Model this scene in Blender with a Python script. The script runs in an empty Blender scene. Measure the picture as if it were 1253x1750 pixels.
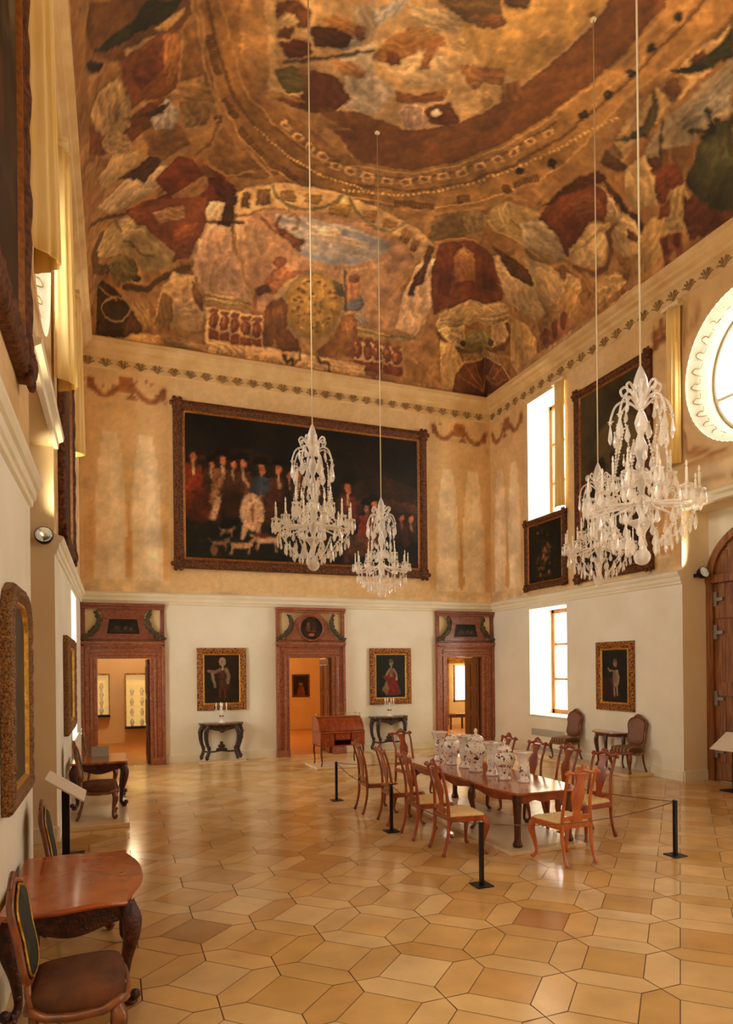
import bpy, math, random
import numpy as np
from mathutils import Vector, Matrix
S = bpy.context.scene
COL = S.collection
PI = math.pi
R = random.Random(7)
NR = np.random.default_rng(11)
XL, XR, D = -0.697, 9.61, 15.415          # left wall, right wall, back wall
YF = -0.45                                 # front wall
NY0, NY1, NZ, ND = 6.49, 9.0, 4.93, 0.66   # niches in the side walls
ZS, ZC = 3.79, 8.74                        # string course top, cornice bottom

def lin1(c): return c / 12.92 if c <= 0.04045 else ((c + 0.055) / 1.055) ** 2.4
def lin(c):
    if isinstance(c, str):
        c = c.lstrip('#'); c = [int(c[i:i+2], 16) for i in (0, 2, 4)]
    return tuple(lin1(x / 255.0) for x in c[:3])

# ---------------------------------------------------------------- materials
def mat(name, col, rough=.5, metal=0., spec=.5, col2=None, nscale=6., ndetail=6., lo=.35, hi=.65, stretch=None,
        bump=0., bscale=30., attr=None, attr_noise=0., trans=0., coat=0., kind='noise', emit=None, estr=0., dist=0., alpha=None):
    m = bpy.data.materials.new(name); m.use_nodes = True
    nt = m.node_tree; N = nt.nodes; L = nt.links
    b = N['Principled BSDF']
    b.inputs['Roughness'].default_value = rough; b.inputs['Metallic'].default_value = metal
    b.inputs['Specular IOR Level'].default_value = spec
    if trans: b.inputs['Transmission Weight'].default_value = trans
    if coat: b.inputs['Coat Weight'].default_value = coat; b.inputs['Coat Roughness'].default_value = .08
    if emit is not None:
        b.inputs['Emission Color'].default_value = (*lin(emit), 1); b.inputs['Emission Strength'].default_value = estr
    tc = N.new('ShaderNodeTexCoord'); src = tc.outputs['Object']
    if stretch:
        mp = N.new('ShaderNodeMapping'); mp.inputs['Scale'].default_value = stretch
        L.new(src, mp.inputs['Vector']); src = mp.outputs['Vector']
    if attr:
        a = N.new('ShaderNodeAttribute'); a.attribute_name = attr; base = a.outputs['Color']
        if attr_noise:
            n = N.new('ShaderNodeTexNoise'); n.inputs['Scale'].default_value = nscale; n.inputs['Detail'].default_value = ndetail
            L.new(src, n.inputs['Vector'])
            mr = N.new('ShaderNodeMapRange'); mr.inputs['To Min'].default_value = 1 - attr_noise; mr.inputs['To Max'].default_value = 1 + attr_noise
            mr.inputs['From Min'].default_value = .3; mr.inputs['From Max'].default_value = .7
            L.new(n.outputs['Fac'], mr.inputs['Value'])
            mx = N.new('ShaderNodeMix'); mx.data_type = 'RGBA'; mx.blend_type = 'MULTIPLY'; mx.inputs['Factor'].default_value = 1
            L.new(base, mx.inputs['A']); L.new(mr.outputs['Result'], mx.inputs['B']); base = mx.outputs['Result']
        L.new(base, b.inputs['Base Color'])
    elif col2 is not None:
        if kind == 'noise':
            n = N.new('ShaderNodeTexNoise'); n.inputs['Scale'].default_value = nscale; n.inputs['Detail'].default_value = ndetail
            n.inputs['Distortion'].default_value = dist; o = n.outputs['Fac']
        elif kind == 'voronoi':
            n = N.new('ShaderNodeTexVoronoi'); n.inputs['Scale'].default_value = nscale; o = n.outputs['Distance']
        else:
            n = N.new('ShaderNodeTexWave'); n.inputs['Scale'].default_value = nscale; n.inputs['Distortion'].default_value = dist
            n.inputs['Detail'].default_value = 3; o = n.outputs['Fac']
        L.new(src, n.inputs['Vector'])
        r = N.new('ShaderNodeValToRGB'); r.color_ramp.elements[0].position = lo; r.color_ramp.elements[1].position = hi
        r.color_ramp.elements[0].color = (*lin(col), 1); r.color_ramp.elements[1].color = (*lin(col2), 1)
        L.new(o, r.inputs['Fac']); L.new(r.outputs['Color'], b.inputs['Base Color'])
    else:
        b.inputs['Base Color'].default_value = (*lin(col), 1)
    if bump:
        n2 = N.new('ShaderNodeTexNoise'); n2.inputs['Scale'].default_value = bscale; n2.inputs['Detail'].default_value = 4
        L.new(src, n2.inputs['Vector'])
        bp = N.new('ShaderNodeBump'); bp.inputs['Strength'].default_value = bump; bp.inputs['Distance'].default_value = .02
        L.new(n2.outputs['Fac'], bp.inputs['Height']); L.new(bp.outputs['Normal'], b.inputs['Normal'])
    return m

def mat_clear(name, tint, mixf, rough=.08):
    """thin glass: part see-through, part bright gloss"""
    m = bpy.data.materials.new(name); m.use_nodes = True
    nt = m.node_tree; N = nt.nodes; L = nt.links
    b = N['Principled BSDF']; b.inputs['Base Color'].default_value = (*lin(tint), 1); b.inputs['Roughness'].default_value = rough
    b.inputs['Specular IOR Level'].default_value = 1.
    t = N.new('ShaderNodeBsdfTransparent'); mx = N.new('ShaderNodeMixShader')
    fr = N.new('ShaderNodeLayerWeight'); fr.inputs['Blend'].default_value = .4
    mr = N.new('ShaderNodeMapRange'); mr.inputs['To Min'].default_value = mixf; mr.inputs['To Max'].default_value = min(1, mixf + .45)
    L.new(fr.outputs['Facing'], mr.inputs['Value']); L.new(mr.outputs['Result'], mx.inputs['Fac'])
    L.new(t.outputs['BSDF'], mx.inputs[1]); L.new(b.outputs['BSDF'], mx.inputs[2])
    L.new(mx.outputs['Shader'], N['Material Output'].inputs['Surface'])
    return m

# ---------------------------------------------------------------- mesh builder
class MB:
    def __init__(self): self.v = []; self.f = []; self.mi = []; self.sm = []; self.col = None; self.M = None
    def add(self, vs, fs, mi=0, sm=False):
        o = len(self.v)
        if self.M is not None: vs = [tuple(self.M @ Vector(p)) for p in vs]
        self.v += [tuple(map(float, p)) for p in vs]
        self.f += [tuple(i + o for i in q) for q in fs]
        self.mi += [mi] * len(fs); self.sm += [sm] * len(fs)
        return self
    def box(self, x0, x1, y0, y1, z0, z1, mi=0):
        x0, x1 = sorted((x0, x1)); y0, y1 = sorted((y0, y1)); z0, z1 = sorted((z0, z1))
        vs = [(x, y, z) for z in (z0, z1) for y in (y0, y1) for x in (x0, x1)]
        return self.add(vs, [(0, 2, 3, 1), (4, 5, 7, 6), (0, 1, 5, 4), (2, 6, 7, 3), (0, 4, 6, 2), (1, 3, 7, 5)], mi)
    def cbox(self, c, s, mi=0):
        return self.box(c[0]-s[0]/2, c[0]+s[0]/2, c[1]-s[1]/2, c[1]+s[1]/2, c[2]-s[2]/2, c[2]+s[2]/2, mi)
    def tube(self, path, rad, n=8, mi=0, closed=False, caps=True, flat=1., up=None, smooth=True):
        P = [Vector(p) for p in path]; k = len(P)
        rad = [rad] * k if isinstance(rad, (int, float)) else list(rad)
        vs = []; prev = None
        for i, p in enumerate(P):
            a = P[(i - 1) % k] if (closed or i > 0) else p
            b = P[(i + 1) % k] if (closed or i < k - 1) else p
            t = (b - a); t = t.normalized() if t.length > 1e-9 else Vector((0, 0, 1))
            if prev is None:
                u = Vector(up) if up else (Vector((1, 0, 0)) if abs(t.x) < .8 else Vector((0, 1, 0)))
            else: u = prev
            u = (u - t * u.dot(t)); u = u.normalized() if u.length > 1e-6 else t.orthogonal().normalized()
            w = t.cross(u); prev = u
            for j in range(n):
                an = 2 * PI * j / n
                vs.append(p + u * (rad[i] * math.cos(an)) + w * (rad[i] * flat * math.sin(an)))
        fs = []
        for i in range(k if closed else k - 1):
            for j in range(n):
                a = i * n + j; b = i * n + (j + 1) % n; i2 = ((i + 1) % k) * n
                fs.append((a, b, i2 + (j + 1) % n, i2 + j))
        if caps and not closed:
            fs.append(tuple(reversed(range(n)))); fs.append(tuple((k - 1) * n + j for j in range(n)))
        return self.add(vs, fs, mi, smooth)
    def lathe(self, prof, n=16, c=(0, 0, 0), mi=0, smooth=True, flute=0, fl=0.):
        vs = []; k = len(prof)
        for r, z in prof:
            for j in range(n):
                an = 2 * PI * j / n; rr = r * (1 + (fl * math.cos(flute * an) if flute else 0))
                vs.append((c[0] + rr * math.cos(an), c[1] + rr * math.sin(an), c[2] + z))
        fs = []
        for i in range(k - 1):
            for j in range(n):
                fs.append((i*n+j, i*n+(j+1) % n, (i+1)*n+(j+1) % n, (i+1)*n+j))
        fs.append(tuple(reversed(range(n)))); fs.append(tuple((k-1)*n+j for j in range(n)))
        return self.add(vs, fs, mi, smooth)
    def prism(self, poly, a0, a1, plane='xy', mi=0, mi_side=None):
        """extrude a 2-D outline; plane xy->z, xz->y, yz->x"""
        def P(u, v, w): return {'xy': (u, v, w), 'xz': (u, w, v), 'yz': (w, u, v)}[plane]
        n = len(poly); vs = [P(u, v, a0) for u, v in poly] + [P(u, v, a1) for u, v in poly]
        self.add(vs, [tuple(range(n)), tuple(reversed(range(n, 2*n)))], mi)
        o = len(self.v) - 2*n
        fs = [(i, i+n, (i+1) % n + n, (i+1) % n) for i in range(n)]
        self.f += [tuple(x + o for x in q) for q in fs]; self.mi += [mi if mi_side is None else mi_side]*n; self.sm += [False]*n
        return self
    def sweep(self, path, frames, prof, closed=True, mi=0, smooth=False, caps=False):
        """prof list of (a,b): point = path + frameA*a + frameB*b"""
        k = len(path); n = len(prof); vs = []
        for p, (A, B) in zip(path, frames):
            p = Vector(p); A = Vector(A); B = Vector(B)
            vs += [p + A * a + B * b for a, b in prof]
        fs = []
        for i in range(k if closed else k - 1):
            for j in range(n - 1):
                a = i * n + j; i2 = ((i + 1) % k) * n
                fs.append((a, a + 1, i2 + j + 1, i2 + j))
        if caps and not closed:
            fs.append(tuple(range(n))); fs.append(tuple(reversed(range((k-1)*n, k*n))))
        return self.add(vs, fs, mi, smooth)
    def sphere(self, c, r, n=10, m=7, mi=0, sc=(1, 1, 1)):
        prof = [(max(1e-4, math.sin(PI * i / m)), -math.cos(PI * i / m)) for i in range(m + 1)]
        vs = []; 
        for rr, z in prof:
            for j in range(n):
                an = 2*PI*j/n; vs.append((c[0]+r*sc[0]*rr*math.cos(an), c[1]+r*sc[1]*rr*math.sin(an), c[2]+r*sc[2]*z))
        fs = [(i*n+j, i*n+(j+1) % n, (i+1)*n+(j+1) % n, (i+1)*n+j) for i in range(m) for j in range(n)]
        return self.add(vs, fs, mi, True)
    def grid(self, P, mi=0, sm=False):
        """P: array (h,w,3)"""
        h, w = P.shape[:2]; vs = [tuple(x) for x in P.reshape(-1, 3)]
        fs = [(i*w+j, i*w+j+1, (i+1)*w+j+1, (i+1)*w+j) for i in range(h-1) for j in range(w-1)]
        return self.add(vs, fs, mi, sm)
    def build(self, name, mats, parent=None, bevel=0., loc=None, fix=True):
        me = bpy.data.meshes.new(name); me.from_pydata(self.v, [], self.f)
        for m in (mats if isinstance(mats, (list, tuple)) else [mats]): me.materials.append(m)
        me.polygons.foreach_set('material_index', self.mi); me.polygons.foreach_set('use_smooth', self.sm)
        if fix:
            import bmesh
            bm = bmesh.new(); bm.from_mesh(me); bmesh.ops.recalc_face_normals(bm, faces=bm.faces); bm.to_mesh(me); bm.free()
        me.update()
        o = bpy.data.objects.new(name, me); COL.objects.link(o)
        if parent is not None: o.parent = parent
        if loc is not None: o.location = loc
        if bevel:
            b = o.modifiers.new('bevel', 'BEVEL'); b.width = bevel; b.segments = 2; b.limit_method = 'ANGLE'; b.angle_limit = .9
        return o

def set_colors(o, cols, name='Col'):
    """cols: (nverts,3) linear"""
    a = o.data.color_attributes.new(name, 'FLOAT_COLOR', 'POINT')
    c = np.ones((len(o.data.vertices), 4), np.float32); c[:, :3] = cols
    a.data.foreach_set('color', c.ravel())

def spline(pts, n=6):
    """Catmull-Rom through points"""
    P = [np.array(p, float) for p in pts]; out = []
    for i in range(len(P) - 1):
        p0 = P[i-1] if i else P[i]; p1 = P[i]; p2 = P[i+1]; p3 = P[i+2] if i + 2 < len(P) else P[i+1]
        for k in range(n):
            t = k / n
            out.append(.5*((2*p1)+(p2-p0)*t+(2*p0-5*p1+4*p2-p3)*t*t+(3*p1-p0-3*p2+p3)*t**3))
    out.append(P[-1]); return [tuple(x) for x in out]
def lerpr(rad, n):
    out = []
    for a, b in zip(rad[:-1], rad[1:]): out += [a + (b - a) * k / n for k in range(n)]
    return out + [rad[-1]]

# ---------------------------------------------------------------- scene objects
def tag(o, label=None, cat=None, group=None, kind=None):
    if label: o['label'] = label
    if cat: o['category'] = cat
    if group: o['group'] = group
    if kind: o['kind'] = kind
    return o
def thing(name, label, cat, loc=(0, 0, 0), rz=0., group=None):
    o = bpy.data.objects.new(name, None); COL.objects.link(o); o.empty_display_size = .1
    o.location = loc; o.rotation_euler = (0, 0, rz)
    return tag(o, label, cat, group)
def struct(name, mb, mats, **k): return tag(mb.build(name, mats, **k), kind='structure')
def sempty(name, loc=(0, 0, 0), rz=0.):
    o = bpy.data.objects.new(name, None); COL.objects.link(o); o.location = loc; o.rotation_euler = (0, 0, rz)
    return tag(o, kind='structure')
KIDS = None
def dup(root, loc, rz=0., label=None, group=None):
    r = root.copy(); COL.objects.link(r); r.location = loc; r.rotation_euler = (0, 0, rz)
    if label: r['label'] = label
    if group: r['group'] = group
    for ch in list(root.children):
        c = ch.copy(); COL.objects.link(c); c.parent = r
        for g in list(ch.children):
            d = g.copy(); COL.objects.link(d); d.parent = c
    return r

# ---------------------------------------------------------------- painter (pigment on canvas and plaster)
def vnoise(h, w, cell, octs=4, rng=NR):
    out = np.zeros((h, w)); amp = 1.; tot = 0
    for k in range(octs):
        c = max(1.0, cell / 2**k); gh, gw = int(h / c) + 3, int(w / c) + 3
        g = rng.random((gh, gw)); y = np.arange(h) / c; x = np.arange(w) / c
        yi = y.astype(int); xi = x.astype(int); fy = (y - yi)[:, None]; fx = (x - xi)[None]
        fy = fy*fy*(3-2*fy); fx = fx*fx*(3-2*fx)
        a = g[yi][:, xi]; b = g[yi][:, xi+1]; cc = g[yi+1][:, xi]; d = g[yi+1][:, xi+1]
        out += amp * ((a*(1-fx)+b*fx)*(1-fy)+(cc*(1-fx)+d*fx)*fy); tot += amp; amp *= .6
    return out / tot
class Canvas:
    def __init__(s, u0, u1, v0, v1, res, base='#c8a060'):
        s.u0, s.v0, s.res = u0, v0, res
        s.w = max(3, int(round((u1-u0)/res))+1); s.h = max(3, int(round((v1-v0)/res))+1)
        s.u1, s.v1 = u1, v1
        s.ru = (u1-u0)/(s.w-1); s.rv = (v1-v0)/(s.h-1)
        s.C = np.ones((s.h, s.w, 3)) * np.array(rgb(base))
        s.T = vnoise(s.h, s.w, .5/res, 5) - .5
    def mottle(s, cols, cell, a=1., octs=5):
        n = vnoise(s.h, s.w, cell/s.res, octs); n = np.clip((n-.25)/.5, 0, 1)
        x = n*(len(cols)-1); i = np.minimum(x.astype(int), len(cols)-2); f = (x-i)[..., None]
        P = np.array([rgb(c) for c in cols]); s.C = s.C*(1-a)+(P[i]*(1-f)+P[i+1]*f)*a
    def _win(s, u0, u1, v0, v1):
        j0 = max(0, int((u0-s.u0)/s.ru)-1); j1 = min(s.w, int((u1-s.u0)/s.ru)+3)
        i0 = max(0, int((v0-s.v0)/s.rv)-1); i1 = min(s.h, int((v1-s.v0)/s.rv)+3)
        if j1 <= j0 or i1 <= i0: return None
        U = s.u0 + np.arange(j0, j1)*s.ru; V = s.v0 + np.arange(i0, i1)*s.rv
        return slice(i0, i1), slice(j0, j1), *np.meshgrid(U, V)
    def _mix(s, sl, m, col, a, tex):
        if col is None: return
        c = np.array(rgb(col)); t = 1 + tex*3*s.T[sl][..., None]
        s.C[sl] = s.C[sl]*(1-(m*a)[..., None]) + np.clip(c*t, 0, 1)*(m*a)[..., None]
    def poly(s, pts, col, a=1., tex=.25, edge=None):
        P = np.array(pts, float); W = s._win(P[:, 0].min(), P[:, 0].max(), P[:, 1].min(), P[:, 1].max())
        if W is None: return
        si, sj, U, V = W; m = np.zeros(U.shape, bool)
        x0, y0 = P[:, 0], P[:, 1]; x1, y1 = np.roll(x0, -1), np.roll(y0, -1)
        for a0, b0, a1, b1 in zip(x0, y0, x1, y1):
            if b0 == b1: continue
            c = ((b0 > V) != (b1 > V)) & (U < (a1-a0)*(V-b0)/(b1-b0)+a0); m ^= c
        s._mix((si, sj), m.astype(float), col, a, tex)
        if edge: s.stroke(list(pts)+[pts[0]], edge[1], edge[0], edge[2] if len(edge) > 2 else .8)
    def ell(s, c, r, col, a=1., rot=0., tex=.25, soft=.15):
        r = (r, r) if isinstance(r, (int, float)) else r; k = max(r)
        W = s._win(c[0]-k, c[0]+k, c[1]-k, c[1]+k)
        if W is None: return
        si, sj, U, V = W; dx = U-c[0]; dy = V-c[1]; ca, sa = math.cos(rot), math.sin(rot)
        d = np.sqrt(((dx*ca+dy*sa)/r[0])**2+((-dx*sa+dy*ca)/r[1])**2)
        s._mix((si, sj), np.clip((1-d)/max(soft, 1e-3), 0, 1), col, a, tex)
    def stroke(s, pts, w, col, a=1., tex=.15):
        for (a0, b0), (a1, b1) in zip(pts[:-1], pts[1:]):
            W = s._win(min(a0, a1)-w, max(a0, a1)+w, min(b0, b1)-w, max(b0, b1)+w)
            if W is None: continue
            si, sj, U, V = W; dx, dy = a1-a0, b1-b0; l2 = dx*dx+dy*dy+1e-12
            t = np.clip(((U-a0)*dx+(V-b0)*dy)/l2, 0, 1); d = np.hypot(U-a0-t*dx, V-b0-t*dy)
            s._mix((si, sj), np.clip((w/2+s.ru*.5-d)/s.ru, 0, 1), col, a, tex)
    def grain(s, amt): s.C = np.clip(s.C*(1+amt*2*(vnoise(s.h, s.w, .06/s.res, 3)[..., None]-.5)), 0, 1)
    def linear(s):
        C = np.clip(s.C, 0, 1); return np.where(C <= .04045, C/12.92, ((C+.055)/1.055)**2.4)
    def sample(s, u, v):
        L = s.linear(); x = np.clip((np.asarray(u)-s.u0)/s.ru, 0, s.w-1.001); y = np.clip((np.asarray(v)-s.v0)/s.rv, 0, s.h-1.001)
        i = y.astype(int); j = x.astype(int); fy = (y-i)[:, None]; fx = (x-j)[:, None]
        return (L[i, j]*(1-fx)+L[i, j+1]*fx)*(1-fy)+(L[i+1, j]*(1-fx)+L[i+1, j+1]*fx)*fy
def rgb(c):
    if isinstance(c, str):
        c = c.lstrip('#'); return [int(c[i:i+2], 16)/255. for i in (0, 2, 4)]
    return [x/255. for x in c]
# ================================================================ materials of the room
M = {}
M['plaster'] = mat('plaster_white', '#e6dfc4', .7, col2='#efe9d2', nscale=1.2, bump=.05, bscale=8)
M['plaster_beige'] = mat('plaster_beige', '#ecd7ab', .75, col2='#f0dfb8', nscale=1.5)
M['fresco_wall'] = mat('painted_plaster', '#d8b276', .75, attr='Col', attr_noise=.06, nscale=3.5, ndetail=8)
M['fresco'] = mat('ceiling_fresco', '#b07a40', .8, attr='Col', attr_noise=.16, nscale=9, ndetail=8)
M['stone'] = mat('cornice_stucco', '#cba365', .75, col2='#dcb97f', nscale=2.5, bump=.15, bscale=25)
M['oc_ring'] = mat('oculus_stucco', '#cbbf9f', .8, col2='#d5caae', nscale=3)
M['stucco_dark'] = mat('stucco_ornament', '#8a6a38', .8, col2='#a2824c', nscale=8)
M['trim'] = mat('moulding_white', '#e4dab8', .65, col2='#ede4c8', nscale=2)
M['tile'] = mat('floor_stone', '#c9a066', .16, spec=.55, attr='Col', attr_noise=.13, nscale=2.6, ndetail=9, bump=.012, bscale=3)
M['grout'] = mat('floor_joint', '#5d4022', .8)
M['marble'] = mat('red_marble', '#7c3d24', .3, col2='#b0714e', nscale=18, ndetail=12, lo=.35, hi=.72, dist=1.2)
M['marble_d'] = mat('red_marble_dark', '#6b3522', .3, col2='#96583f', nscale=14, ndetail=12, lo=.35, hi=.7, dist=1.2)
M['cream'] = mat('cream_stucco', '#e2cc96', .7)
M['garland'] = mat('garland_bronze', '#38301e', .6, col2='#5b4a2c', nscale=25, bump=.5, bscale=60)
M['oak'] = mat('door_wood', '#6a3b1a', .45, col2='#96602e', nscale=3, ndetail=8, stretch=(9, 9, .8), kind='noise')
M['darkoak'] = mat('dark_door_wood', '#4a230f', .4, col2='#6b3618', nscale=3, ndetail=8, stretch=(9, 9, .8))
M['iron'] = mat('black_iron', '#15120f', .45, metal=.6)
M['steel'] = mat('bright_iron', '#9a948a', .35, metal=.9)
M['winwood'] = mat('window_wood', '#8a5526', .5, col2='#a86a32', nscale=5, stretch=(6, 6, 1))
M['glass'] = mat_clear('window_glass', '#ffffff', .04, .02)
M['gold'] = mat('gilding', '#b07a22', .38, metal=.75, col2='#d6a544', nscale=22, bump=.5, bscale=70)
M['curtain'] = mat('yellow_curtain', '#e3b95a', .8, col2='#efd08a', nscale=3, stretch=(1, 6, .4))
M['curtain_w'] = mat('white_blind', '#f3ead2', .8)

# ================================================================ floor: squares set on the diagonal with long hexagons between
def build_floor():
    mb = MB(); cols = []
    tones = ['#d7b073', '#d5ac6e', '#d1a667', '#d9b47b', '#ca9e5c', '#d6ad70', '#c89959', '#dbb881']
    ax, ay, ox, oy, h, g = .458, .432, .6, 4.635, .32, .005
    def W(p, q): return (ox + (p + q) * ax, oy + (p - q) * ay)
    x0, x1, y0, y1 = XL - .7, XR + .7, YF, D
    def clip(poly):
        for axis, val, sgn in ((0, x0, 1), (0, x1, -1), (1, y0, 1), (1, y1, -1)):
            out = []
            for a, b in zip(poly, poly[1:] + poly[:1]):
                da, db = (a[axis]-val)*sgn, (b[axis]-val)*sgn
                if da >= 0: out.append(a)
                if da*db < 0:
                    t = da/(da-db); out.append((a[0]+(b[0]-a[0])*t, a[1]+(b[1]-a[1])*t))
            poly = out
            if not poly: return []
        return poly
    def tile(pts, special=None):
        P = [W(*p) for p in pts]; cx = sum(p[0] for p in P)/len(P); cy = sum(p[1] for p in P)/len(P)
        P = [(x + (cx-x)*g/max(.05, math.hypot(cx-x, cy-y)), y + (cy-y)*g/max(.05, math.hypot(cx-x, cy-y))) for x, y in P]
        P = clip(P)
        if len(P) < 3: return
        mb.add([(x, y, 0) for x, y in P], [tuple(range(len(P)))], 0)
        c = np.array(lin(special or R.choice(tones))) * R.uniform(.95, 1.05); cols.extend([c]*len(P))
    for i in range(-26, 44):
        for j in range(-26, 44):
            x, y = W(i, j)
            if not (x0-1 < x < x1+1 and y0-1 < y < y1+1): continue
            sp = None
            if abs(x-.6) < .2 and abs(y-5.5) < .2: sp = '#a8783e'
            if abs(x-3.4) < .25 and abs(y-4.75) < .25: sp = '#ba8248'
            tile([(i-h, j-h), (i+h, j-h), (i+h, j+h), (i-h, j+h)], sp)
            tile([(i+h, j-h), (i+.5, j-.5), (i+1-h, j-h), (i+1-h, j+h), (i+.5, j+.5), (i+h, j+h)])
            tile([(i-h, j+h), (i+h, j+h), (i+.5, j+.5), (i+h, j+1-h), (i-h, j+1-h), (i-.5, j+.5)])
    n = len(mb.v)
    mb.add([(x0, y0, -.003), (x1, y0, -.003), (x1, y1, -.003), (x0, y1, -.003)], [(0, 1, 2, 3)], 1)
    cols += [lin('#5d4022')]*4
    o = struct('floor', mb, [M['tile'], M['grout']], fix=False); set_colors(o, np.array(cols))
build_floor()

# ================================================================ walls
STEP = .05
def gridrect(mb, axis, val, u0, u1, v0, v1, mi, step=None):
    nu = max(2, int(round((u1-u0)/step))+1) if step else 2; nv = max(2, int(round((v1-v0)/step))+1) if step else 2
    U, V = np.meshgrid(np.linspace(u0, u1, nu), np.linspace(v0, v1, nv)); K = np.full(U.shape, val)
    mb.grid(np.stack([K, U, V] if axis == 'x' else [U, K, V], -1), mi)
def color_wall(o, cv, axis):
    n = len(o.data.vertices); co = np.zeros(n*3, np.float32); o.data.vertices.foreach_get('co', co); co = co.reshape(-1, 3)
    set_colors(o, cv.sample(co[:, 1] if axis == 'x' else co[:, 0], co[:, 2]))

DOORS = [(.17, .0), (4.46, 0), (8.74, 0)]      # door centres on the back wall
DW, DH = .55, 2.38
WT = .5                                        # wall thickness shown by door reveals
def build_back():
    mb = MB()
    xs = [XL]
    for c, _ in DOORS: xs += [c-DW, c+DW]
    xs.append(XR)
    for a, b in zip(xs[0::2], xs[1::2]): gridrect(mb, 'y', D, a, b, 0, 3.7, 0)
    for c, _ in DOORS:
        gridrect(mb, 'y', D, c-DW, c+DW, DH, 3.7, 0)
        mb.add([(c-DW, D, 0), (c-DW, D+WT, 0), (c-DW, D+WT, DH), (c-DW, D, DH)], [(0, 1, 2, 3)], 2)
        mb.add([(c+DW, D, 0), (c+DW, D+WT, 0), (c+DW, D+WT, DH), (c+DW, D, DH)], [(0, 1, 2, 3)], 2)
        mb.add([(c-DW, D, DH), (c+DW, D, DH), (c+DW, D+WT, DH), (c-DW, D+WT, DH)], [(0, 1, 2, 3)], 2)
    gridrect(mb, 'y', D, XL, XR, 3.7, ZC+.7, 1, STEP)
    o = struct('wall_back', mb, [M['plaster'], M['fresco_wall'], M['marble_d']], fix=False)
    color_wall(o, CV_BACK, 'y')

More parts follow.
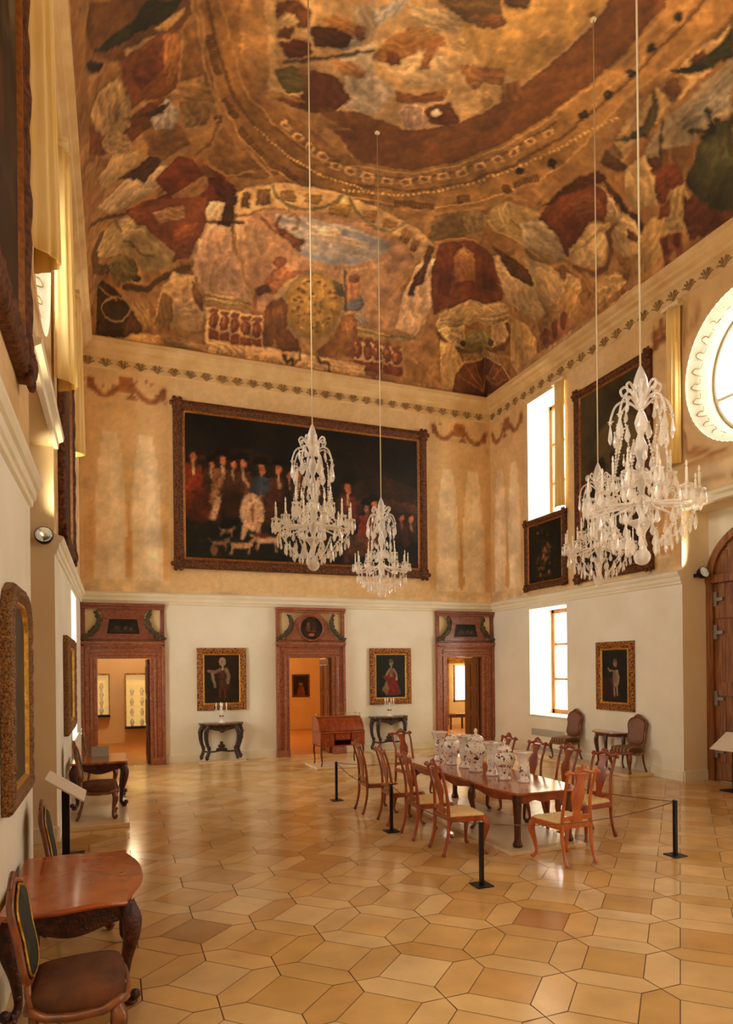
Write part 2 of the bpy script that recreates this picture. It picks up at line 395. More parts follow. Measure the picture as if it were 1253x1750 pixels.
WIN = [(12.26, 13.69), (1.80, 3.23)]
OC = (7.745, 7.10, 1.14, 1.28, .32, .88, 1.08)  # oculus: y, z, outer radii, depth, inner radii
WD = .75
def build_side(side):
    X = XR if side == 'right' else XL; s = 1 if side == 'right' else -1
    mb = MB(); e = WD*s
    # lower zone (0..3.7) and upper zone (3.7..9.44)
    ys = sorted([YF, D, NY0, NY1] + [v for w in WIN for v in w])
    for a, b in zip(ys[:-1], ys[1:]):
        w = any(abs(a-q[0]) < 1e-6 for q in WIN); n = abs(a-NY0) < 1e-6
        if n:
            gridrect(mb, 'x', X, a, b, NZ, OC[1]-OC[3]-.1, 1, STEP)
        elif w:
            gridrect(mb, 'x', X, a, b, 0, .92, 0); gridrect(mb, 'x', X, a, b, 3.52, 3.7, 0)
            gridrect(mb, 'x', X, a, b, 3.7, 5.70, 1, STEP); gridrect(mb, 'x', X, a, b, 8.62, 9.44, 1, STEP)
            for z0, z1 in ((.92, 3.52), (5.70, 8.62)):
                mb.add([(X, a, z0), (X+e, a, z0), (X+e, a, z1), (X, a, z1)], [(0, 1, 2, 3)], 2)
                mb.add([(X, b, z0), (X+e, b, z0), (X+e, b, z1), (X, b, z1)], [(0, 1, 2, 3)], 2)
                mb.add([(X, a, z0), (X, b, z0), (X+e, b, z0), (X+e, a, z0)], [(0, 1, 2, 3)], 2)
                mb.add([(X, a, z1), (X, b, z1), (X+e, b, z1), (X+e, a, z1)], [(0, 1, 2, 3)], 2)
        else:
            gridrect(mb, 'x', X, a, b, 0, 3.7, 0); gridrect(mb, 'x', X, a, b, 3.7, 9.44, 1, STEP)
    # wall round the oculus
    z0, z1 = OC[1]-OC[3]-.1, 9.44; N = 72; ins = []; out = []
    for k in range(N):
        a = 2*PI*k/N; cy, cz = OC[0]+OC[2]*math.cos(a), OC[1]+OC[3]*math.sin(a); dy, dz = math.cos(a), math.sin(a)
        ts = []
        if dy > 1e-9: ts.append((NY1-OC[0])/dy)
        if dy < -1e-9: ts.append((NY0-OC[0])/dy)
        if dz > 1e-9: ts.append((z1-OC[1])/dz)
        if dz < -1e-9: ts.append((z0-OC[1])/dz)
        t = min(ts); ins.append((X, cy, cz)); out.append((X, OC[0]+dy*t, OC[1]+dz*t))
    for (yy, zz) in ((NY0, z0), (NY0, z1), (NY1, z0), (NY1, z1)):
        k = min(range(N), key=lambda k: (out[k][1]-yy)**2+(out[k][2]-zz)**2); out[k] = (X, yy, zz)
    rings = [[tuple(np.array(a)*(1-t)+np.array(b)*t) for a, b in zip(ins, out)] for t in np.linspace(0, 1, 8)]
    mb.add([p for r in rings for p in r], [(i*N+k, i*N+(k+1) % N, (i+1)*N+(k+1) % N, (i+1)*N+k) for i in range(7) for k in range(N)], 1)
    # niche
    X2 = X + ND*s
    for yy in (NY0, NY1):
        mb.add([(X, yy, 0), (X2, yy, 0), (X2, yy, NZ), (X, yy, NZ)], [(0, 1, 2, 3)], 3)
    mb.add([(X, NY0, NZ), (X, NY1, NZ), (X2, NY1, NZ), (X2, NY0, NZ)], [(0, 1, 2, 3)], 3)
    mb.add([(X2, NY0, 0), (X2, NY1, 0), (X2, NY1, NZ), (X2, NY0, NZ)], [(0, 1, 2, 3)], 2)
    o = struct('wall_'+side, mb, [M['plaster'], M['fresco_wall'], M['plaster'], M['plaster_beige']], fix=False)
    color_wall(o, CV_SIDE, 'x')
    # oculus: splayed ring and glazing
    mb = MB(); N = 64
    prof = [(OC[2], OC[3], 0), (OC[2]-.02, OC[3]-.02, .05), (OC[2]*.9, OC[3]*.9, .14), (OC[5]+.06, OC[6]+.06, OC[4]-.06), (OC[5]+.02, OC[6]+.02, OC[4]), (OC[5], OC[6], OC[4]+.1)]
    vs = []
    for ry, rz, dx in prof: vs += [(X+dx*s, OC[0]+ry*math.cos(2*PI*k/N), OC[1]+rz*math.sin(2*PI*k/N)) for k in range(N)]
    mb.add(vs, [(i*N+k, i*N+(k+1) % N, (i+1)*N+(k+1) % N, (i+1)*N+k) for i in range(len(prof)-1) for k in range(N)], 0, True)
    idx = {'right': 5, 'left': 6}[side]
    w = struct('window_%d' % idx, mb, [M['oc_ring']])
    mb = MB(); xx = X+(OC[4]+.08)*s
    for rr, oo in ((.97, .035),):
        mb.tube([(xx, OC[0]+OC[5]*rr*math.cos(2*PI*k/N), OC[1]+OC[6]*rr*math.sin(2*PI*k/N)) for k in range(N)], oo, 6, closed=True)
    mb.box(xx-.025, xx+.025, OC[0]-OC[5], OC[0]+OC[5], OC[1]-.35, OC[1]-.29)
    mb.box(xx-.025, xx+.025, OC[0]-.03, OC[0]+.03, OC[1]-OC[6], OC[1]+OC[6])
    mb.build('window_frame', M['trim'], w)
    mb = MB(); mb.add([(xx, OC[0]+OC[5]*math.cos(2*PI*k/N), OC[1]+OC[6]*math.sin(2*PI*k/N)) for k in range(N)], [tuple(range(N))])
    mb.build('pane', M['glass'], w)
    # scrolling stucco on the splay
    mb = MB()
    for k in range(0, 28):
        a = 2*PI*k/28; f = .93
        q = lambda ang, r, dx: (X+dx*s, OC[0]+(OC[5]+(OC[2]-OC[5])*r)*math.cos(ang), OC[1]+(OC[6]+(OC[3]-OC[6])*r)*math.sin(ang))
        mb.tube(spline([q(a-.09, .35, .17), q(a-.03, .75, .09), q(a+.03, .6, .11), q(a+.02, .4, .155), q(a+.1, .35, .165)], 4), .006, 5)
    mb.build('scroll_ornament', M['oc_orn'], w)
    # rectangular windows
    for k, (a, b) in enumerate(WIN):
        for q, (z0, z1) in enumerate(((.92, 3.52), (5.70, 8.62))):
            n = {'right': (1, 2, 7, 8), 'left': (3, 4, 9, 10)}[side][k*2+q]
            xx = X+(WD-.05)*s; mb = MB()
            mb.box(xx-.04, xx+.04, a, a+.10, z0, z1); mb.box(xx-.04, xx+.04, b-.10, b, z0, z1)
            mb.box(xx-.04, xx+.04, a, b, z0, z0+.12); mb.box(xx-.04, xx+.04, a, b, z1-.10, z1)
            mb.box(xx-.045, xx+.045, (a+b)/2-.06, (a+b)/2+.06, z0, z1)
            w = struct('window_%d' % n, mb, M['winwood'], bevel=.01)
            mb = MB()
            for t in (1/3, 2/3): mb.box(xx-.03, xx+.03, a+.1, b-.1, z0+(z1-z0)*t-.03, z0+(z1-z0)*t+.03)
            mb.build('glazing_bar', M['winwood'], w)
            mb = MB(); mb.add([(xx, a, z0), (xx, b, z0), (xx, b, z1), (xx, a, z1)], [(0, 1, 2, 3)]); mb.build('pane', M['glass'], w)
            mb = MB(); mb.box(X-.035*s, X+(WD-.1)*s, a-.02 if q == 0 else a, b+.02 if q == 0 else b, z0-.035, z0+.012)
            mb.build('window_sill', M['trim'], w, bevel=.008)

def build_front():
    mb = MB(); gridrect(mb, 'y', YF, XL, XR, 0, 9.44, 0)
    struct('wall_front', mb, M['plaster_beige'])

# ================================================================ vault
CZ, CR, CH, CI = 9.33, 2.9, 2.36, .20       # spring height, reach, rise, inset of the cove
_th = np.linspace(0, PI/2, 400)
_ix = CR*(1-np.cos(_th)); _iz = CH*np.sin(_th)
_s = np.concatenate([[0], np.cumsum(np.hypot(np.diff(_ix), np.diff(_iz)))]); CL = _s[-1]
def cove_in(s): return np.where(s < CL, np.interp(s, _s, _ix), CR+(s-CL))
def cove_z(s): return CZ+np.where(s < CL, np.interp(s, _s, _iz), CH)
PW = (XR-XL-2*CI)-2*CR+2*CL                 # unrolled width and length of the vault
QW = (D-YF-2*CI)-2*CR+2*CL
def build_ceiling():
    cv = CV_CEIL; h, w = cv.h, cv.w
    p = cv.u0+np.arange(w)*cv.ru; q = cv.v0+np.arange(h)*cv.rv
    pe = np.minimum(p, PW-p); qe = np.minimum(q, QW-q)
    X = np.where(p < PW/2, XL+CI+cove_in(pe), XR-CI-cove_in(pe)); Y = np.where(q < QW/2, D-CI-cove_in(qe), YF+CI+cove_in(qe))
    Z = np.minimum(cove_z(pe)[None, :].repeat(h, 0), cove_z(qe)[:, None].repeat(w, 1))
    P = np.stack([X[None, :].repeat(h, 0), Y[:, None].repeat(w, 1), Z], -1)
    n = h*w; me = bpy.data.meshes.new('ceiling')
    ii, jj = np.meshgrid(np.arange(h-1), np.arange(w-1), indexing='ij'); a = (ii*w+jj).ravel()
    F = np.stack([a, a+1, a+w+1, a+w], 1)
    me.vertices.add(n); me.vertices.foreach_set('co', P.astype(np.float32).ravel())
    me.loops.add(F.size); me.loops.foreach_set('vertex_index', F.astype(np.int32).ravel())
    me.polygons.add(len(F)); me.polygons.foreach_set('loop_start', (np.arange(len(F))*4).astype(np.int32)); me.polygons.foreach_set('loop_total', np.full(len(F), 4, np.int32))
    me.polygons.foreach_set('use_smooth', np.ones(len(F), bool)); me.update(calc_edges=True)
    me.materials.append(M['fresco'])
    o = bpy.data.objects.new('ceiling', me); COL.objects.link(o); tag(o, kind='structure')
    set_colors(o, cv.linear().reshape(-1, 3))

# ================================================================ mouldings
def loop_frames(pts): return pts
def build_trims():
    prof = [(0, ZC), (.03, ZC+.02), (.035, ZC+.22), (.07, ZC+.25), (.10, ZC+.27), (.13, ZC+.33), (.20, ZC+.37), (.22, ZC+.42), (.29, ZC+.46), (.30, ZC+.55), (.27, ZC+.585), (.19, ZC+.595)]
    mb = MB(); cs = [((XL, YF, 0), (1, 1, 0)), ((XR, YF, 0), (-1, 1, 0)), ((XR, D, 0), (-1, -1, 0)), ((XL, D, 0), (1, -1, 0))]
    mb.sweep([c[0] for c in cs], [(c[1], (0, 0, 1)) for c in cs], prof, True)
    t1 = struct('trim_1', mb, M['stone'])
    # acanthus leaves on the frieze of the cornice
    mb = MB()
    def leaf(x, y, ux, uy, nx, ny):
        for da, hh in ((-1., .09), (-.7, .15), (-.35, .18), (.35, .18), (.7, .15), (1., .09)):
            pts = [(x+nx*.04, y+ny*.04, ZC+.03), (x+ux*da*.06+nx*.052, y+uy*da*.06+ny*.052, ZC+.03+hh*.6), (x+ux*da*.13+nx*.045, y+uy*da*.13+ny*.045, ZC+.03+hh), (x+ux*da*.15+nx*.04, y+uy*da*.15+ny*.04, ZC+.03+hh*.8)]
            mb.tube(pts, [.010, .015, .011, .005], 5)
    k = 0
    for i in range(int((XR-XL)/.36)): leaf(XL+.2+i*.36, D, 1, 0, 0, -1)
    for i in range(int((D-YF)/.36)):
        leaf(XL, YF+.2+i*.36, 0, 1, 1, 0); leaf(XR, YF+.2+i*.36, 0, 1, -1, 0)
    mb.build('leaf_frieze', M['stucco_dark'], t1)
    sp = [(0, 3.585), (.025, 3.60), (.03, 3.645), (.05, 3.66), (.055, 3.73), (.08, 3.745), (.105, 3.785), (.105, 3.815), (.02, 3.84), (0, 3.86)]
    mb = MB()
    mb.sweep([(XL, NY1, 0), (XL, D, 0), (XR, D, 0), (XR, NY1, 0)], [((1, 0, 0), (0, 0, 1)), ((1, -1, 0), (0, 0, 1)), ((-1, -1, 0), (0, 0, 1)), ((-1, 0, 0), (0, 0, 1))], sp, False, caps=True)
    struct('trim_2', mb, M['trim'])
    for n, X, s in ((3, XL, 1), (4, XR, -1)):
        mb = MB(); mb.sweep([(X, YF, 0), (X, NY0, 0)], [((s, 0, 0), (0, 0, 1))]*2, sp, False, caps=True); struct('trim_%d' % n, mb, M['trim'])
        # lintel moulding over the niche
        lp = [(0, NZ-.02), (.05, NZ), (.06, NZ+.07), (.11, NZ+.10), (.12, NZ+.15), (0, NZ+.18)]
        mb = MB(); mb.sweep([(X, NY0-.08, 0), (X, NY1+.08, 0)], [((s, 0, 0), (0, 0, 1))]*2, lp, False, caps=True); struct('trim_%d' % (n+2), mb, M['trim'])
    bp = [(.0, 0), (.025, .0), (.025, .175), (.012, .195), (0, .2)]
    for n, X, s in (('left', XL, 1), ('right', XR, -1)):
        mb = MB()
        mb.sweep([(X, NY1, 0), (X, D, 0)], [((s, 0, 0), (0, 0, 1))]*2, bp, False, caps=True)
        mb.sweep([(X, YF, 0), (X, NY0, 0)], [((s, 0, 0), (0, 0, 1))]*2, bp, False, caps=True)
        for yy, d in ((NY0, 1), (NY1, -1)): mb.sweep([(X, yy, 0), (X-ND*s, yy, 0)], [((0, d, 0), (0, 0, 1))]*2, bp, False, caps=True)
        struct('baseboard_'+n, mb, M['trim'])
    mb = MB(); xs = [XL] + [v for c, _ in DOORS for v in (c-.88, c+.88)] + [XR]
    for a, b in list(zip(xs[0::2], xs[1::2]))[1:-1]: mb.sweep([(a, D, 0), (b, D, 0)], [((0, -1, 0), (0, 0, 1))]*2, bp, False, caps=True)
    struct('baseboard_back', mb, M['trim'])

# ================================================================ marble doorcases
def festoon(mb, path, r):
    P = spline(path, 7); n = len(P)
    mb.tube(P, [r*(.55+.45*math.sin(PI*i/(n-1))) for i in range(n)], 7)
    for i, p in enumerate(P):
        if i % 2 == 0:
            for k in range(3):
                a = R.uniform(0, 2*PI); q = r*(.5+.4*math.sin(PI*i/(n-1)))
                mb.sphere((p[0]+q*math.cos(a), p[1]-q*.6, p[2]+q*math.sin(a)), r*.5, 6, 4)
def doorcase(n, cx, kind, clipx=None):
    d = sempty('door_%d' % n, (cx, D, 0)); lo, hi = (clipx or (-.875, .875))
    mb = MB()
    for sx in (-1, 1):
        for a, b, t in ((DW-.005, .625, .06), (.625, .69, .10), (.69, .80, .075), (.80, .872, .12)):
            x0, x1 = (a, b) if sx > 0 else (-b, -a)
            x0, x1 = max(x0, lo), min(x1, hi)
            if x1 > x0: mb.box(x0, x1, -t, .0, 0, DH+.02 if b < .7 else 2.70)
        a, b = (DW, .89) if sx > 0 else (-.89, -DW); mb.box(max(a, lo), min(b, hi), -.135, 0, 0, .16)
    mb.box(max(-.80, lo), min(.80, hi), -.06, 0, DH, 2.66); mb.box(max(-.70, lo), min(.70, hi), -.10, 0, DH+.07, DH+.13)
    mb.box(max(-.69, lo), min(.69, hi), -.085, 0, DH+.13, 2.60)
    mb.box(max(-.89, lo), min(.89, hi), -.16, 0, 2.68, 2.75); mb.box(max(-.87, lo), min(.87, hi), -.12, 0, 2.64, 2.69)
    mb.build('surround', M['marble'], d, bevel=.01)
    mb = MB(); mb.box(max(-.80, lo), min(.80, hi), -.03, 0, 2.75, 3.46); mb.build('backing_panel', M['cream'], d)
    mb = MB()
    for sx in (-1, 1):
        a, b = (.775, .865) if sx > 0 else (-.865, -.775); mb.box(max(a, lo), min(b, hi), -.07, 0, 2.75, 3.5)
    mb.box(max(-.87, lo), min(.87, hi), -.12, 0, 3.46, 3.52); mb.box(max(-.875, lo), min(.875, hi), -.15, 0, 3.52, 3.585)
    mb.box(max(-.865, lo), min(.865, hi), -.06, 0, 2.75, 2.82)
    if kind == 'round':
        sil = [(-.64, 2.80), (.64, 2.80), (.60, 2.90), (.50, 3.0), (.44, 3.12)] + [(.44*math.cos(a), 3.10+.38*math.sin(a)) for a in np.linspace(.1, PI-.1, 14)] + [(-.44, 3.12), (-.50, 3.0), (-.60, 2.90)]
    else:
        sil = [(-.66, 2.80), (.66, 2.80), (.62, 2.90), (.50, 3.0), (.44, 3.15), (.42, 3.34), (.52, 3.46), (-.52, 3.46), (-.42, 3.34), (-.44, 3.15), (-.50, 3.0), (-.62, 2.90)]
    mb.prism(sil, -.09, -.02, 'xz')
    mb.build('overdoor', M['marble_d'] if kind != 'round' else M['marble'], d, bevel=.008)
    mb = MB()
    if kind == 'round':
        N = 32; mb.tube([(.30*math.cos(2*PI*k/N), -.10, 3.09+.30*math.sin(2*PI*k/N)) for k in range(N)], .03, 7, closed=True)
        mb.build('medallion_rim', M['marble_d'], d)
        o = flat_canvas('medallion', PAINT['medallion'], .56, .56, d, (0, -.10, 2.81), ell=True)
    else:
        t = .31
        o = flat_canvas('relief_panel', PAINT['relief'], .64, .32, d, (0, -.10, 2.92), trap=.08)
        mb.tube([(-.35, -.1, 2.90), (.35, -.1, 2.90), (.29, -.1, 3.26), (-.29, -.1, 3.26)], .014, 6, closed=True); mb.build('relief_moulding', M['marble'], d)
    for sx in (-1, 1):
        mb = MB(); festoon(mb, [(sx*.56, -.08, 3.40), (sx*.50, -.10, 3.22), (sx*.56, -.11, 3.05), (sx*.70, -.11, 2.90), (sx*.855, -.11, 2.82)], .055)
        mb.build('festoon', M['garland'], d)
    # door leaf folded back into the next room
    mb = MB(); x0 = DW-.06; y0, y1 = .12, .86
    mb.box(x0, x0+.05, y0, y1, .01, DH-.02)
    for z0, z1 in ((.15, .75), (.87, 1.45), (1.57, 2.2)):
        for a, b in ((.08, .36), (.42, .68)): mb.box(x0-.014, x0+.01, y0+a, y0+b, z0, z1); 
    mb.build('door_leaf', M['darkoak'] if kind != 'round' else M['oak'], d, bevel=.008)

def arched_door(n, X, s):
    """boarded door with a round head at the back of a niche"""
    d = sempty('door_%d' % n, (X, OC[0], 0)); hw = 1.25; sp = 3.70; hh = 1.0
    arch = lambda r, k=0: [(r*math.cos(a), sp+(hh+(r-hw))*math.sin(a)) for a in np.linspace(0, PI, 25)]
    mb = MB(); out = [(hw, 0)]+arch(hw)+[(-hw, 0)]; inn = [(hw-.14, 0)]+arch(hw-.14)+[(-hw+.14, 0)]
    vs = []; m = len(out)
    for p in (out, inn):
        for xx in (0, -.10*s): vs += [(xx, u, v) for u, v in p]
    fs = []
    for i in range(m-1):
        fs += [(m+i, m+i+1, 3*m+i+1, 3*m+i), (2*m+i, 2*m+i+1, 3*m+i+1, 3*m+i), (i, i+1, m+i+1, m+i)]
    mb.add(vs, fs); mb.box(-.12*s, 0, -hw, hw, sp-.10, sp+.05); mb.build('door_frame', M['oak'], d, bevel=.006)
    for sy in (-1, 1):
        mb = MB()
        for k in range(5):
            a = sy*(.01+k*.22); b = sy*(.01+k*.22+.212); mb.box(-.05*s, -.005*s, a, b, .02, sp-.1)
        for z0, z1 in ((.05, .35), (1.55, 1.8), (2.95, 3.2)): mb.box(-.075*s, -.05*s, sy*.04, sy*1.06, z0, z1)
        leaf = mb.build('door_leaf', M['oak'], d, bevel=.006)
        mb = MB()
        for z in (.55, 1.5, 2.7, 3.3):
            mb.box(-.10*s, -.05*s, sy*1.02, sy*1.09, z-.12, z+.14); mb.box(-.095*s, -.06*s, sy*.90, sy*1.02, z-.03, z+.03)
        mb.build('hinge', M['steel'], leaf)
        mb = MB()
        for z in (2.05, .95, 1.7): mb.box(-.11*s, -.05*s, sy*.62, sy*.66, z-.14, z+.14); mb.box(-.12*s, -.05*s, sy*.52, sy*.66, z+.03, z+.07)
        mb.build('bolt', M['iron'], leaf)
    mb = MB()
    for k in range(-4, 5):
        y = k*.24; z1 = sp+.05+(hh-.16)*math.sqrt(max(0, 1-(abs(y)/(hw-.13))**2))
        if z1 > sp+.1: mb.box(-.04*s, -.005*s, y-.115, y+.115, sp+.05, z1)
    mb.build('tympanum', M['oak'], d)
# ================================================================ painted surfaces
SKY, FLOOD, EXPO = 14., 120., .42
ROOM_FILLS = [(.3, 18., 3.0, 70, (1, .8, .5)), (4.4, 19., 3.0, 110, (1, .76, .42)), (9.6, 18., 3.0, 120, (1, .86, .62))]  # added fill lights for the back rooms: position, power, colour
PAINT = {}
def blur(a, n):
    for _ in range(n):
        a = (a+np.roll(a, 1, 0)+np.roll(a, -1, 0))/3; a = (a+np.roll(a, 1, 1)+np.roll(a, -1, 1))/3
    return a
def paint_warp(c, amt, cell):
    """ragged, hand-drawn edges"""
    h, w = c.h, c.w; dx = (vnoise(h, w, cell/c.res, 3)-.5)*4*amt/c.ru; dy = (vnoise(h, w, cell/c.res, 3)-.5)*4*amt/c.rv
    ii, jj = np.meshgrid(np.arange(h), np.arange(w), indexing='ij')
    y = np.clip(ii+dy, 0, h-1.01); x = np.clip(jj+dx, 0, w-1.01); i = y.astype(int); j = x.astype(int); fy = (y-i)[..., None]; fx = (x-j)[..., None]; C = c.C
    c.C = (C[i, j]*(1-fx)+C[i, j+1]*fx)*(1-fy)+(C[i+1, j]*(1-fx)+C[i+1, j+1]*fx)*fy
def flat_canvas(name, fn, w, h, parent, loc, res=.02, ell=False, trap=0., trap_x=1., mat_=None):
    """a painted panel standing upright and facing -y; loc is the middle of its lower edge"""
    cv = Canvas(-w/2, w/2, 0, h, min(res, w/20, h/20), '#30241a'); fn(cv, w, h)
    if h > .6 and h < 3: paint_warp(cv, .008, .06); cv.C *= (.55+.4*vnoise(cv.h, cv.w, .25/cv.res, 4))[..., None]
    U = cv.u0+np.arange(cv.w)*cv.ru; V = cv.v0+np.arange(cv.h)*cv.rv
    U, V = np.meshgrid(U, V); X = U.copy()
    if ell:
        a = U/(w/2); b = V/(h/2)-1; X = a*np.sqrt(1-b*b/2)*w/2; Z = (b*np.sqrt(1-a*a/2)+1)*h/2
    else: Z = V
    if trap: X = X*(1+trap-2*trap*V/h)
    mb = MB(); mb.grid(np.stack([X, np.zeros_like(X), Z], -1))
    o = mb.build(name, mat_ or M['canvas'], parent, fix=False, loc=loc); set_colors(o, cv.linear().reshape(-1, 3)); return o
M['canvas'] = mat('oil_canvas', '#30241a', .5, attr='Col', attr_noise=.12, nscale=30, spec=.25)
M['oc_orn'] = mat('oculus_scrolls', '#a07c42', .7)

# ---- upper walls: faded architecture painted on warm plaster (u along the wall, v height)
CV_BACK = Canvas(XL, XR, 3.7, 9.5, .05, '#d9b47a')
CV_SIDE = Canvas(YF, D, 3.7, 9.5, .05, '#dcb97f')
def wall_art(cv, spans, mid):
    cv.mottle(['#d2a869', '#d8b278', '#dcba84', '#d6b076'], 1.2, .7, 3)
    t = np.clip((cv.v0+np.arange(cv.h)*cv.rv-3.7)/.6, 0, 1)[:, None, None]
    for a, b in spans:
        w = b-a; lo, hi = 3.95, 7.9
        cv.poly([(a, lo), (b, lo), (b, 8.72), (a, 8.72)], '#d0a062', .45, .2)
        for k in (0, 1):
            x = a+w*(.30+.42*k); r = w*.155
            cv.poly([(x-r*1.25, lo+.2), (x+r*1.25, lo+.2), (x+r*1.1, lo+2.0), (x+r*.8, hi-1.0), (x+r*.5, hi-.5), (x-r*.5, hi-.5), (x-r*.8, hi-1.0), (x-r*1.1, lo+2.0)], '#e8cc9e', .75, .15)
            cv.poly([(x-r*.2, lo+.2), (x+r*.9, lo+.2), (x+r*.7, hi-1.2), (x, hi-1.2)], '#eed7ae', .5, .15)
        x = a+w*.51
        cv.poly([(x+.10*math.sin(s)*(1 if s < PI else 1), 0) for s in ()] or [(x-.09, lo+.32), (x-.05, lo+.22), (x+.05, lo+.22), (x+.09, lo+.32), (x+.085, lo+.7), (x+.03, lo+1.5), (x, lo+2.0), (x-.03, lo+1.5), (x-.085, lo+.7)], '#c8904c', .85, .1)
        for s in (-1, 1):
            x2 = x+s*w*.44
            cv.poly([(x2-.05, lo+.25), (x2+.05, lo+.25), (x2+.05, lo+1.4), (x2, lo+2.4), (x2-.05, lo+1.4)], '#cf9c5c', .6, .1)
        cv.poly([(a, lo-.1), (b, lo-.1), (b, lo+.2), (a, lo+.2)], '#dfbf8c', .6)
        # painted garland under the cornice
        z = 8.38
        P = [(a+w*.06, z+.1), (a+w*.16, z-.16), (a+w*.28, z-.2), (a+w*.40, z+.0), (a+w*.60, z+.0), (a+w*.70, z-.2), (a+w*.84, z-.22), (a+w*.95, z+.06)]
        for q, wd in zip((P[0:4], P[4:8]), (.10, .10)): cv.stroke([tuple(p[:2]) for p in spline([(x, y, 0) for x, y in q], 5)], wd, '#8a5228', .95, .4)
        cv.poly([(a+w*.38, z-.08), (a+w*.62, z-.08), (a+w*.58, z+.22), (a+w*.42, z+.22)], '#94592a', .95, .4)
        cv.poly([(a+w*.45, z-.28), (a+w*.64, z-.26), (a+w*.56, z-.12)], '#8a5228', .9); cv.ell((a+w*.08, z+.02), (.09, .16), '#8a5228', .9); cv.ell((a+w*.93, z-.06), (.07, .15), '#8a5228', .9)
        for k in range(26): cv.ell((a+R.random()*w, z+R.uniform(-.25, .2)), (R.uniform(.02, .05), .03), R.choice(['#a87038', '#c89a5c', '#7a4420']), .7)
    for k in range(70):
        x = R.uniform(cv.u0, cv.u1); z = R.uniform(3.9, 8.6); cv.stroke([(x, z), (x+R.uniform(-.1, .1), z-R.uniform(.3, 1.2))], R.uniform(.02, .1), R.choice(['#e8cf9f', '#c89c5e', '#d3a667']), .18)
    cv.poly([(cv.u0, 3.7), (cv.u1, 3.7), (cv.u1, 3.95), (cv.u0, 3.95)], '#e0c596', .5)
    cv.grain(.07)
wall_art(CV_BACK, [(XL+.1, 1.18), (7.75, XR-.05)], None)
wall_art(CV_SIDE, [(13.85, D-.02), (9.25, 9.62), (-.3, 1.6)], None)
# outlined panels round the round window and over the niche
for s in (-1, 1):
    x0 = OC0 = 7.745; b = '#a06a34'
    CV_SIDE.poly([(x0+s*1.10, 8.72), (x0+s*1.18, 8.72), (x0+s*1.18, 7.5), (x0+s*1.10, 7.8)], '#c28f50', .8)
    CV_SIDE.stroke([(x0+s*1.16, 7.9), (x0+s*1.16, 8.55), (x0+s*.72, 8.45), (x0+s*1.0, 8.05)], .04, b); CV_SIDE.stroke([(x0+s*1.12, 8.0), (x0+s*.8, 8.4)], .03, b)
    P = spline([(x0+s*1.17, 6.3, 0), (x0+s*1.14, 6.0, 0), (x0+s*1.05, 5.85, 0), (x0+s*.95, 5.95, 0), (x0+s*.85, 5.80, 0), (x0+s*.72, 5.88, 0), (x0+s*.62, 5.76, 0), (x0+s*.3, 5.74, 0)], 6)
    CV_SIDE.stroke([p[:2] for p in P], .05, b); CV_SIDE.stroke([(x0+s*1.17, 5.7), (x0+s*.55, 5.68)], .04, b)
    CV_SIDE.ell((x0+s*.95, 5.9), (.12, .10), '#b27c40', .8)
CV_SIDE.poly([(6.6, 5.15), (8.9, 5.15), (8.9, 5.6), (6.6, 5.6)], '#e6cf9f', .7); CV_SIDE.poly([(7.5, 5.25), (8.0, 5.25), (7.75, 5.55)], '#bf8648', .8)
for a, b in ((6.8, 7.4), (8.1, 8.8)): CV_SIDE.stroke([(a, 5.3), (b, 5.38)], .05, '#b07c40', .8)

# ---- ceiling fresco: colour laid on the unrolled vault
CV_CEIL = Canvas(0, PW, 0, QW, .024, '#a87840')
CV_CEIL.mottle(['#8a5a28', '#a87038', '#b88646', '#96642e', '#a87840'], 1.3)
for k in range(900):
    u, v = R.uniform(0, PW), R.uniform(0, QW); a = R.uniform(0, PI); l = R.uniform(.1, .5)
    CV_CEIL.stroke([(u, v), (u+l*math.cos(a), v+l*math.sin(a))], R.uniform(.03, .14), R.choice(['#7a4a20', '#b8864a', '#c89c5c', '#8a4420', '#96723a', '#6a4a24']), .45)
FK = [0]
def FR_POLY(p, c, a, t):
    """a patch of colour with brushed folds along its length"""
    cv = CV_CEIL; P = np.array(p); cv.poly(p, c, a, t); FK[0] += 1
    W = cv._win(P[:, 0].min(), P[:, 0].max(), P[:, 1].min(), P[:, 1].max())
    if W is None: return
    si, sj, U, V = W; m = np.zeros(U.shape, bool)
    for (a0, b0), (a1, b1) in zip(p, p[1:]+p[:1]):
        if b0 != b1: m ^= ((b0 > V) != (b1 > V)) & (U < (a1-a0)*(V-b0)/(b1-b0)+a0)
    area = m.sum()*cv.ru*cv.rv
    if area < .012: return
    q = P-P.mean(0); w, v = np.linalg.eigh(q.T @ q); d = v[:, 0]; rr = random.Random(FK[0])
    ext = max(.08, float((q @ d).max()-(q @ d).min())); sz = min(ext/3.2, .34)
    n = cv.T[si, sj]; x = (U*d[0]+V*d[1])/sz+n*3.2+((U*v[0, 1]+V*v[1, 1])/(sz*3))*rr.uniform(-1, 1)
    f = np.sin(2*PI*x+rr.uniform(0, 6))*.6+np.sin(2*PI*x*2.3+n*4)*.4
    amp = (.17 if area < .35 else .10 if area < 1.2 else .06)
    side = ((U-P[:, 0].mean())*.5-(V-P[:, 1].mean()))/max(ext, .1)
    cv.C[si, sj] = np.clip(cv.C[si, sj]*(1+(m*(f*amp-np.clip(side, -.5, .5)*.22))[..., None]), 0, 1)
def FR_STROKE(p, c, a, w): CV_CEIL.stroke(p, w, c, a)
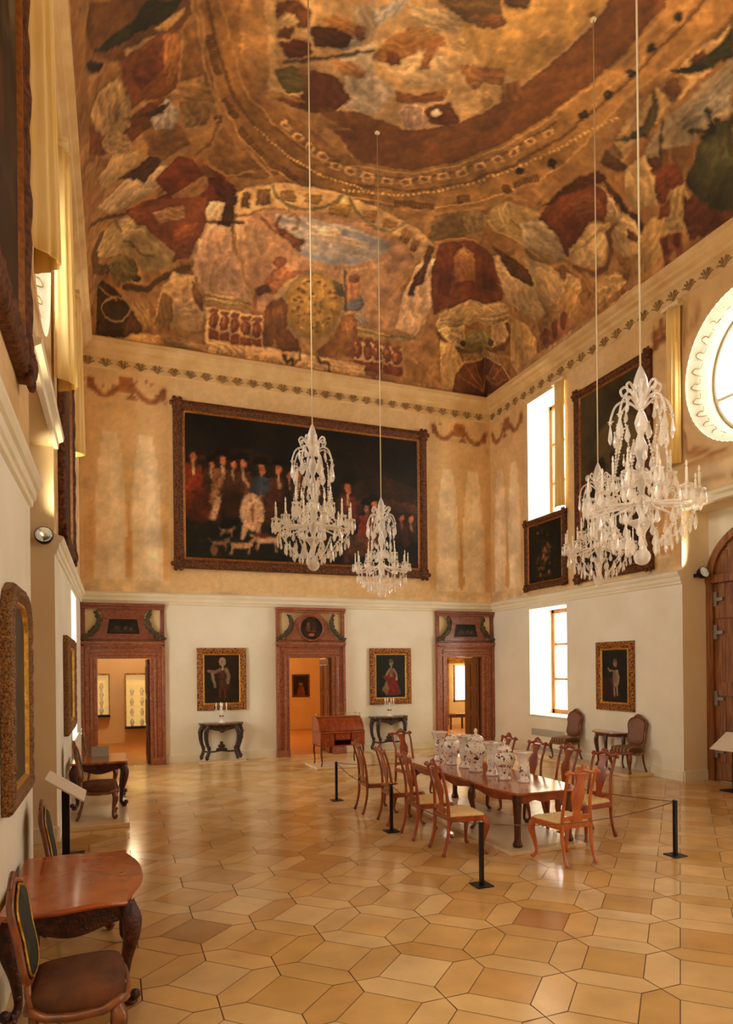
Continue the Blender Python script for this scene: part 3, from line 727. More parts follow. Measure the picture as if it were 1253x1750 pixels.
def fresco_finish():
    c = CV_CEIL; paint_warp(c, .022, .22); paint_warp(c, .012, .08)
    h, w = c.h, c.w
    L = c.C @ np.array([.3, .6, .1]); gy, gx = np.gradient(blur(L, 1)); g = np.hypot(gx, gy)
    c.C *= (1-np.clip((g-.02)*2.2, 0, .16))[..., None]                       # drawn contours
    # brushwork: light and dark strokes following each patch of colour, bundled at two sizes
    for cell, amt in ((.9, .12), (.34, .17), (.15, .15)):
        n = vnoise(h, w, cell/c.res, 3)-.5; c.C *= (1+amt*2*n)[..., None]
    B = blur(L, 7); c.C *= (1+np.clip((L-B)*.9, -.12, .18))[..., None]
    lum = (c.C @ np.array([.3, .6, .1]))[..., None]; c.C = c.C*.58+lum*np.array([1.34, .92, .50])*.36+np.array([.70, .42, .18])*.07
    c.C = np.clip(c.C*.95, 0, 1)
# ---- easel pictures
def nz(c, w, h): return (lambda x, y: (-w/2+x*w, y*h))
def p_medal(c, w, h):
    c.mottle(['#100c08', '#2a1c14', '#3c2818'], .12); q = nz(c, w, h)
    c.ell(q(.36, .55), (.05, .12), '#7a4428'); c.ell(q(.36, .70), .035, '#a07048'); c.ell(q(.62, .5), (.06, .12), '#4a2a1a'); c.ell(q(.5, .22), (.09, .04), '#a8603c'); c.stroke([q(.3, .4), q(.7, .35)], .03, '#6a3c24')
def p_relief(c, w, h):
    c.mottle(['#0e0d09', '#181610', '#241e12'], .1); q = nz(c, w, h)
    for x, y, r in ((.22, .34, .05), (.30, .42, .035), (.36, .30, .045), (.55, .36, .055), (.62, .46, .03), (.74, .32, .05), (.80, .44, .03)):
        c.ell(q(x, y), (r, r*.8), R.choice(['#6a4c2c', '#50341c', '#74563a']), .85, soft=.6); c.ell(q(x+.02, y+.14), r*.35, '#80603e', .8, soft=.6)
    c.stroke([q(.12, .2), q(.45, .16), q(.9, .22)], .03, '#46301a', .8)
PAINT['medallion'] = p_medal; PAINT['relief'] = p_relief
def person(c, q, x, y, s, coat, face='#b87850', wig='#2a1a10', hat='#0e0a08', cravat='#c8b494'):
    c.poly([q(x-.030*s, y-.02*s), q(x+.032*s, y-.02*s), q(x+.045*s, y-.20*s), q(x-.045*s, y-.20*s)], coat, .95, .5)
    c.ell(q(x, y+.03*s), (.16*s, .22*s), wig, .95); c.ell(q(x+.003*s, y+.032*s), (.085*s, .125*s), face, 1); c.stroke([q(x, y-.01*s), q(x+.004*s, y-.08*s)], .06*s, cravat, .9)
    if hat: c.poly([q(x-.034*s, y+.06*s), q(x-.015*s, y+.115*s), q(x+.018*s, y+.115*s), q(x+.036*s, y+.065*s)], hat, .95)
def p_riders(c, w, h):
    c.mottle(['#0b0f0a', '#141810', '#211a0e', '#10140c'], .9); q = nz(c, w, h)
    c.poly([q(.60, .42), q(1, .34), q(1, .62), q(.82, .70), q(.66, .60)], '#3a2714', .8, .5); c.poly([q(.7, .46), q(1, .42), q(1, .50), q(.75, .53)], '#6a4420', .6, .4); c.poly([q(.0, .74), q(.25, .8), q(.5, .72), q(.48, .66), q(.2, .70)], '#2c2012', .6, .6)
    c.stroke([q(.06, .70), q(.14, .715), q(.22, .70)], .10, '#5a3c20', .6); c.ell(q(.78, .72), (.5, .18), '#241a10', .6)
    c.ell(q(.05, .42), (.55, .62), '#52240f', .95, tex=.5); c.ell(q(.12, .33), (.16, .35), '#3a1c0e', .9)
    c.stroke([q(.125, .46), q(.115, .36), q(.105, .29)], .17, '#c0a284', .95)
    for x, y, s, co, hat in ((.03, .66, 1.0, '#6a2c18', 0), (.10, .63, .8, '#3a2416', 1), (.145, .66, 1.1, '#7a5436', 1), (.185, .64, .9, '#4a2c1c', 1), (.225, .65, 1.0, '#5c3c28', 1), (.30, .62, 1.1, '#2f3b4c', 1), (.37, .63, 1.1, '#4c2c1a', 1), (.415, .60, .8, '#2c241c', 0), (.455, .60, .9, '#5a3626', 0), (.54, .58, .9, '#3a2218', 1), (.67, .54, 1.1, '#5a2a1c', 1), (.755, .40, 1.0, '#8a2c22', 1), (.79, .44, 1.0, '#5a3c28', 1), (.92, .36, .8, '#4a2a1a', 0), (.965, .36, .8, '#3c2418', 0)): person(c, q, x, y, s, co, hat='#0e0a08' if hat else None)
    c.stroke([q(.145, .58), q(.11, .46), q(.10, .40)], .14, '#9a7a54', .8); c.stroke([q(.225, .60), q(.25, .52)], .07, '#c8b08c', .8); c.stroke([q(.31, .50), q(.30, .44)], .16, '#b8a488', .8); c.poly([q(.285, .60), q(.325, .60), q(.335, .48), q(.29, .47)], '#36465c', .9)
    for x, y, k, co in ((.19, .40, 1., '#38200f'), (.335, .38, 1.1, '#4a2a14'), (.40, .36, 1., '#2e1a0e'), (.47, .38, 1., '#3c2412'), (.56, .34, 1., '#2a1a0f'), (.65, .32, 1., '#46301a')): c.ell(q(x, y), (.30*k, .40*k), co, .92, tex=.5, soft=.3)
    # white horse seen from behind
    c.ell(q(.262, .345), (.31, .46), '#c8ae90', 1, soft=.1); c.ell(q(.262, .31), (.10, .26), '#a88a6a', .8); c.stroke([q(.235, .30), q(.228, .20), q(.222, .16)], .13, '#bca082'); c.stroke([q(.285, .30), q(.288, .22), q(.282, .17)], .10, '#b09274'); c.stroke([q(.262, .40), q(.262, .28)], .07, '#7a5c40', .9); c.stroke([q(.265, .18), q(.31, .18), q(.34, .14)], .12, '#5a3018', .9)
    c.ell(q(.47, .36), (.5, .4), '#22160e', .9)
    # hounds
    for x, y, s, co in ((.32, .145, 1.1, '#c4a684'), (.215, .10, 1.0, '#b89878'), (.13, .11, .7, '#8a6a4c'), (.16, .20, .6, '#9a7a58')):
        c.stroke([q(x-.03*s, y), q(x+.035*s, y+.005*s)], .13*s, co); c.stroke([q(x+.035*s, y+.005), q(x+.055*s, y+.055*s)], .08*s, co); c.stroke([q(x-.03*s, y), q(x-.04*s, y-.06*s)], .05*s, co); c.stroke([q(x+.03*s, y), q(x+.033*s, y-.06*s)], .05*s, co); c.stroke([q(x-.03*s, y), q(x-.06*s, y+.04*s)], .04*s, co)
    c.ell(q(.11, .055), (.10, .12), '#8a6a48', .8); c.ell(q(.42, .07), (.06, .1), '#8a4a20', .8); c.stroke([q(.36, .10), q(.42, .11)], .06, '#5a3c20', .8)
    # horses at the right
    c.ell(q(.715, .155), (.42, .30), '#5c4022', .95, tex=.5); c.stroke([q(.665, .14), q(.66, .02)], .12, '#4c3018'); c.stroke([q(.75, .12), q(.755, .02)], .10, '#4c3018'); c.ell(q(.80, .22), (.22, .3), '#6a4a2a', .8); c.stroke([q(.765, .36), q(.75, .24)], .3, '#6a3222', .7); c.ell(q(.93, .2), (.3, .4), '#1c140c', .8); c.stroke([q(.93, .34), q(.94, .2)], .2, '#5a2a18', .6)
    for k in range(90): c.stroke([q(R.random(), R.random()*.6), q(R.random()*.02+.0, 0)][:1]*2, R.uniform(.03, .09), R.choice(['#4a2c16', '#2c2414', '#5a3a20', '#1a1a10']), .5)
    paint_warp(c, .022, .12); c.grain(.3); c.C *= np.array([.95, .83, .70])
PAINT['riders'] = p_riders
def p_gent(c, w, h):
    c.mottle(['#2a1a10', '#3c2616', '#22160e'], .4); q = nz(c, w, h); c.poly([q(0, 0), q(1, 0), q(1, .18), q(0, .22)], '#2e2010'); c.poly([q(.0, .6), q(.2, .65), q(.2, .3), q(0, .3)], '#2a2410', .7)
    c.poly([q(.42, .74), q(.62, .74), q(.72, .34), q(.66, .26), q(.40, .26), q(.38, .40)], '#5a341e', 1, .4); c.poly([q(.47, .74), q(.57, .74), q(.58, .36), q(.46, .36)], '#6a3f24', 1, .4)
    c.stroke([q(.44, .70), q(.30, .64), q(.14, .665)], .075, '#9a7458'); c.ell(q(.13, .67), (.04, .03), '#c09068'); c.stroke([q(.62, .70), q(.70, .56), q(.66, .44)], .08, '#a88462'); c.ell(q(.66, .42), .035, '#c09068')
    c.stroke([q(.22, .62), q(.27, .46), q(.30, .34)], .06, '#b09a84'); c.stroke([q(.44, .28), q(.44, .12)], .05, '#8a2c1a'); c.stroke([q(.58, .28), q(.60, .12)], .05, '#8a2c1a')
    c.ell(q(.52, .86), (.085, .115), '#c0a078'); c.ell(q(.515, .85), (.05, .07), '#c89470'); c.stroke([q(.515, .78), q(.52, .70)], .04, '#d8c8a8'); c.ell(q(.50, .86), .008, '#2a1a10'); c.ell(q(.53, .86), .008, '#2a1a10')
def p_lady(c, w, h):
    c.mottle(['#10180c', '#1c2614', '#141c10'], .4); q = nz(c, w, h); c.poly([q(0, 0), q(1, 0), q(1, .1), q(0, .12)], '#1c140c')
    c.poly([q(.44, .56), q(.62, .56), q(.72, .38), q(.86, .10), q(.70, .04), q(.36, .05), q(.20, .18), q(.34, .40)], '#8a2418', 1, .4); c.poly([q(.20, .18), q(.36, .05), q(.44, .2), q(.36, .40)], '#a8805c', .9, .3); c.poly([q(.22, .50), q(.46, .58), q(.48, .46), q(.30, .42)], '#94291c', 1, .3)
    c.poly([q(.44, .68), q(.60, .68), q(.57, .48), q(.47, .48)], '#a07850', 1, .3); c.stroke([q(.60, .66), q(.70, .54), q(.70, .42)], .055, '#c89c74'); c.stroke([q(.45, .66), q(.38, .56), q(.34, .52)], .05, '#c09068')
    c.ell(q(.52, .80), (.06, .085), '#d0a47c'); c.ell(q(.51, .86), (.065, .05), '#7a6248'); c.stroke([q(.52, .74), q(.52, .68)], .04, '#d0a47c'); c.stroke([q(.5, .3), q(.62, .1)], .03, '#a83a28', .8); c.stroke([q(.6, .3), q(.74, .12)], .03, '#6a1a10', .8)
def p_child(c, w, h):
    c.mottle(['#14100a', '#201a10', '#181a10'], .4); q = nz(c, w, h); c.poly([q(0, 0), q(.5, 0), q(.45, .35), q(.25, .5), q(0, .4)], '#4a1c10', .8); c.poly([q(0, 0), q(1, 0), q(1, .1), q(0, .12)], '#2c1a0e')
    c.poly([q(.44, .62), q(.60, .62), q(.66, .34), q(.58, .28), q(.42, .30)], '#c0a078', 1, .3); c.stroke([q(.47, .32), q(.50, .12)], .05, '#b89870'); c.stroke([q(.58, .32), q(.60, .14)], .05, '#b89870'); c.stroke([q(.60, .6), q(.66, .48), q(.64, .38)], .045, '#c8a880'); c.stroke([q(.44, .6), q(.30, .60), q(.24, .64)], .045, '#c09870'); c.ell(q(.52, .74), (.06, .08), '#d0a078'); c.ell(q(.52, .80), (.06, .04), '#9a7a50'); c.stroke([q(.36, .44), q(.44, .30)], .06, '#7a3420')
def p_flowers(c, w, h):
    c.mottle(['#0c0e08', '#161a0e', '#1c160c'], .3); q = nz(c, w, h)
    for k in range(60):
        x, y = R.gauss(.48, .13), R.gauss(.45, .20); c.ell(q(x, y), (R.uniform(.03, .07), R.uniform(.03, .06)), R.choice(['#4a2a12', '#6a3c1a', '#8a4a20', '#3c3418', '#a8622c', '#2a2c14']), .8)
    for x, y in ((.5, .55), (.46, .44), (.52, .38), (.36, .12), (.62, .14), (.58, .62)): c.ell(q(x, y), (.05, .06), '#b8733a', .9)
    c.stroke([q(.25, .1), q(.7, .1)], .05, '#5a3a1c', .8)
def p_dark(c, w, h):
    c.mottle(['#241f12', '#362d1a', '#44381f', '#2a2616'], .9); q = nz(c, w, h); c.poly([q(0, .45), q(1, .5), q(1, 1), q(0, 1)], '#443a22', .6, .5); c.ell(q(.6, .68), (.7, .5), '#6a5730', .7)
    for k in range(60): c.ell(q(R.gauss(.45, .2), R.gauss(.42, .1)), (R.uniform(.08, .2), R.uniform(.06, .2)), R.choice(['#14160c', '#1c1c10', '#2c1c10', '#3a2414']), .7)
    c.ell(q(.55, .33), (.14, .3), '#5c2c1a', .7); c.ell(q(.35, .28), (.2, .16), '#4a3018', .7); c.poly([q(0, 0), q(1, 0), q(1, .22), q(0, .18)], '#1a120a', .8, .4)
def p_mirror(c, w, h):
    c.mottle(['#2c2212', '#43351d', '#584626', '#372a16'], .5)
    for k in range(26):
        x = R.uniform(-w/2, w/2); c.stroke([(x, R.uniform(0, h*.4)), (x+R.uniform(-.03, .03), R.uniform(h*.5, h))], R.uniform(.02, .09), R.choice(['#5c4a2a', '#2a2012', '#6e5a34']), .4)
def p_mini(c, w, h):
    c.mottle(['#2a1a10', '#38241a'], .2); q = nz(c, w, h); c.poly([q(.2, 0), q(.8, 0), q(.68, .45), q(.34, .45)], '#8a3c1c'); c.ell(q(.5, .62), (.08, .11), '#b88058'); c.ell(q(.5, .74), (.11, .09), '#3a2416'); c.stroke([q(.62, .4), q(.75, .1)], .04, '#a86030')
PAINT.update(gent=p_gent, lady=p_lady, child=p_child, flowers=p_flowers, dark=p_dark, mirrordark=p_mirror, mini=p_mini)
FRESCO = """p|8a4a1c|1|0.25|400 750 406 724 412 698 419 670 426 640 434 608 442 574 479 572 517 570 546 546 578 519 612 491 646 497 681 501 717 506 752 532 787 556 816 590 843 623 857 653 870 682 882 711 893 746 903 779 908 805 913 831 919 856 917 890 917 923 909 957 882 942 854 929 824 916 801 907 778 898 754 888 730 879 707 870 684 860 660 851 636 842 613 832 589 823 566 814 542 805 518 796 495 786 471 777 447 768 424 759
p|a0682e|1|0.25|275 732 310 731 324 697 338 661 354 620 372 575 403 544 435 513 466 497 498 480 532 462 574 459 616 455 659 453 645 488 605 497 566 505 522 524 481 544 457 567 433 589 417 626 402 660 398 691 394 719 390 746 362 739 334 734 305 731
p|b07c40|1|0.25|351 692 355 737 394 747 400 723 407 697 414 669 421 641 440 591 481 582 535 564 578 552 536 544 503 542 471 540 442 552 414 564 390 594 368 625 359 660
p|c09a60|1|0.25|393 683 420 583 469 590 529 581 573 596 610 588 660 590 705 607 752 641 787 683 812 742 837 802 848 858 845 894 832 919 374 750
p|b8925c|1|0.25|394 739 420 748 447 757 473 767 500 778 526 787 535 764 545 739 556 712 567 685 579 655 591 623 605 590 561 600 517 602 469 590 440 603 419 640 410 675 402 707
p|cf9c4a|1|0.25|632 836 657 845 681 854 706 863 731 872 755 881 779 891 804 900 829 909 841 892 839 868 838 843 836 817 823 782 809 746 775 742 741 738 707 758 675 777 653 808
p|9aa09c|1|0.25|512 736 532 762 552 788 580 798 558 763 545 737 532 708 510 685
p|a8a59a|0.8|0.25|528 664 576 671 614 656 606 597 574 594 540 598 534 632
p|a5a290|0.8|0.25|506 683 529 703 552 722 564 693 576 661 589 628 568 608 535 656
p|a89a78|1|0.25|503 760 529 780 540 753 551 726 523 731
p|c8b07c|1|0.25|576 788 611 799 647 810 670 786 651 774 599 769
p|c4ac7c|0.8|0.25|568 691 595 711 622 732 670 739 693 697 665 687 637 676 602 683
p|7c5a2e|1|0.25|616 812 642 825 667 837 692 850 727 811 699 798 651 802
p|8c4c1c|1|0.25|680 808 713 825 730 815 703 800
p|6a4a28|1|0.25|698 848 738 871 740 845 714 839
p|b8702c|1|0.25|557 695 573 739 601 764 639 768 658 756 619 736 595 699
p|b4682a|1|0.25|639 700 631 746 644 751 652 708
p|c88c40|1|0.25|633 767 634 762 632 758 627 754 620 751 613 749 606 749 601 751 598 753 597 758 600 762 605 766 611 769 618 771 625 771 630 769
p|6a2c14|1|0.25|535 729 536 725 536 722 535 719 533 717 530 717 528 719 525 722 523 725 522 729 523 732 524 735 526 737 528 737 531 735 534 732
p|8a4016|1|0.25|574 714 593 716 605 701 589 695
p|95501e|1|0.25|613 656 657 659 690 686 702 668 663 646 630 633
p|b09080|1|0.25|689 627 692 617 691 607 686 598 677 593 667 592 657 595 648 601 642 610 640 620 641 630 646 638 654 643 664 644 674 642 682 636
p|a5846e|1|0.25|685 626 687 618 686 610 682 603 675 598 667 597 658 599 651 605 646 612 644 620 645 627 649 635 656 638 664 639 672 638 680 633
p|6a3216|1|0.25|681 637 684 648 713 669 745 638 727 622 695 620
p|d8cdb0|1|0.25|708 644 709 642 708 639 706 636 703 635 699 634 696 634 693 635 691 637 690 641 691 643 693 646 696 648 699 648 703 648 706 646
p|b8702c|1|0.25|700 682 701 680 700 676 698 674 695 672 691 671 687 671 684 673 682 675 681 678 682 681 684 684 688 685 691 687 695 686 698 685
p|9a541f|0.8|0.25|689 733 736 745 767 750 781 724 746 720 740 703 714 717
p|b08850|1|0.25|740 703 763 712 783 688 772 678
p|9a5a24|0.9|0.25|778 723 798 745 827 717 796 696
p|c49a58|1|0.25|691 768 692 763 691 759 689 755 684 752 678 752 673 752 668 754 665 758 664 763 665 767 668 771 672 773 677 774 683 774 687 772
p|7a4018|1|0.25|396 729 428 740 449 731 453 707 432 701 430 681 412 677 417 696 404 705
p|c4a468|1|0.25|435 712 435 707 433 702 429 698 424 695 419 694 413 694 409 697 407 702 407 707 409 712 413 717 418 719 424 720 429 719 433 717
p|4c2410|1|0.25|455 708 491 726 519 716 516 697 484 691 468 682
p|6e2a12|1|0.25|436 647 419 671 439 685 463 683 464 663
p|b8742e|1|0.25|459 726 486 743 534 734 534 720 504 718
p|8a441c|1|0.25|534 732 535 728 535 724 533 721 530 719 526 718 523 720 520 722 518 726 517 730 517 734 519 738 522 739 526 739 529 739 532 736
p|5a5524|1|0.25|421 622 450 641 477 634 484 608 449 589 430 605
p|5e2a12|1|0.25|474 644 519 644 553 615 534 583 497 564 473 592
p|a06a34|1|0.25|474 643 474 640 473 636 470 633 467 630 463 630 459 630 456 633 454 636 454 639 455 644 458 647 462 649 466 649 469 649 472 646
p|b8783a|1|0.25|494 673 537 679 558 670 551 655 516 654
p|b06a30|1|0.25|561 668 561 665 561 662 559 659 556 657 553 657 550 658 548 660 546 663 546 666 546 669 548 672 550 674 553 674 556 673 559 671
s|2c1a0c|1|0.03|431 639 457 653 482 668 507 681 532 695 557 709
p|6a3614|1|0.25|433 571 464 567 497 564 539 585 492 580 441 579
p|b07a38|1|0.25|585 466 613 488 647 494 682 500 718 505 752 531 787 556 816 590 843 623 857 653 870 682 882 711 893 746 903 779 908 805 913 831 919 856 917 890 917 923 909 957 930 970 951 984 971 999 987 987 1004 974 999 947 995 919 992 894 990 867 979 837 969 804 971 765 972 723 972 687 972 649 952 584 931 546 908 508 883 471 851 445 816 423 780 401 735 399 691 397 648 394 609 395
p|9c682c|1|0.25|275 732 310 731 324 697 338 661 354 620 372 575 403 544 435 513 466 497 498 480 532 462 574 458 617 453 661 449 693 369 646 366 600 364 562 372 525 380 491 395 458 411 424 437 392 463 351 516 338 551 325 585 312 618 302 649 293 678 284 705
s|d09a50|1|0.03|563 458 616 481 650 486 686 492 721 498 758 524 794 549 824 585 852 619 865 651 878 680 889 710 899 745 909 779 915 805 920 831 925 856 924 890 922 923 914 952
s|6a3c14|1|0.03|597 430 632 436 668 442 704 449 740 456 770 476 800 496 830 515 860 554 888 594 902 628 916 661 928 694 935 730 941 764 947 804 951 842 953 870 956 897 958 923 957 950 956 976
s|cf9c58|1|0.03|608 398 645 402 687 406 730 409 774 414 810 434 845 456 877 481 900 516 922 552 942 587 954 623 964 659 965 695 965 730 965 770 965 808 975 841 983 872 988 903 992 932 995 955 998 978
s|70421a|1|0.03|623 462 657 469 692 477 727 485 765 512 803 539 835 574 864 610 877 642 889 674 900 704
s|caa05a|1|0.03|930 776 937 815 944 852 944 877 945 901 946 923 943 944 940 965
s|c89248|1|0.03|315 723 328 694 343 662 359 622 377 579 406 551 436 524 467 507 500 490 535 473 574 468 615 464 656 460
s|5e3612|1|0.03|298 722 309 688 322 649 339 609 358 567 387 533 417 500 446 480 477 460 510 438 548 434 588 430 629 426 672 422
s|c8944c|1|0.033|285 723 293 696 301 669 309 638 326 594 344 546 366 510 390 473 423 447 459 419 493 405 528 392 567 389 606 386 647 383 688 380
p|e0b060|1|0.25|611 414 611 413 611 411 610 410 609 409 608 409 607 409 606 411 605 412 605 414 605 415 606 416 607 417 608 417 609 417 610 415
p|e0b060|1|0.25|621 416 621 414 621 413 620 412 620 410 618 411 617 411 616 412 615 413 615 415 615 416 616 417 617 419 618 418 619 418 620 417
p|e0b060|1|0.25|631 417 631 415 631 414 631 413 630 412 628 412 627 412 626 413 626 415 625 416 625 418 626 419 627 420 628 419 629 419 630 418
p|e0b060|1|0.25|641 418 642 416 641 415 641 414 640 414 639 413 638 414 636 415 636 416 635 417 635 419 636 420 637 421 638 421 639 421 641 419
p|e0b060|1|0.25|651 421 652 419 652 417 651 416 650 416 649 415 648 416 646 417 646 419 645 420 645 421 646 423 647 423 648 423 649 423 651 421
p|e0b060|1|0.25|661 423 662 421 661 420 661 419 660 418 659 418 657 419 657 419 656 421 655 422 656 423 656 425 657 426 658 425 660 425 660 424
p|e0b060|1|0.25|671 425 672 424 672 422 671 421 670 421 669 420 668 421 666 422 666 423 665 424 665 426 666 427 667 428 668 428 669 428 671 426
p|e0b060|1|0.25|681 428 682 426 682 424 681 423 680 423 679 422 677 423 677 424 676 426 675 427 676 428 676 429 677 431 678 430 680 430 680 429
p|e0b060|1|0.25|692 430 692 428 692 427 691 426 690 425 689 425 688 425 686 427 686 428 685 429 685 431 686 432 687 433 688 433 689 433 691 431
p|e0b060|1|0.25|701 433 702 431 702 429 701 428 700 428 699 427 698 428 697 429 696 430 695 432 696 433 696 434 697 436 698 435 700 435 700 434
p|e0b060|1|0.25|712 435 712 433 712 432 711 431 711 430 709 430 708 430 707 431 706 433 706 434 705 436 706 437 707 438 708 438 709 438 711 436
p|e0b060|1|0.25|722 438 722 436 722 434 722 433 720 433 719 432 718 433 717 434 716 435 715 437 716 438 716 439 717 440 718 440 720 440 721 438
p|e0b060|1|0.25|732 440 732 438 732 437 732 436 731 435 729 435 728 435 727 436 726 438 726 439 726 441 726 442 727 443 728 443 730 443 731 441
p|e0b060|1|0.25|741 445 741 443 741 442 740 441 740 440 738 440 737 441 736 441 735 443 734 444 734 446 735 447 736 448 737 448 739 447 740 446
p|e0b060|1|0.25|749 450 750 449 750 447 750 446 748 445 747 446 746 446 745 446 744 448 743 450 744 451 744 452 745 453 746 453 747 452 748 452
p|e0b060|1|0.25|758 455 759 454 759 452 758 451 757 450 756 450 755 450 754 452 753 453 752 455 752 456 753 457 753 458 755 458 756 457 757 457
p|e0b060|1|0.25|767 461 767 459 768 457 767 456 766 456 765 455 764 456 762 457 761 458 761 460 761 461 762 462 763 463 764 463 765 463 766 461
p|e0b060|1|0.25|776 466 776 464 776 462 776 461 775 461 774 460 772 461 771 462 770 464 770 465 770 466 770 467 771 468 772 468 774 468 775 466
p|e0b060|1|0.25|785 470 785 469 785 468 785 466 783 466 782 466 781 466 780 467 779 468 779 470 778 471 779 473 780 473 781 473 782 473 784 472
p|e0b060|1|0.25|793 475 794 474 794 473 793 472 793 470 791 471 790 471 789 472 788 473 787 475 787 477 787 478 789 478 790 479 791 478 792 477
p|e0b060|1|0.25|801 482 802 480 801 479 801 478 800 477 799 477 797 478 796 478 795 480 795 482 795 483 795 484 796 485 797 485 799 484 800 484
p|e0b060|1|0.25|808 489 809 487 809 486 808 485 808 484 806 484 805 485 804 485 803 487 802 488 802 490 803 491 804 491 805 492 806 491 807 490
p|e0b060|1|0.25|816 495 817 494 816 493 816 492 815 490 814 491 812 491 811 492 810 493 810 495 810 496 810 498 811 498 812 498 814 497 815 497
p|e0b060|1|0.25|823 502 824 500 824 499 823 498 823 497 821 497 820 498 819 498 818 500 817 501 817 503 817 504 818 505 820 504 821 504 822 503
p|e0b060|1|0.25|831 508 831 507 831 506 831 505 830 504 829 504 827 504 826 505 825 506 825 508 825 509 825 510 826 511 827 511 829 510 830 510
p|e0b060|1|0.25|838 515 838 514 839 512 838 511 837 511 836 510 835 511 833 512 833 513 832 514 832 515 833 516 833 518 834 518 836 518 837 516
p|e0b060|1|0.25|845 522 846 521 845 520 845 518 844 517 843 517 842 517 841 519 839 520 839 521 839 523 839 524 840 524 841 525 843 524 844 524
p|e0b060|1|0.25|852 529 852 528 853 526 852 525 851 525 850 524 849 525 848 525 847 527 846 528 846 529 847 530 847 531 849 531 850 531 851 530
p|e0b060|1|0.25|858 537 858 536 859 534 858 533 857 532 856 532 855 532 854 533 853 534 852 536 852 537 853 538 854 538 855 539 856 538 857 538
p|e0b060|1|0.25|864 545 864 544 864 543 864 541 863 540 862 540 861 540 860 541 859 542 858 544 858 545 858 546 860 546 861 547 861 547 863 546
p|e0b060|1|0.25|870 553 870 551 870 550 870 549 869 548 868 548 867 548 865 549 865 550 864 552 864 553 864 554 865 555 866 555 867 555 869 554
p|e0b060|1|0.25|875 561 876 560 876 558 876 557 875 557 873 556 872 557 871 557 870 558 870 559 870 560 870 562 871 563 872 563 873 563 874 562
p|e0b060|1|0.25|881 569 881 568 881 567 881 566 880 564 879 564 878 564 877 565 876 566 875 567 875 569 875 570 876 570 877 571 879 570 880 570
p|e0b060|1|0.25|886 577 887 576 887 574 887 573 886 573 885 573 884 572 883 573 881 574 881 575 881 577 881 578 882 578 883 579 884 579 885 578
p|e0b060|1|0.25|891 585 892 584 892 583 892 582 891 581 890 580 889 581 888 581 887 582 886 583 886 584 887 585 887 587 888 587 890 587 891 586
p|e0b060|1|0.25|897 593 897 592 898 591 897 589 896 589 895 589 894 588 893 589 892 590 892 591 891 593 892 594 893 594 894 595 895 595 896 594
p|e0b060|1|0.25|902 601 903 600 903 599 902 598 902 597 901 596 899 597 898 597 898 598 897 600 897 600 897 602 898 603 899 603 900 603 901 602
p|e0b060|1|0.25|907 609 908 608 908 607 907 606 907 605 906 605 904 605 903 606 903 606 902 607 902 609 902 610 903 610 904 611 905 611 906 610
p|e0b060|1|0.25|912 618 912 616 912 616 912 614 912 613 911 613 909 613 908 614 907 615 906 616 906 617 907 618 907 619 908 620 910 619 911 619
p|e0b060|1|0.25|916 626 916 625 916 624 916 623 916 622 915 622 914 622 913 622 911 623 911 624 911 625 911 626 912 627 913 628 914 627 915 627
p|e0b060|1|0.25|920 635 921 634 921 633 921 632 920 630 919 630 918 630 917 631 916 632 915 632 915 634 915 635 916 636 917 636 918 636 919 636
p|e0b060|1|0.25|924 643 925 642 925 641 925 640 924 639 923 639 922 639 921 639 920 640 919 641 919 642 920 643 920 644 921 645 923 644 924 644
p|e0b060|1|0.25|929 651 929 651 929 650 929 649 928 647 927 647 926 647 925 648 924 649 924 649 924 650 924 651 924 653 925 653 927 652 927 653
p|e0b060|1|0.25|932 660 933 659 933 658 933 657 932 656 931 656 930 656 929 656 928 657 928 658 927 659 928 660 929 661 930 661 931 661 932 661
p|e0b060|1|0.25|937 668 937 667 937 666 937 665 936 664 935 664 934 664 933 664 932 665 931 666 931 667 932 668 933 669 933 670 935 669 936 669
p|e0b060|1|0.25|940 677 941 675 941 674 941 673 940 672 939 672 938 672 937 673 936 673 936 674 936 675 936 676 936 677 937 678 939 677 939 677
p|e0b060|1|0.25|944 685 945 684 945 682 945 681 944 681 943 681 942 680 941 681 940 681 940 682 940 683 940 684 940 685 941 686 942 686 943 685
p|e0b060|1|0.25|947 693 948 693 948 691 948 690 947 690 946 689 945 689 944 689 943 690 943 691 943 692 943 693 943 694 944 694 945 694 946 694
p|e0b060|1|0.25|950 702 950 701 951 699 951 698 950 698 949 698 948 697 947 698 946 698 946 699 946 700 946 701 946 702 947 703 948 703 949 702
p|e0b060|1|0.25|953 710 953 709 954 708 954 707 953 706 952 706 951 706 950 706 949 707 948 708 948 709 949 710 949 711 950 711 951 711 952 711
p|e0b060|1|0.25|955 719 956 717 957 716 956 715 955 715 954 714 953 714 952 715 951 715 951 716 951 717 951 718 952 718 953 719 954 719 955 719
p|e0b060|1|0.25|959 726 959 725 959 725 959 724 958 723 958 722 956 723 956 722 955 723 954 724 954 725 954 726 955 727 956 727 957 727 958 727
p|e0b060|1|0.25|961 735 962 734 962 733 961 732 961 731 960 730 959 730 958 731 957 731 957 732 957 733 957 734 957 735 958 735 959 736 960 735
p|e0b060|1|0.25|964 743 964 742 964 741 964 740 964 739 963 739 962 738 961 739 960 740 959 740 959 741 959 742 960 743 961 744 962 743 963 743
p|e0b060|1|0.25|968 750 968 749 968 748 968 747 967 747 966 747 965 746 965 746 964 747 963 748 963 749 964 749 964 750 965 751 966 751 967 751
p|e0b060|1|0.25|971 758 972 757 972 756 972 755 971 755 970 754 969 754 968 754 967 754 967 755 967 756 967 757 967 758 968 758 969 759 970 758
p|e0b060|1|0.25|975 765 975 765 975 764 975 763 975 762 974 761 973 761 972 761 971 762 970 763 970 764 970 765 971 765 972 766 973 766 974 766
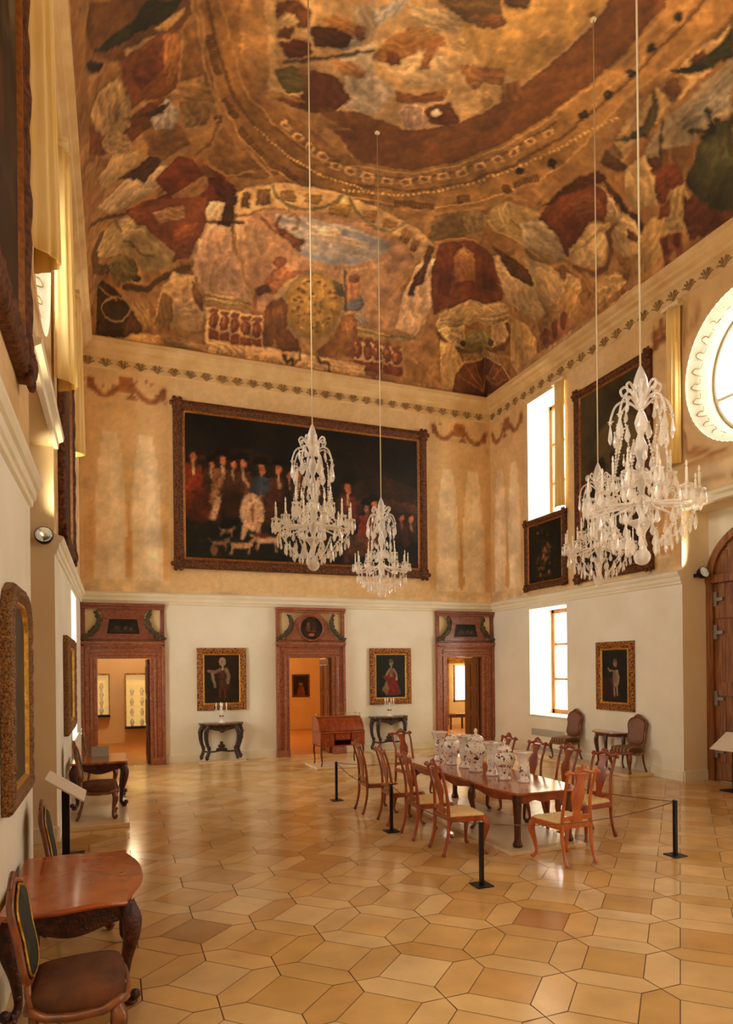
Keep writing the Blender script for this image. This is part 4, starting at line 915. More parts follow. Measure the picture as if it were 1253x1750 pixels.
p|e0b060|1|0.25|978 773 978 772 979 771 978 770 978 769 977 769 976 769 975 769 975 769 974 770 974 771 974 772 975 773 976 773 977 773 978 773
p|d8a452|1|0.25|416 503 416 502 416 501 415 500 414 499 413 499 412 500 411 500 411 501 411 503 411 504 412 505 413 506 414 506 415 505 415 505
p|d8a452|1|0.25|422 500 422 498 422 497 421 496 420 495 419 495 418 496 417 496 417 498 417 499 417 500 418 501 419 501 420 502 421 501 421 501
p|d8a452|1|0.25|428 496 428 495 428 493 427 492 426 491 425 492 424 491 423 493 423 494 423 495 423 497 424 497 425 498 426 498 427 498 427 496
p|d8a452|1|0.25|434 491 434 490 434 489 433 488 432 488 431 488 430 488 429 489 429 489 429 491 429 492 430 494 431 494 432 494 433 494 433 493
p|d8a452|1|0.25|440 488 440 486 440 485 439 484 438 484 437 483 436 484 435 485 435 486 435 487 435 488 436 489 437 490 438 490 439 490 439 489
p|d8a452|1|0.25|446 484 446 482 446 481 445 480 444 480 443 479 442 480 442 480 441 482 441 483 441 485 442 485 443 486 444 486 445 485 446 485
p|d8a452|1|0.25|452 480 453 478 452 477 452 476 451 476 450 475 449 476 448 476 447 478 447 479 447 481 448 482 449 482 450 483 451 482 452 481
p|d8a452|1|0.25|459 476 459 474 458 473 458 472 457 471 456 471 455 472 454 473 453 474 453 476 454 477 454 478 455 478 456 479 457 478 458 477
p|d8a452|1|0.25|465 472 465 470 465 469 464 468 463 467 462 467 461 468 460 468 460 470 460 472 460 473 461 474 462 474 463 475 464 474 465 473
p|d8a452|1|0.25|471 468 472 466 471 465 471 464 470 463 469 463 468 463 467 464 466 466 466 467 466 469 467 470 468 470 469 471 470 470 471 468
p|d8a452|1|0.25|478 464 478 462 478 461 477 460 476 459 475 459 474 459 473 460 473 462 473 463 473 465 474 465 474 466 476 466 476 466 477 464
p|d8a452|1|0.25|484 460 485 458 484 457 484 456 483 455 482 455 481 455 480 456 479 458 479 459 479 461 480 461 481 462 482 462 483 461 484 460
p|d8a452|1|0.25|491 457 492 455 491 454 491 453 490 452 489 452 488 453 487 453 486 455 486 457 486 458 487 459 488 459 489 460 490 459 491 458
p|d8a452|1|0.25|499 454 499 453 499 451 498 450 497 450 496 449 495 450 494 451 493 452 493 454 493 455 494 456 495 457 496 457 497 456 498 456
p|d8a452|1|0.25|506 452 506 450 506 449 505 448 504 447 503 447 502 448 501 448 500 450 500 451 500 453 501 454 502 454 503 454 504 454 505 453
p|d8a452|1|0.25|513 449 513 448 513 447 512 445 511 445 510 445 509 445 508 446 508 447 507 449 508 450 508 451 509 452 510 452 511 452 512 450
p|d8a452|1|0.25|520 447 520 445 520 444 520 443 518 442 517 442 516 442 516 443 515 445 515 446 515 447 516 449 517 449 518 449 519 449 520 448
p|d8a452|1|0.25|528 444 528 443 528 441 527 440 526 439 525 439 524 440 523 441 522 442 522 444 522 445 523 446 524 447 525 447 526 446 527 445
p|d8a452|1|0.25|535 441 535 440 535 438 534 437 533 437 532 436 531 437 530 438 530 439 529 441 530 442 530 443 531 444 532 444 533 443 534 443
p|d8a452|1|0.25|542 438 542 437 542 436 542 434 541 434 540 434 539 434 538 436 537 436 537 438 537 440 538 440 539 442 540 441 541 441 542 440
p|d8a452|1|0.25|550 437 550 435 550 434 549 433 548 431 547 432 546 432 545 433 544 435 544 435 544 437 545 438 546 439 547 439 548 439 549 437
p|d8a452|1|0.25|557 436 558 434 557 433 557 432 556 431 555 431 554 432 553 432 552 434 552 435 552 437 553 438 554 438 555 439 556 438 557 437
p|d8a452|1|0.25|565 435 566 433 565 432 565 431 564 431 562 430 561 431 561 431 560 433 559 435 560 436 560 437 561 438 563 438 564 437 564 437
p|d8a452|1|0.25|573 434 573 433 573 432 572 430 571 430 570 430 569 430 568 432 568 432 567 434 568 435 568 436 569 437 570 437 571 437 572 436
p|d8a452|1|0.25|581 434 581 433 581 431 580 430 579 429 578 429 577 429 576 431 575 432 575 433 575 435 576 436 577 437 578 437 579 437 580 435
p|d8a452|1|0.25|588 434 589 432 589 430 588 429 587 429 586 428 585 429 584 430 583 432 583 433 583 434 583 436 585 436 586 436 587 436 588 434
p|d8a452|1|0.25|596 433 597 431 597 429 596 428 595 428 594 427 593 428 591 429 591 431 591 432 591 434 591 435 592 435 593 436 595 435 596 434
p|d8a452|1|0.25|604 432 604 431 604 430 604 428 603 427 601 428 600 428 599 429 599 430 598 432 599 433 599 434 600 435 601 435 602 435 604 433
p|d8a452|1|0.25|612 432 612 430 612 429 611 428 611 427 609 427 608 427 607 428 607 430 606 431 606 432 607 434 608 434 609 434 610 434 611 433
p|d8a452|1|0.25|620 431 620 429 620 428 619 427 619 426 617 426 616 427 615 427 614 429 614 431 614 432 615 433 616 434 617 434 618 433 619 433
p|d8a452|1|0.25|628 430 628 429 628 428 627 427 627 425 625 426 624 426 623 427 622 428 622 430 622 431 623 432 624 433 625 433 626 433 627 432
p|d8a452|1|0.25|636 430 636 428 636 427 636 426 635 425 633 425 632 426 631 426 631 428 630 429 630 430 631 432 632 433 633 432 634 432 635 431
p|d8a452|1|0.25|644 429 645 427 644 426 644 425 643 424 642 424 640 425 639 426 639 427 638 429 638 430 639 431 640 432 641 432 642 431 643 431
p|d8a452|1|0.25|652 429 653 427 653 425 652 424 651 423 650 424 648 424 648 425 647 426 646 428 647 429 647 430 648 432 649 431 651 431 651 430
p|d8a452|1|0.25|660 428 661 426 661 424 660 423 659 423 658 422 657 423 656 424 655 426 654 428 655 429 655 430 656 431 657 431 659 430 660 430
p|d8a452|1|0.25|669 427 669 426 669 424 668 423 667 422 666 422 665 422 664 424 663 425 663 427 663 428 663 429 664 430 666 430 667 430 668 429
p|c8985a|1|0.2|631 461 654 467 660 447 637 442
p|9a5a28|1|0.25|650 457 651 454 650 452 649 451 647 450 645 449 643 449 641 451 640 453 640 455 641 457 641 459 643 460 645 460 647 459 649 458
p|c8985a|1|0.2|667 471 690 476 697 456 674 451
p|9a5a28|1|0.25|687 465 688 463 687 461 686 459 684 458 682 458 680 458 678 460 677 461 677 463 677 466 678 467 680 468 682 469 684 468 686 467
p|c8985a|1|0.2|703 476 722 489 734 471 714 458
p|9a5a28|1|0.25|723 475 724 473 723 471 722 469 720 469 718 468 716 469 714 470 713 472 713 474 713 476 714 477 716 478 718 479 720 478 722 477
p|c8985a|1|0.2|734 496 753 508 765 491 745 478
p|9a5a28|1|0.25|754 496 755 494 754 492 754 490 752 489 750 488 747 489 746 490 744 492 744 494 744 496 745 498 747 498 749 499 751 499 753 497
p|c8985a|1|0.2|765 516 784 528 796 512 776 499
p|9a5a28|1|0.25|785 516 785 514 785 512 784 510 782 509 781 509 778 510 776 511 775 512 774 515 775 516 776 518 778 519 779 519 782 518 784 517
p|c8985a|1|0.2|795 534 810 551 824 536 809 519
p|9a5a28|1|0.25|815 537 815 535 815 533 814 531 812 530 810 529 808 530 806 531 805 533 804 534 805 536 805 539 807 539 809 540 811 539 813 538
p|c8985a|1|0.2|819 560 834 576 848 563 833 546
p|9a5a28|1|0.25|838 563 839 561 839 560 838 558 836 557 834 556 832 556 830 557 829 560 828 561 828 563 829 564 831 566 833 566 835 566 837 565
p|c8985a|1|0.2|842 586 856 603 870 591 856 573
p|9a5a28|1|0.25|861 590 861 589 861 587 860 586 859 584 857 583 855 584 853 585 852 586 851 588 851 590 852 591 854 592 855 593 857 593 859 592
p|c8985a|1|0.2|863 612 871 633 886 624 877 603
p|9a5a28|1|0.25|879 620 879 619 879 617 878 616 877 614 875 614 873 614 872 614 870 615 870 617 870 619 870 621 872 622 874 622 876 622 877 622
p|c8985a|1|0.2|877 644 885 664 899 656 891 636
p|9a5a28|1|0.25|892 652 893 651 893 649 892 648 890 646 889 646 887 646 885 646 884 647 883 649 883 651 884 652 885 654 887 654 889 654 890 654
p|c8985a|1|0.2|890 675 898 694 911 687 903 668
p|9a5a28|1|0.25|905 683 905 682 905 681 904 679 903 678 901 677 900 677 897 678 897 678 896 680 896 682 897 683 898 684 900 685 902 685 903 685
p|c8985a|1|0.2|458 538 477 525 470 511 452 523
p|9a5a28|1|0.25|469 526 469 524 468 523 467 522 465 520 463 520 462 521 461 521 460 523 460 525 460 527 461 528 463 529 465 529 466 529 468 528
p|c8985a|1|0.2|483 521 502 508 496 493 477 506
p|9a5a28|1|0.25|494 509 494 507 493 506 492 504 491 503 489 503 487 503 486 504 485 506 485 508 485 509 487 511 488 512 490 512 492 512 493 511
p|c8985a|1|0.2|507 504 529 494 525 477 504 487
p|9a5a28|1|0.25|521 492 521 490 520 488 519 487 518 485 516 486 514 486 512 487 511 489 511 491 512 493 513 494 515 496 517 495 518 495 520 494
p|c8985a|1|0.2|536 491 558 482 555 464 533 474
p|9a5a28|1|0.25|550 479 550 478 550 476 548 474 547 473 545 473 543 473 541 474 541 476 540 478 541 480 542 481 544 483 546 482 548 482 549 481
p|c8985a|1|0.2|563 475 586 474 588 455 565 456
p|9a5a28|1|0.25|580 467 581 465 580 463 579 462 577 460 575 460 573 460 572 462 571 463 570 466 571 467 572 469 574 470 576 471 578 470 579 468
p|c8985a|1|0.2|595 473 618 473 620 453 596 454
p|9a5a28|1|0.25|612 465 612 463 612 461 611 460 609 458 607 459 605 459 603 460 602 461 602 464 602 466 604 468 606 468 607 469 609 469 611 467
p|c8985a|1|0.2|626 472 651 471 653 451 629 453
p|9a5a28|1|0.25|644 464 645 462 644 460 643 458 641 457 640 456 637 457 636 458 635 460 634 463 635 465 636 466 638 467 640 467 642 466 643 465
s|5a2e10|1|0.03|720 420 725 406
s|5a2e10|1|0.032|725 422 730 407
s|5a2e10|1|0.032|730 423 735 409
s|5a2e10|1|0.032|735 424 741 410
s|5a2e10|1|0.03|740 426 746 411
s|5a2e10|1|0.032|745 427 751 413
s|5a2e10|1|0.032|750 428 756 414
s|5a2e10|1|0.032|755 429 761 415
s|5a2e10|1|0.033|760 431 766 417
s|5a2e10|1|0.032|766 432 772 418
s|5a2e10|1|0.032|771 433 777 419
s|5a2e10|1|0.032|776 435 782 420
s|5a2e10|1|0.032|781 436 787 422
s|5a2e10|1|0.032|786 437 792 423
s|5a2e10|1|0.032|791 438 798 424
s|5a2e10|1|0.032|796 440 803 425
s|5a2e10|1|0.032|834 474 843 462
s|5a2e10|1|0.032|837 477 846 465
s|5a2e10|1|0.03|841 480 850 467
s|5a2e10|1|0.032|845 482 854 471
s|5a2e10|1|0.032|848 485 857 474
s|5a2e10|1|0.032|852 488 860 477
s|5a2e10|1|0.03|392 493 386 483
s|5a2e10|1|0.03|396 489 390 479
s|5a2e10|1|0.03|400 485 395 475
s|5a2e10|1|0.03|404 481 399 471
s|5a2e10|1|0.03|409 477 403 467
s|5a2e10|1|0.03|413 474 408 463
s|5a2e10|1|0.03|417 470 412 459
s|5a2e10|1|0.03|422 466 417 455
s|5a2e10|1|0.03|426 462 421 451
s|5a2e10|1|0.03|431 459 426 447
s|5a2e10|1|0.03|435 455 430 443
s|5a2e10|1|0.03|440 451 435 440
s|5a2e10|1|0.03|458 435 455 422
s|5a2e10|1|0.03|462 434 461 420
s|5a2e10|1|0.03|468 432 466 418
s|5a2e10|1|0.03|473 430 471 417
s|5a2e10|1|0.03|478 429 476 415
s|5a2e10|1|0.03|483 427 482 413
s|5a2e10|1|0.03|489 425 487 412
s|5a2e10|1|0.03|494 423 492 410
s|5a2e10|1|0.031|500 421 498 408
s|5a2e10|1|0.03|505 419 503 406
s|5a2e10|1|0.03|510 418 509 404
s|5a2e10|1|0.03|516 416 514 402
s|5a2e10|1|0.03|354 549 348 541
s|5a2e10|1|0.03|357 545 351 538
s|5a2e10|1|0.03|360 541 354 533
s|5a2e10|1|0.03|363 537 357 529
s|5a2e10|1|0.03|366 533 360 525
s|5a2e10|1|0.03|370 529 363 521
s|5a2e10|1|0.03|373 525 366 518
s|5a2e10|1|0.03|376 521 370 513
s|5a2e10|1|0.03|379 517 373 509
s|5a2e10|1|0.03|316 657 308 655
s|5a2e10|1|0.03|317 653 310 650
s|5a2e10|1|0.03|319 648 311 646
s|5a2e10|1|0.03|321 644 313 641
s|5a2e10|1|0.03|322 639 315 637
s|5a2e10|1|0.03|324 634 316 632
s|5a2e10|1|0.03|326 630 318 627
s|5a2e10|1|0.03|327 625 320 623
s|5a2e10|1|0.03|329 621 321 618
s|5a2e10|1|0.03|331 616 323 613
s|5a2e10|1|0.03|333 611 325 608
s|5a2e10|1|0.03|334 606 327 603
s|5a2e10|1|0.03|336 601 328 598
s|5a2e10|1|0.03|338 596 330 593
s|5a2e10|1|0.03|912 561 922 553
s|5a2e10|1|0.03|915 565 925 558
s|5a2e10|1|0.03|918 570 927 563
s|5a2e10|1|0.03|921 575 930 568
s|5a2e10|1|0.03|923 580 933 573
s|5a2e10|1|0.03|926 584 936 578
s|5a2e10|1|0.03|929 589 938 583
s|5a2e10|1|0.03|931 595 941 588
s|5a2e10|1|0.03|934 599 944 593
p|2a2414|1|0.25|949 933 950 931 950 929 950 927 948 926 946 925 943 925 941 925 939 926 938 928 938 930 939 932 940 933 943 934 944 935 947 934
p|2a2414|1|0.25|951 884 952 883 952 880 951 879 950 876 948 876 945 875 943 876 941 877 939 879 939 881 940 883 942 884 943 886 946 886 949 885
p|2a2414|1|0.25|949 840 951 838 951 836 950 834 949 831 946 830 943 830 941 831 939 832 938 834 937 837 938 839 940 840 942 842 944 842 947 841
p|2a2414|1|0.25|945 793 946 790 947 788 946 786 944 783 942 782 939 782 936 783 934 784 933 787 932 789 933 791 935 793 937 795 940 795 943 794
p|2a2414|1|0.25|939 745 940 743 940 740 939 738 938 735 935 734 932 734 930 735 927 737 926 739 926 742 926 745 928 747 931 748 934 748 936 747
p|2a2414|1|0.25|949 641 950 639 951 635 950 632 948 630 945 629 942 628 940 629 937 631 936 634 935 638 936 641 938 643 941 644 944 645 947 643
p|2a2414|1|0.25|912 593 913 590 914 586 913 583 911 581 908 580 904 580 901 582 899 584 897 588 897 591 898 594 900 596 903 597 906 597 909 596
p|5c4c2c|1|0.25|944 931 945 930 945 929 944 929 944 928 943 928 942 928 941 928 941 929 940 929 940 930 940 930 941 931 942 931 943 931 943 931
p|5c4c2c|1|0.25|945 882 946 881 946 881 946 880 945 879 944 879 944 879 942 879 942 879 942 880 941 881 941 882 942 882 943 882 944 883 944 883
p|5c4c2c|1|0.25|943 838 944 837 944 836 944 835 944 834 943 834 942 834 941 834 940 835 940 836 940 836 940 837 940 838 941 838 942 838 943 838
p|5c4c2c|1|0.25|939 790 940 789 940 788 940 787 939 787 938 787 937 786 936 787 935 787 935 788 935 789 936 789 936 790 937 791 938 791 939 791
p|5c4c2c|1|0.25|933 743 933 742 933 741 933 740 932 740 932 739 930 739 929 740 928 740 928 741 928 742 928 743 929 743 930 744 931 744 932 744
p|5a3a18|1|0.25|357 506 357 502 356 500 354 497 352 496 349 497 346 498 344 501 343 504 343 507 344 510 347 512 349 513 352 513 355 511 356 509
p|6a4018|1|0.25|477 410 478 407 476 405 475 402 472 401 469 401 467 401 464 403 463 405 463 408 464 410 466 413 469 414 472 415 474 414 476 412
p|6a3c18|1|0.25|916 546 918 542 918 538 916 533 914 531 910 529 905 529 902 531 898 534 897 538 896 543 898 546 901 549 905 551 909 551 913 549
p|5a3214|1|0.25|309 578 308 576 307 573 306 572 303 572 301 572 299 574 297 576 297 579 297 582 298 583 300 585 302 585 304 584 306 583 308 581
p|8a5c28|1|0.25|356 487 394 449 428 423 464 397 452 386 418 378 385 371 347 399 340 446
s|b07c3c|1|0.051|351 503 307 453 290 404 341 395 385 371 432 398
s|6a4218|1|0.03|349 496 340 446 322 416
p|7c6030|1|0.25|829 343 812 408 857 437 898 471 913 526 920 482 928 434 893 366 866 345
s|a8803c|1|0.047|915 528 911 461 935 387
s|a88040|1|0.038|917 530 980 548 1010 598
p|9a7c44|1|0.25|920 447 925 436 926 424 923 412 916 404 907 400 896 401 886 409 878 419 873 431 872 443 875 454 882 460 891 464 902 462 912 457
p|dcae6c|1|0.25|402 299 402 330 423 359 449 372 475 386 511 393 547 400 581 401 615 401 656 395 697 390 729 382 762 374 816 354 848 334 853 301 826 288 787 318 747 334 689 342 634 346 604 345 574 343 521 335 493 328 466 320 418 292
p|8a5c2c|1|0.25|421 346 434 351 438 317 423 311
p|9a6a34|1|0.25|447 360 471 369 477 332 451 322
p|b07c3c|1|0.25|490 371 519 379 524 353 494 350
p|b8842c|1|0.25|539 379 573 381 573 359 542 358
p|b8842c|1|0.25|596 379 640 379 641 343 599 343
p|b07a30|1|0.25|666 376 697 379 698 350 669 351
p|a87434|1|0.25|715 371 747 368 750 343 722 345
p|96622c|1|0.25|764 358 792 349 791 316 767 326
p|8a5c2c|1|0.25|799 338 817 331 818 302 800 310
p|cc9468|1|0.25|414 284 466 318 526 335 574 342 635 345 689 340 741 333 798 306 828 277 818 212 832 124 729 113 462 108 446 163 424 216 414 252
p|d4a57c|1|0.25|355 278 368 310 391 309 393 267 391 242 411 237 435 208 446 182 458 155 472 125 436 124 402 122 367 121 366 152 364 183 361 214 359 245
p|c8967a|0.8|0.25|367 186 377 215 386 246 417 229 435 192 452 155 412 145 372 135
s|b07a34|1|0.056|445 274 419 253 420 229 435 208 448 172 471 150
s|b88038|1|0.064|812 273 816 234 798 198 786 159 752 148
p|b2b8b4|1|0.25|491 314 519 323 549 324 579 325 620 326 662 328 707 320 753 313 758 296 737 272 689 245 637 234 592 237 558 245 520 277
p|cfbb98|0.8|0.25|557 313 590 314 623 316 662 310 703 305 683 283 647 282 612 283 573 290
s|7f9cb4|0.8|0.144|646 312 690 309 738 301
s|7c9ab6|0.8|0.108|557 251 596 244 645 243 691 256
s|8ea4b4|0.7|0.083|508 306 543 309 587 298
p|d2a070|1|0.25|570 233 570 231 570 229 568 227 567 227 565 227 563 227 562 229 561 231 561 232 562 234 563 235 565 236 567 235 568 235 570 233
p|d2a070|1|0.25|580 229 580 227 579 226 578 225 576 224 575 224 573 225 572 226 571 227 571 230 571 231 573 233 574 233 576 233 578 233 579 231
p|d2a070|1|0.25|590 226 590 225 589 224 588 222 586 221 584 221 583 222 581 223 581 224 580 226 581 228 582 229 584 230 586 230 588 230 589 228
p|d2a070|1|0.25|600 224 600 222 599 220 598 219 596 218 594 218 592 219 591 220 590 222 590 223 591 226 592 226 594 227 596 227 598 226 599 225
p|d2a070|1|0.25|610 222 610 220 609 218 608 218 606 217 604 217 602 218 601 219 600 220 600 222 601 224 602 225 604 226 606 226 607 225 609 224
p|d2a070|1|0.25|620 223 620 221 619 220 618 218 616 217 615 218 613 218 611 219 611 221 611 222 611 225 613 226 614 226 616 226 618 226 619 224
p|d2a070|1|0.25|630 224 630 223 630 220 628 220 627 219 625 219 623 219 622 221 621 222 621 224 622 225 623 227 624 228 626 227 628 227 630 226
p|d2a070|1|0.25|641 225 641 223 640 222 639 220 637 219 635 219 633 221 632 221 631 223 631 225 632 227 633 228 635 228 637 229 639 228 640 227
p|d2a070|1|0.25|651 226 651 224 651 223 649 221 648 221 646 221 644 221 643 223 642 224 642 226 642 227 644 229 645 229 647 229 649 229 651 227
p|d2a070|1|0.25|662 227 662 225 661 224 660 222 658 222 656 221 654 223 653 223 652 225 652 227 653 228 654 230 656 231 658 231 659 230 661 229
p|d2a070|1|0.25|672 229 672 226 672 225 671 223 669 223 667 223 665 223 664 225 663 226 663 227 663 230 665 231 666 231 668 231 670 231 672 229
p|d2a070|1|0.25|682 231 683 229 682 227 681 226 679 225 677 225 675 225 674 227 673 229 673 231 673 232 674 234 676 235 678 234 680 233 681 233
p|d2a070|1|0.25|692 234 692 233 692 231 690 230 689 229 687 229 685 230 683 231 683 232 682 234 683 236 684 237 686 238 688 238 690 237 691 236
p|d2a070|1|0.25|702 238 702 236 701 235 700 233 698 233 696 233 695 233 693 235 692 236 692 238 693 240 694 241 695 242 697 242 699 242 701 240
p|d2a070|1|0.25|712 242 711 241 711 238 710 238 708 237 706 236 704 237 703 239 702 241 702 242 702 244 704 245 705 245 707 246 709 245 711 243
p|d2a070|1|0.25|721 246 721 244 721 243 720 241 718 240 716 240 714 241 712 242 711 244 711 246 712 247 713 249 715 250 717 249 719 249 720 248
p|d2a070|1|0.25|731 250 731 248 730 247 729 245 727 244 725 245 724 245 722 246 721 248 721 250 721 251 723 253 724 254 726 253 728 253 730 252
p|d2a070|1|0.25|740 254 740 252 740 250 739 249 737 249 735 248 733 249 731 250 730 252 730 254 731 255 732 257 734 258 736 258 738 257 739 256
p|d2a070|1|0.25|749 259 749 257 749 255 748 253 746 253 744 253 742 254 740 255 739 257 739 258 740 260 741 262 743 263 745 262 746 262 748 261
p|d2a070|1|0.25|756 266 756 264 755 263 754 261 753 261 750 261 749 261 747 262 746 264 746 266 746 267 748 269 749 269 751 270 753 269 755 268
p|d2a070|1|0.25|762 274 762 272 762 270 761 268 759 268 757 268 755 269 753 270 752 272 752 274 753 275 754 276 756 277 758 277 759 277 761 275
p|d2a070|1|0.25|768 282 769 280 768 278 767 276 766 275 764 275 762 276 760 277 759 280 758 281 759 283 760 284 762 285 764 285 766 284 767 283
p|a8562c|1|0.25|501 280 519 291 543 277 568 274 561 261 565 251 557 248 533 263 511 272
s|b06034|1|0.051|467 300 485 286 502 276
s|a0502a|1|0.046|504 314 500 292 505 279
s|b88850|1|0.051|522 317 531 326 544 315 546 296 534 291
p|8a4020|1|0.25|522 283 522 280 521 276 519 274 515 273 512 272 509 274 507 275 506 279 506 282 507 284 509 286 512 287 515 288 518 287 521 285
p|bc683c|1|0.25|510 193 528 212 562 199 564 170 549 152 514 150 493 172
p|a4562e|1|0.25|536 221 536 215 534 210 530 207 525 205 519 206 515 207 511 210 509 215 509 219 512 224 515 227 520 230 526 230 531 228 535 224
s|b8683c|1|0.085|557 201 594 208
s|ac5c34|1|0.098|521 157 481 149 477 97
p|6a3420|1|0.25|474 153 504 166 516 156 486 142
p|a68a54|1|0.25|523 148 544 181 578 203 631 213 678 206 708 181 695 138 676 109 657 80 622 75 588 69 551 94 537 122
p|b8862e|1|0.25|682 154 682 127 671 101 651 84 625 75 598 75 575 87 558 106 550 130 551 157 561 181 579 199 602 208 627 209 652 197 671 178
p|c4943c|0.7|0.25|671 154 671 132 662 111 645 94 624 86 601 87 582 97 567 114 560 135 561 157 569 178 584 194 603 201 625 201 645 192 661 175
p|9a6a24|1|0.25|638 188 638 187 637 186 636 185 634 185 633 184 631 185 630 185 629 186 629 187 630 188 632 188 633 189 635 190 636 190 637 189
p|8a5a1c|1|0.25|661 110 661 108 660 108 658 106 657 107 655 106 653 106 652 107 652 109 652 109 653 110 654 111 656 112 658 111 659 111 660 111
p|8a5a1c|1|0.25|669 166 669 166 668 164 667 164 665 164 663 163 662 164 660 164 660 165 660 167 661 167 662 168 664 169 665 168 667 168 668 167
p|d4aa54|1|0.25|629 103 629 101 628 100 627 99 625 99 624 98 622 99 621 100 620 101 621 102 622 102 623 103 625 103 626 104 628 103 629 102
p|9a6a24|1|0.25|624 125 624 124 623 123 622 122 620 122 619 121 617 122 616 123 615 124 616 124 617 125 618 126 620 127 621 126 623 126 624 127
p|8a5a1c|1|0.25|580 170 580 169 579 167 578 167 576 167 575 166 573 167 572 167 571 168 572 170 572 170 574 171 575 172 577 171 579 171 580 170
p|9a6a24|1|0.25|623 194 623 193 622 192 621 191 619 191 618 190 616 190 615 191 614 192 614 193 615 194 616 195 618 195 620 196 621 195 622 195
p|8a5a1c|1|0.25|614 121 613 121 612 120 611 119 609 118 608 119 606 119 605 119 605 120 605 122 606 122 607 123 609 123 610 124 612 123 613 122
p|7a5428|1|0.25|636 88 636 88 635 87 634 86 632 87 630 85 629 86 628 87 627 89 627 89 628 90 630 91 632 90 633 92 635 91 636 90
p|7a5428|1|0.25|588 129 588 128 587 128 586 127 584 126 583 126 581 127 580 126 580 128 580 129 581 130 582 131 584 130 585 131 587 131 588 130
p|8a5a1c|1|0.25|585 153 585 151 584 151 582 150 581 149 579 150 578 150 576 151 576 151 576 152 577 153 578 154 580 154 582 154 583 155 584 154
p|9a6a24|1|0.25|583 123 582 123 581 122 580 121 578 120 577 121 575 121 574 121 574 122 574 124 575 124 576 125 578 125 579 126 581 125 582 124
p|d4aa54|1|0.25|577 127 577 127 576 127 574 126 573 125 571 125 570 124 569 125 568 126 568 128 569 129 571 130 572 129 574 130 575 130 577 129
p|7a5428|1|0.25|624 97 624 95 623 94 622 93 620 93 619 92 617 92 616 94 615 95 616 95 617 96 618 97 620 97 621 98 623 97 624 96
p|7a5428|1|0.25|662 119 662 119 661 117 660 116 658 117 656 117 654 116 653 117 653 118 653 118 654 121 655 121 657 121 659 122 660 122 661 121
p|8a5a1c|1|0.25|625 146 625 144 624 144 623 143 621 142 620 142 618 141 617 142 617 143 617 145 618 145 619 146 621 147 622 147 624 146 625 145
p|9a6a24|1|0.25|600 109 600 108 599 107 597 106 595 106 594 105 592 106 591 107 591 108 591 108 592 109 593 110 595 111 597 111 598 110 599 109
p|d4aa54|1|0.25|570 141 570 140 569 139 568 138 566 137 564 138 563 138 562 139 561 139 561 141 562 141 564 142 565 143 567 142 569 142 569 142
p|d4aa54|1|0.25|646 104 646 104 645 103 643 102 642 101 640 101 638 102 637 101 637 103 637 105 638 105 639 106 641 106 643 106 644 107 645 106
p|8a5a1c|1|0.25|590 183 590 182 589 180 588 180 586 180 585 179 583 180 582 180 581 181 582 183 582 183 584 184 585 185 587 184 588 185 589 184
p|7a5428|1|0.25|652 176 652 174 651 174 650 173 648 172 647 173 645 172 644 172 644 173 644 175 645 175 646 176 647 177 649 178 651 177 652 176
p|d4aa54|1|0.25|650 106 650 106 649 105 648 104 646 103 644 103 643 104 642 105 641 104 641 106 642 107 644 108 645 108 647 109 649 108 650 107
p|8a5a1c|1|0.25|639 152 639 151 638 150 636 149 635 148 633 149 631 149 631 149 630 150 630 151 631 152 632 153 634 153 636 153 637 153 638 152
p|8a5a1c|1|0.25|663 176 663 175 662 174 660 173 659 173 657 173 655 173 654 174 654 175 654 175 655 177 656 177 657 178 659 178 661 177 662 177
p|7a5428|1|0.25|598 190 598 189 597 188 596 188 595 187 593 187 591 186 590 187 590 188 590 189 591 190 592 192 594 191 595 192 597 192 598 191
p|8a5a1c|1|0.25|587 98 587 98 586 97 585 96 583 96 581 95 580 96 579 97 578 97 578 99 579 99 581 100 583 100 584 101 586 101 587 100
p|7a5428|1|0.25|614 168 614 167 614 165 612 164 611 165 609 164 608 164 606 165 606 166 606 168 607 168 608 169 610 170 611 169 613 169 614 168
p|d4aa54|1|0.25|586 175 585 175 585 173 583 172 582 171 580 172 579 172 577 173 577 174 577 174 578 176 579 176 581 176 583 177 584 176 585 176
p|7a5428|1|0.25|637 132 637 131 637 130 635 129 633 130 632 128 630 129 629 130 628 131 629 131 629 133 631 133 633 134 634 133 636 134 637 133
p|d4aa54|1|0.25|587 147 587 146 586 145 585 145 583 144 582 144 580 145 579 144 579 145 579 147 580 147 581 148 583 149 584 148 586 148 587 148
p|8a5a1c|1|0.25|590 145 590 144 589 143 588 142 586 142 584 141 583 142 582 143 581 144 581 144 582 146 583 147 585 146 587 147 588 147 589 146
p|9a6a24|1|0.25|639 145 639 143 638 143 636 142 635 141 633 141 631 142 630 143 630 143 630 144 631 145 632 145 634 146 636 146 637 145 638 145
p|d4aa54|1|0.25|645 134 645 134 644 133 642 132 641 131 639 132 637 132 636 132 636 133 636 134 637 135 638 136 640 137 642 136 643 136 644 135
p|d4aa54|1|0.25|577 154 577 154 576 152 575 152 573 152 572 151 570 152 569 152 569 153 569 154 569 155 571 156 573 156 574 157 576 156 577 155
p|7a5428|1|0.25|577 143 577 143 576 141 575 140 573 140 572 139 570 140 569 141 569 142 569 142 569 144 571 145 573 144 574 145 576 145 577 144
p|d4aa54|1|0.25|572 150 572 148 571 148 570 147 568 146 566 147 565 146 564 147 564 148 564 149 565 150 566 150 567 151 569 151 571 150 572 150
p|d4aa54|1|0.25|601 89 601 89 600 88 598 87 597 85 595 86 593 87 592 88 592 87 592 90 593 90 594 90 596 91 598 91 599 92 600 91
p|8a5a1c|1|0.25|610 156 610 156 609 155 608 154 606 154 605 153 603 154 602 154 601 156 602 156 602 157 604 158 605 158 607 159 608 158 610 158
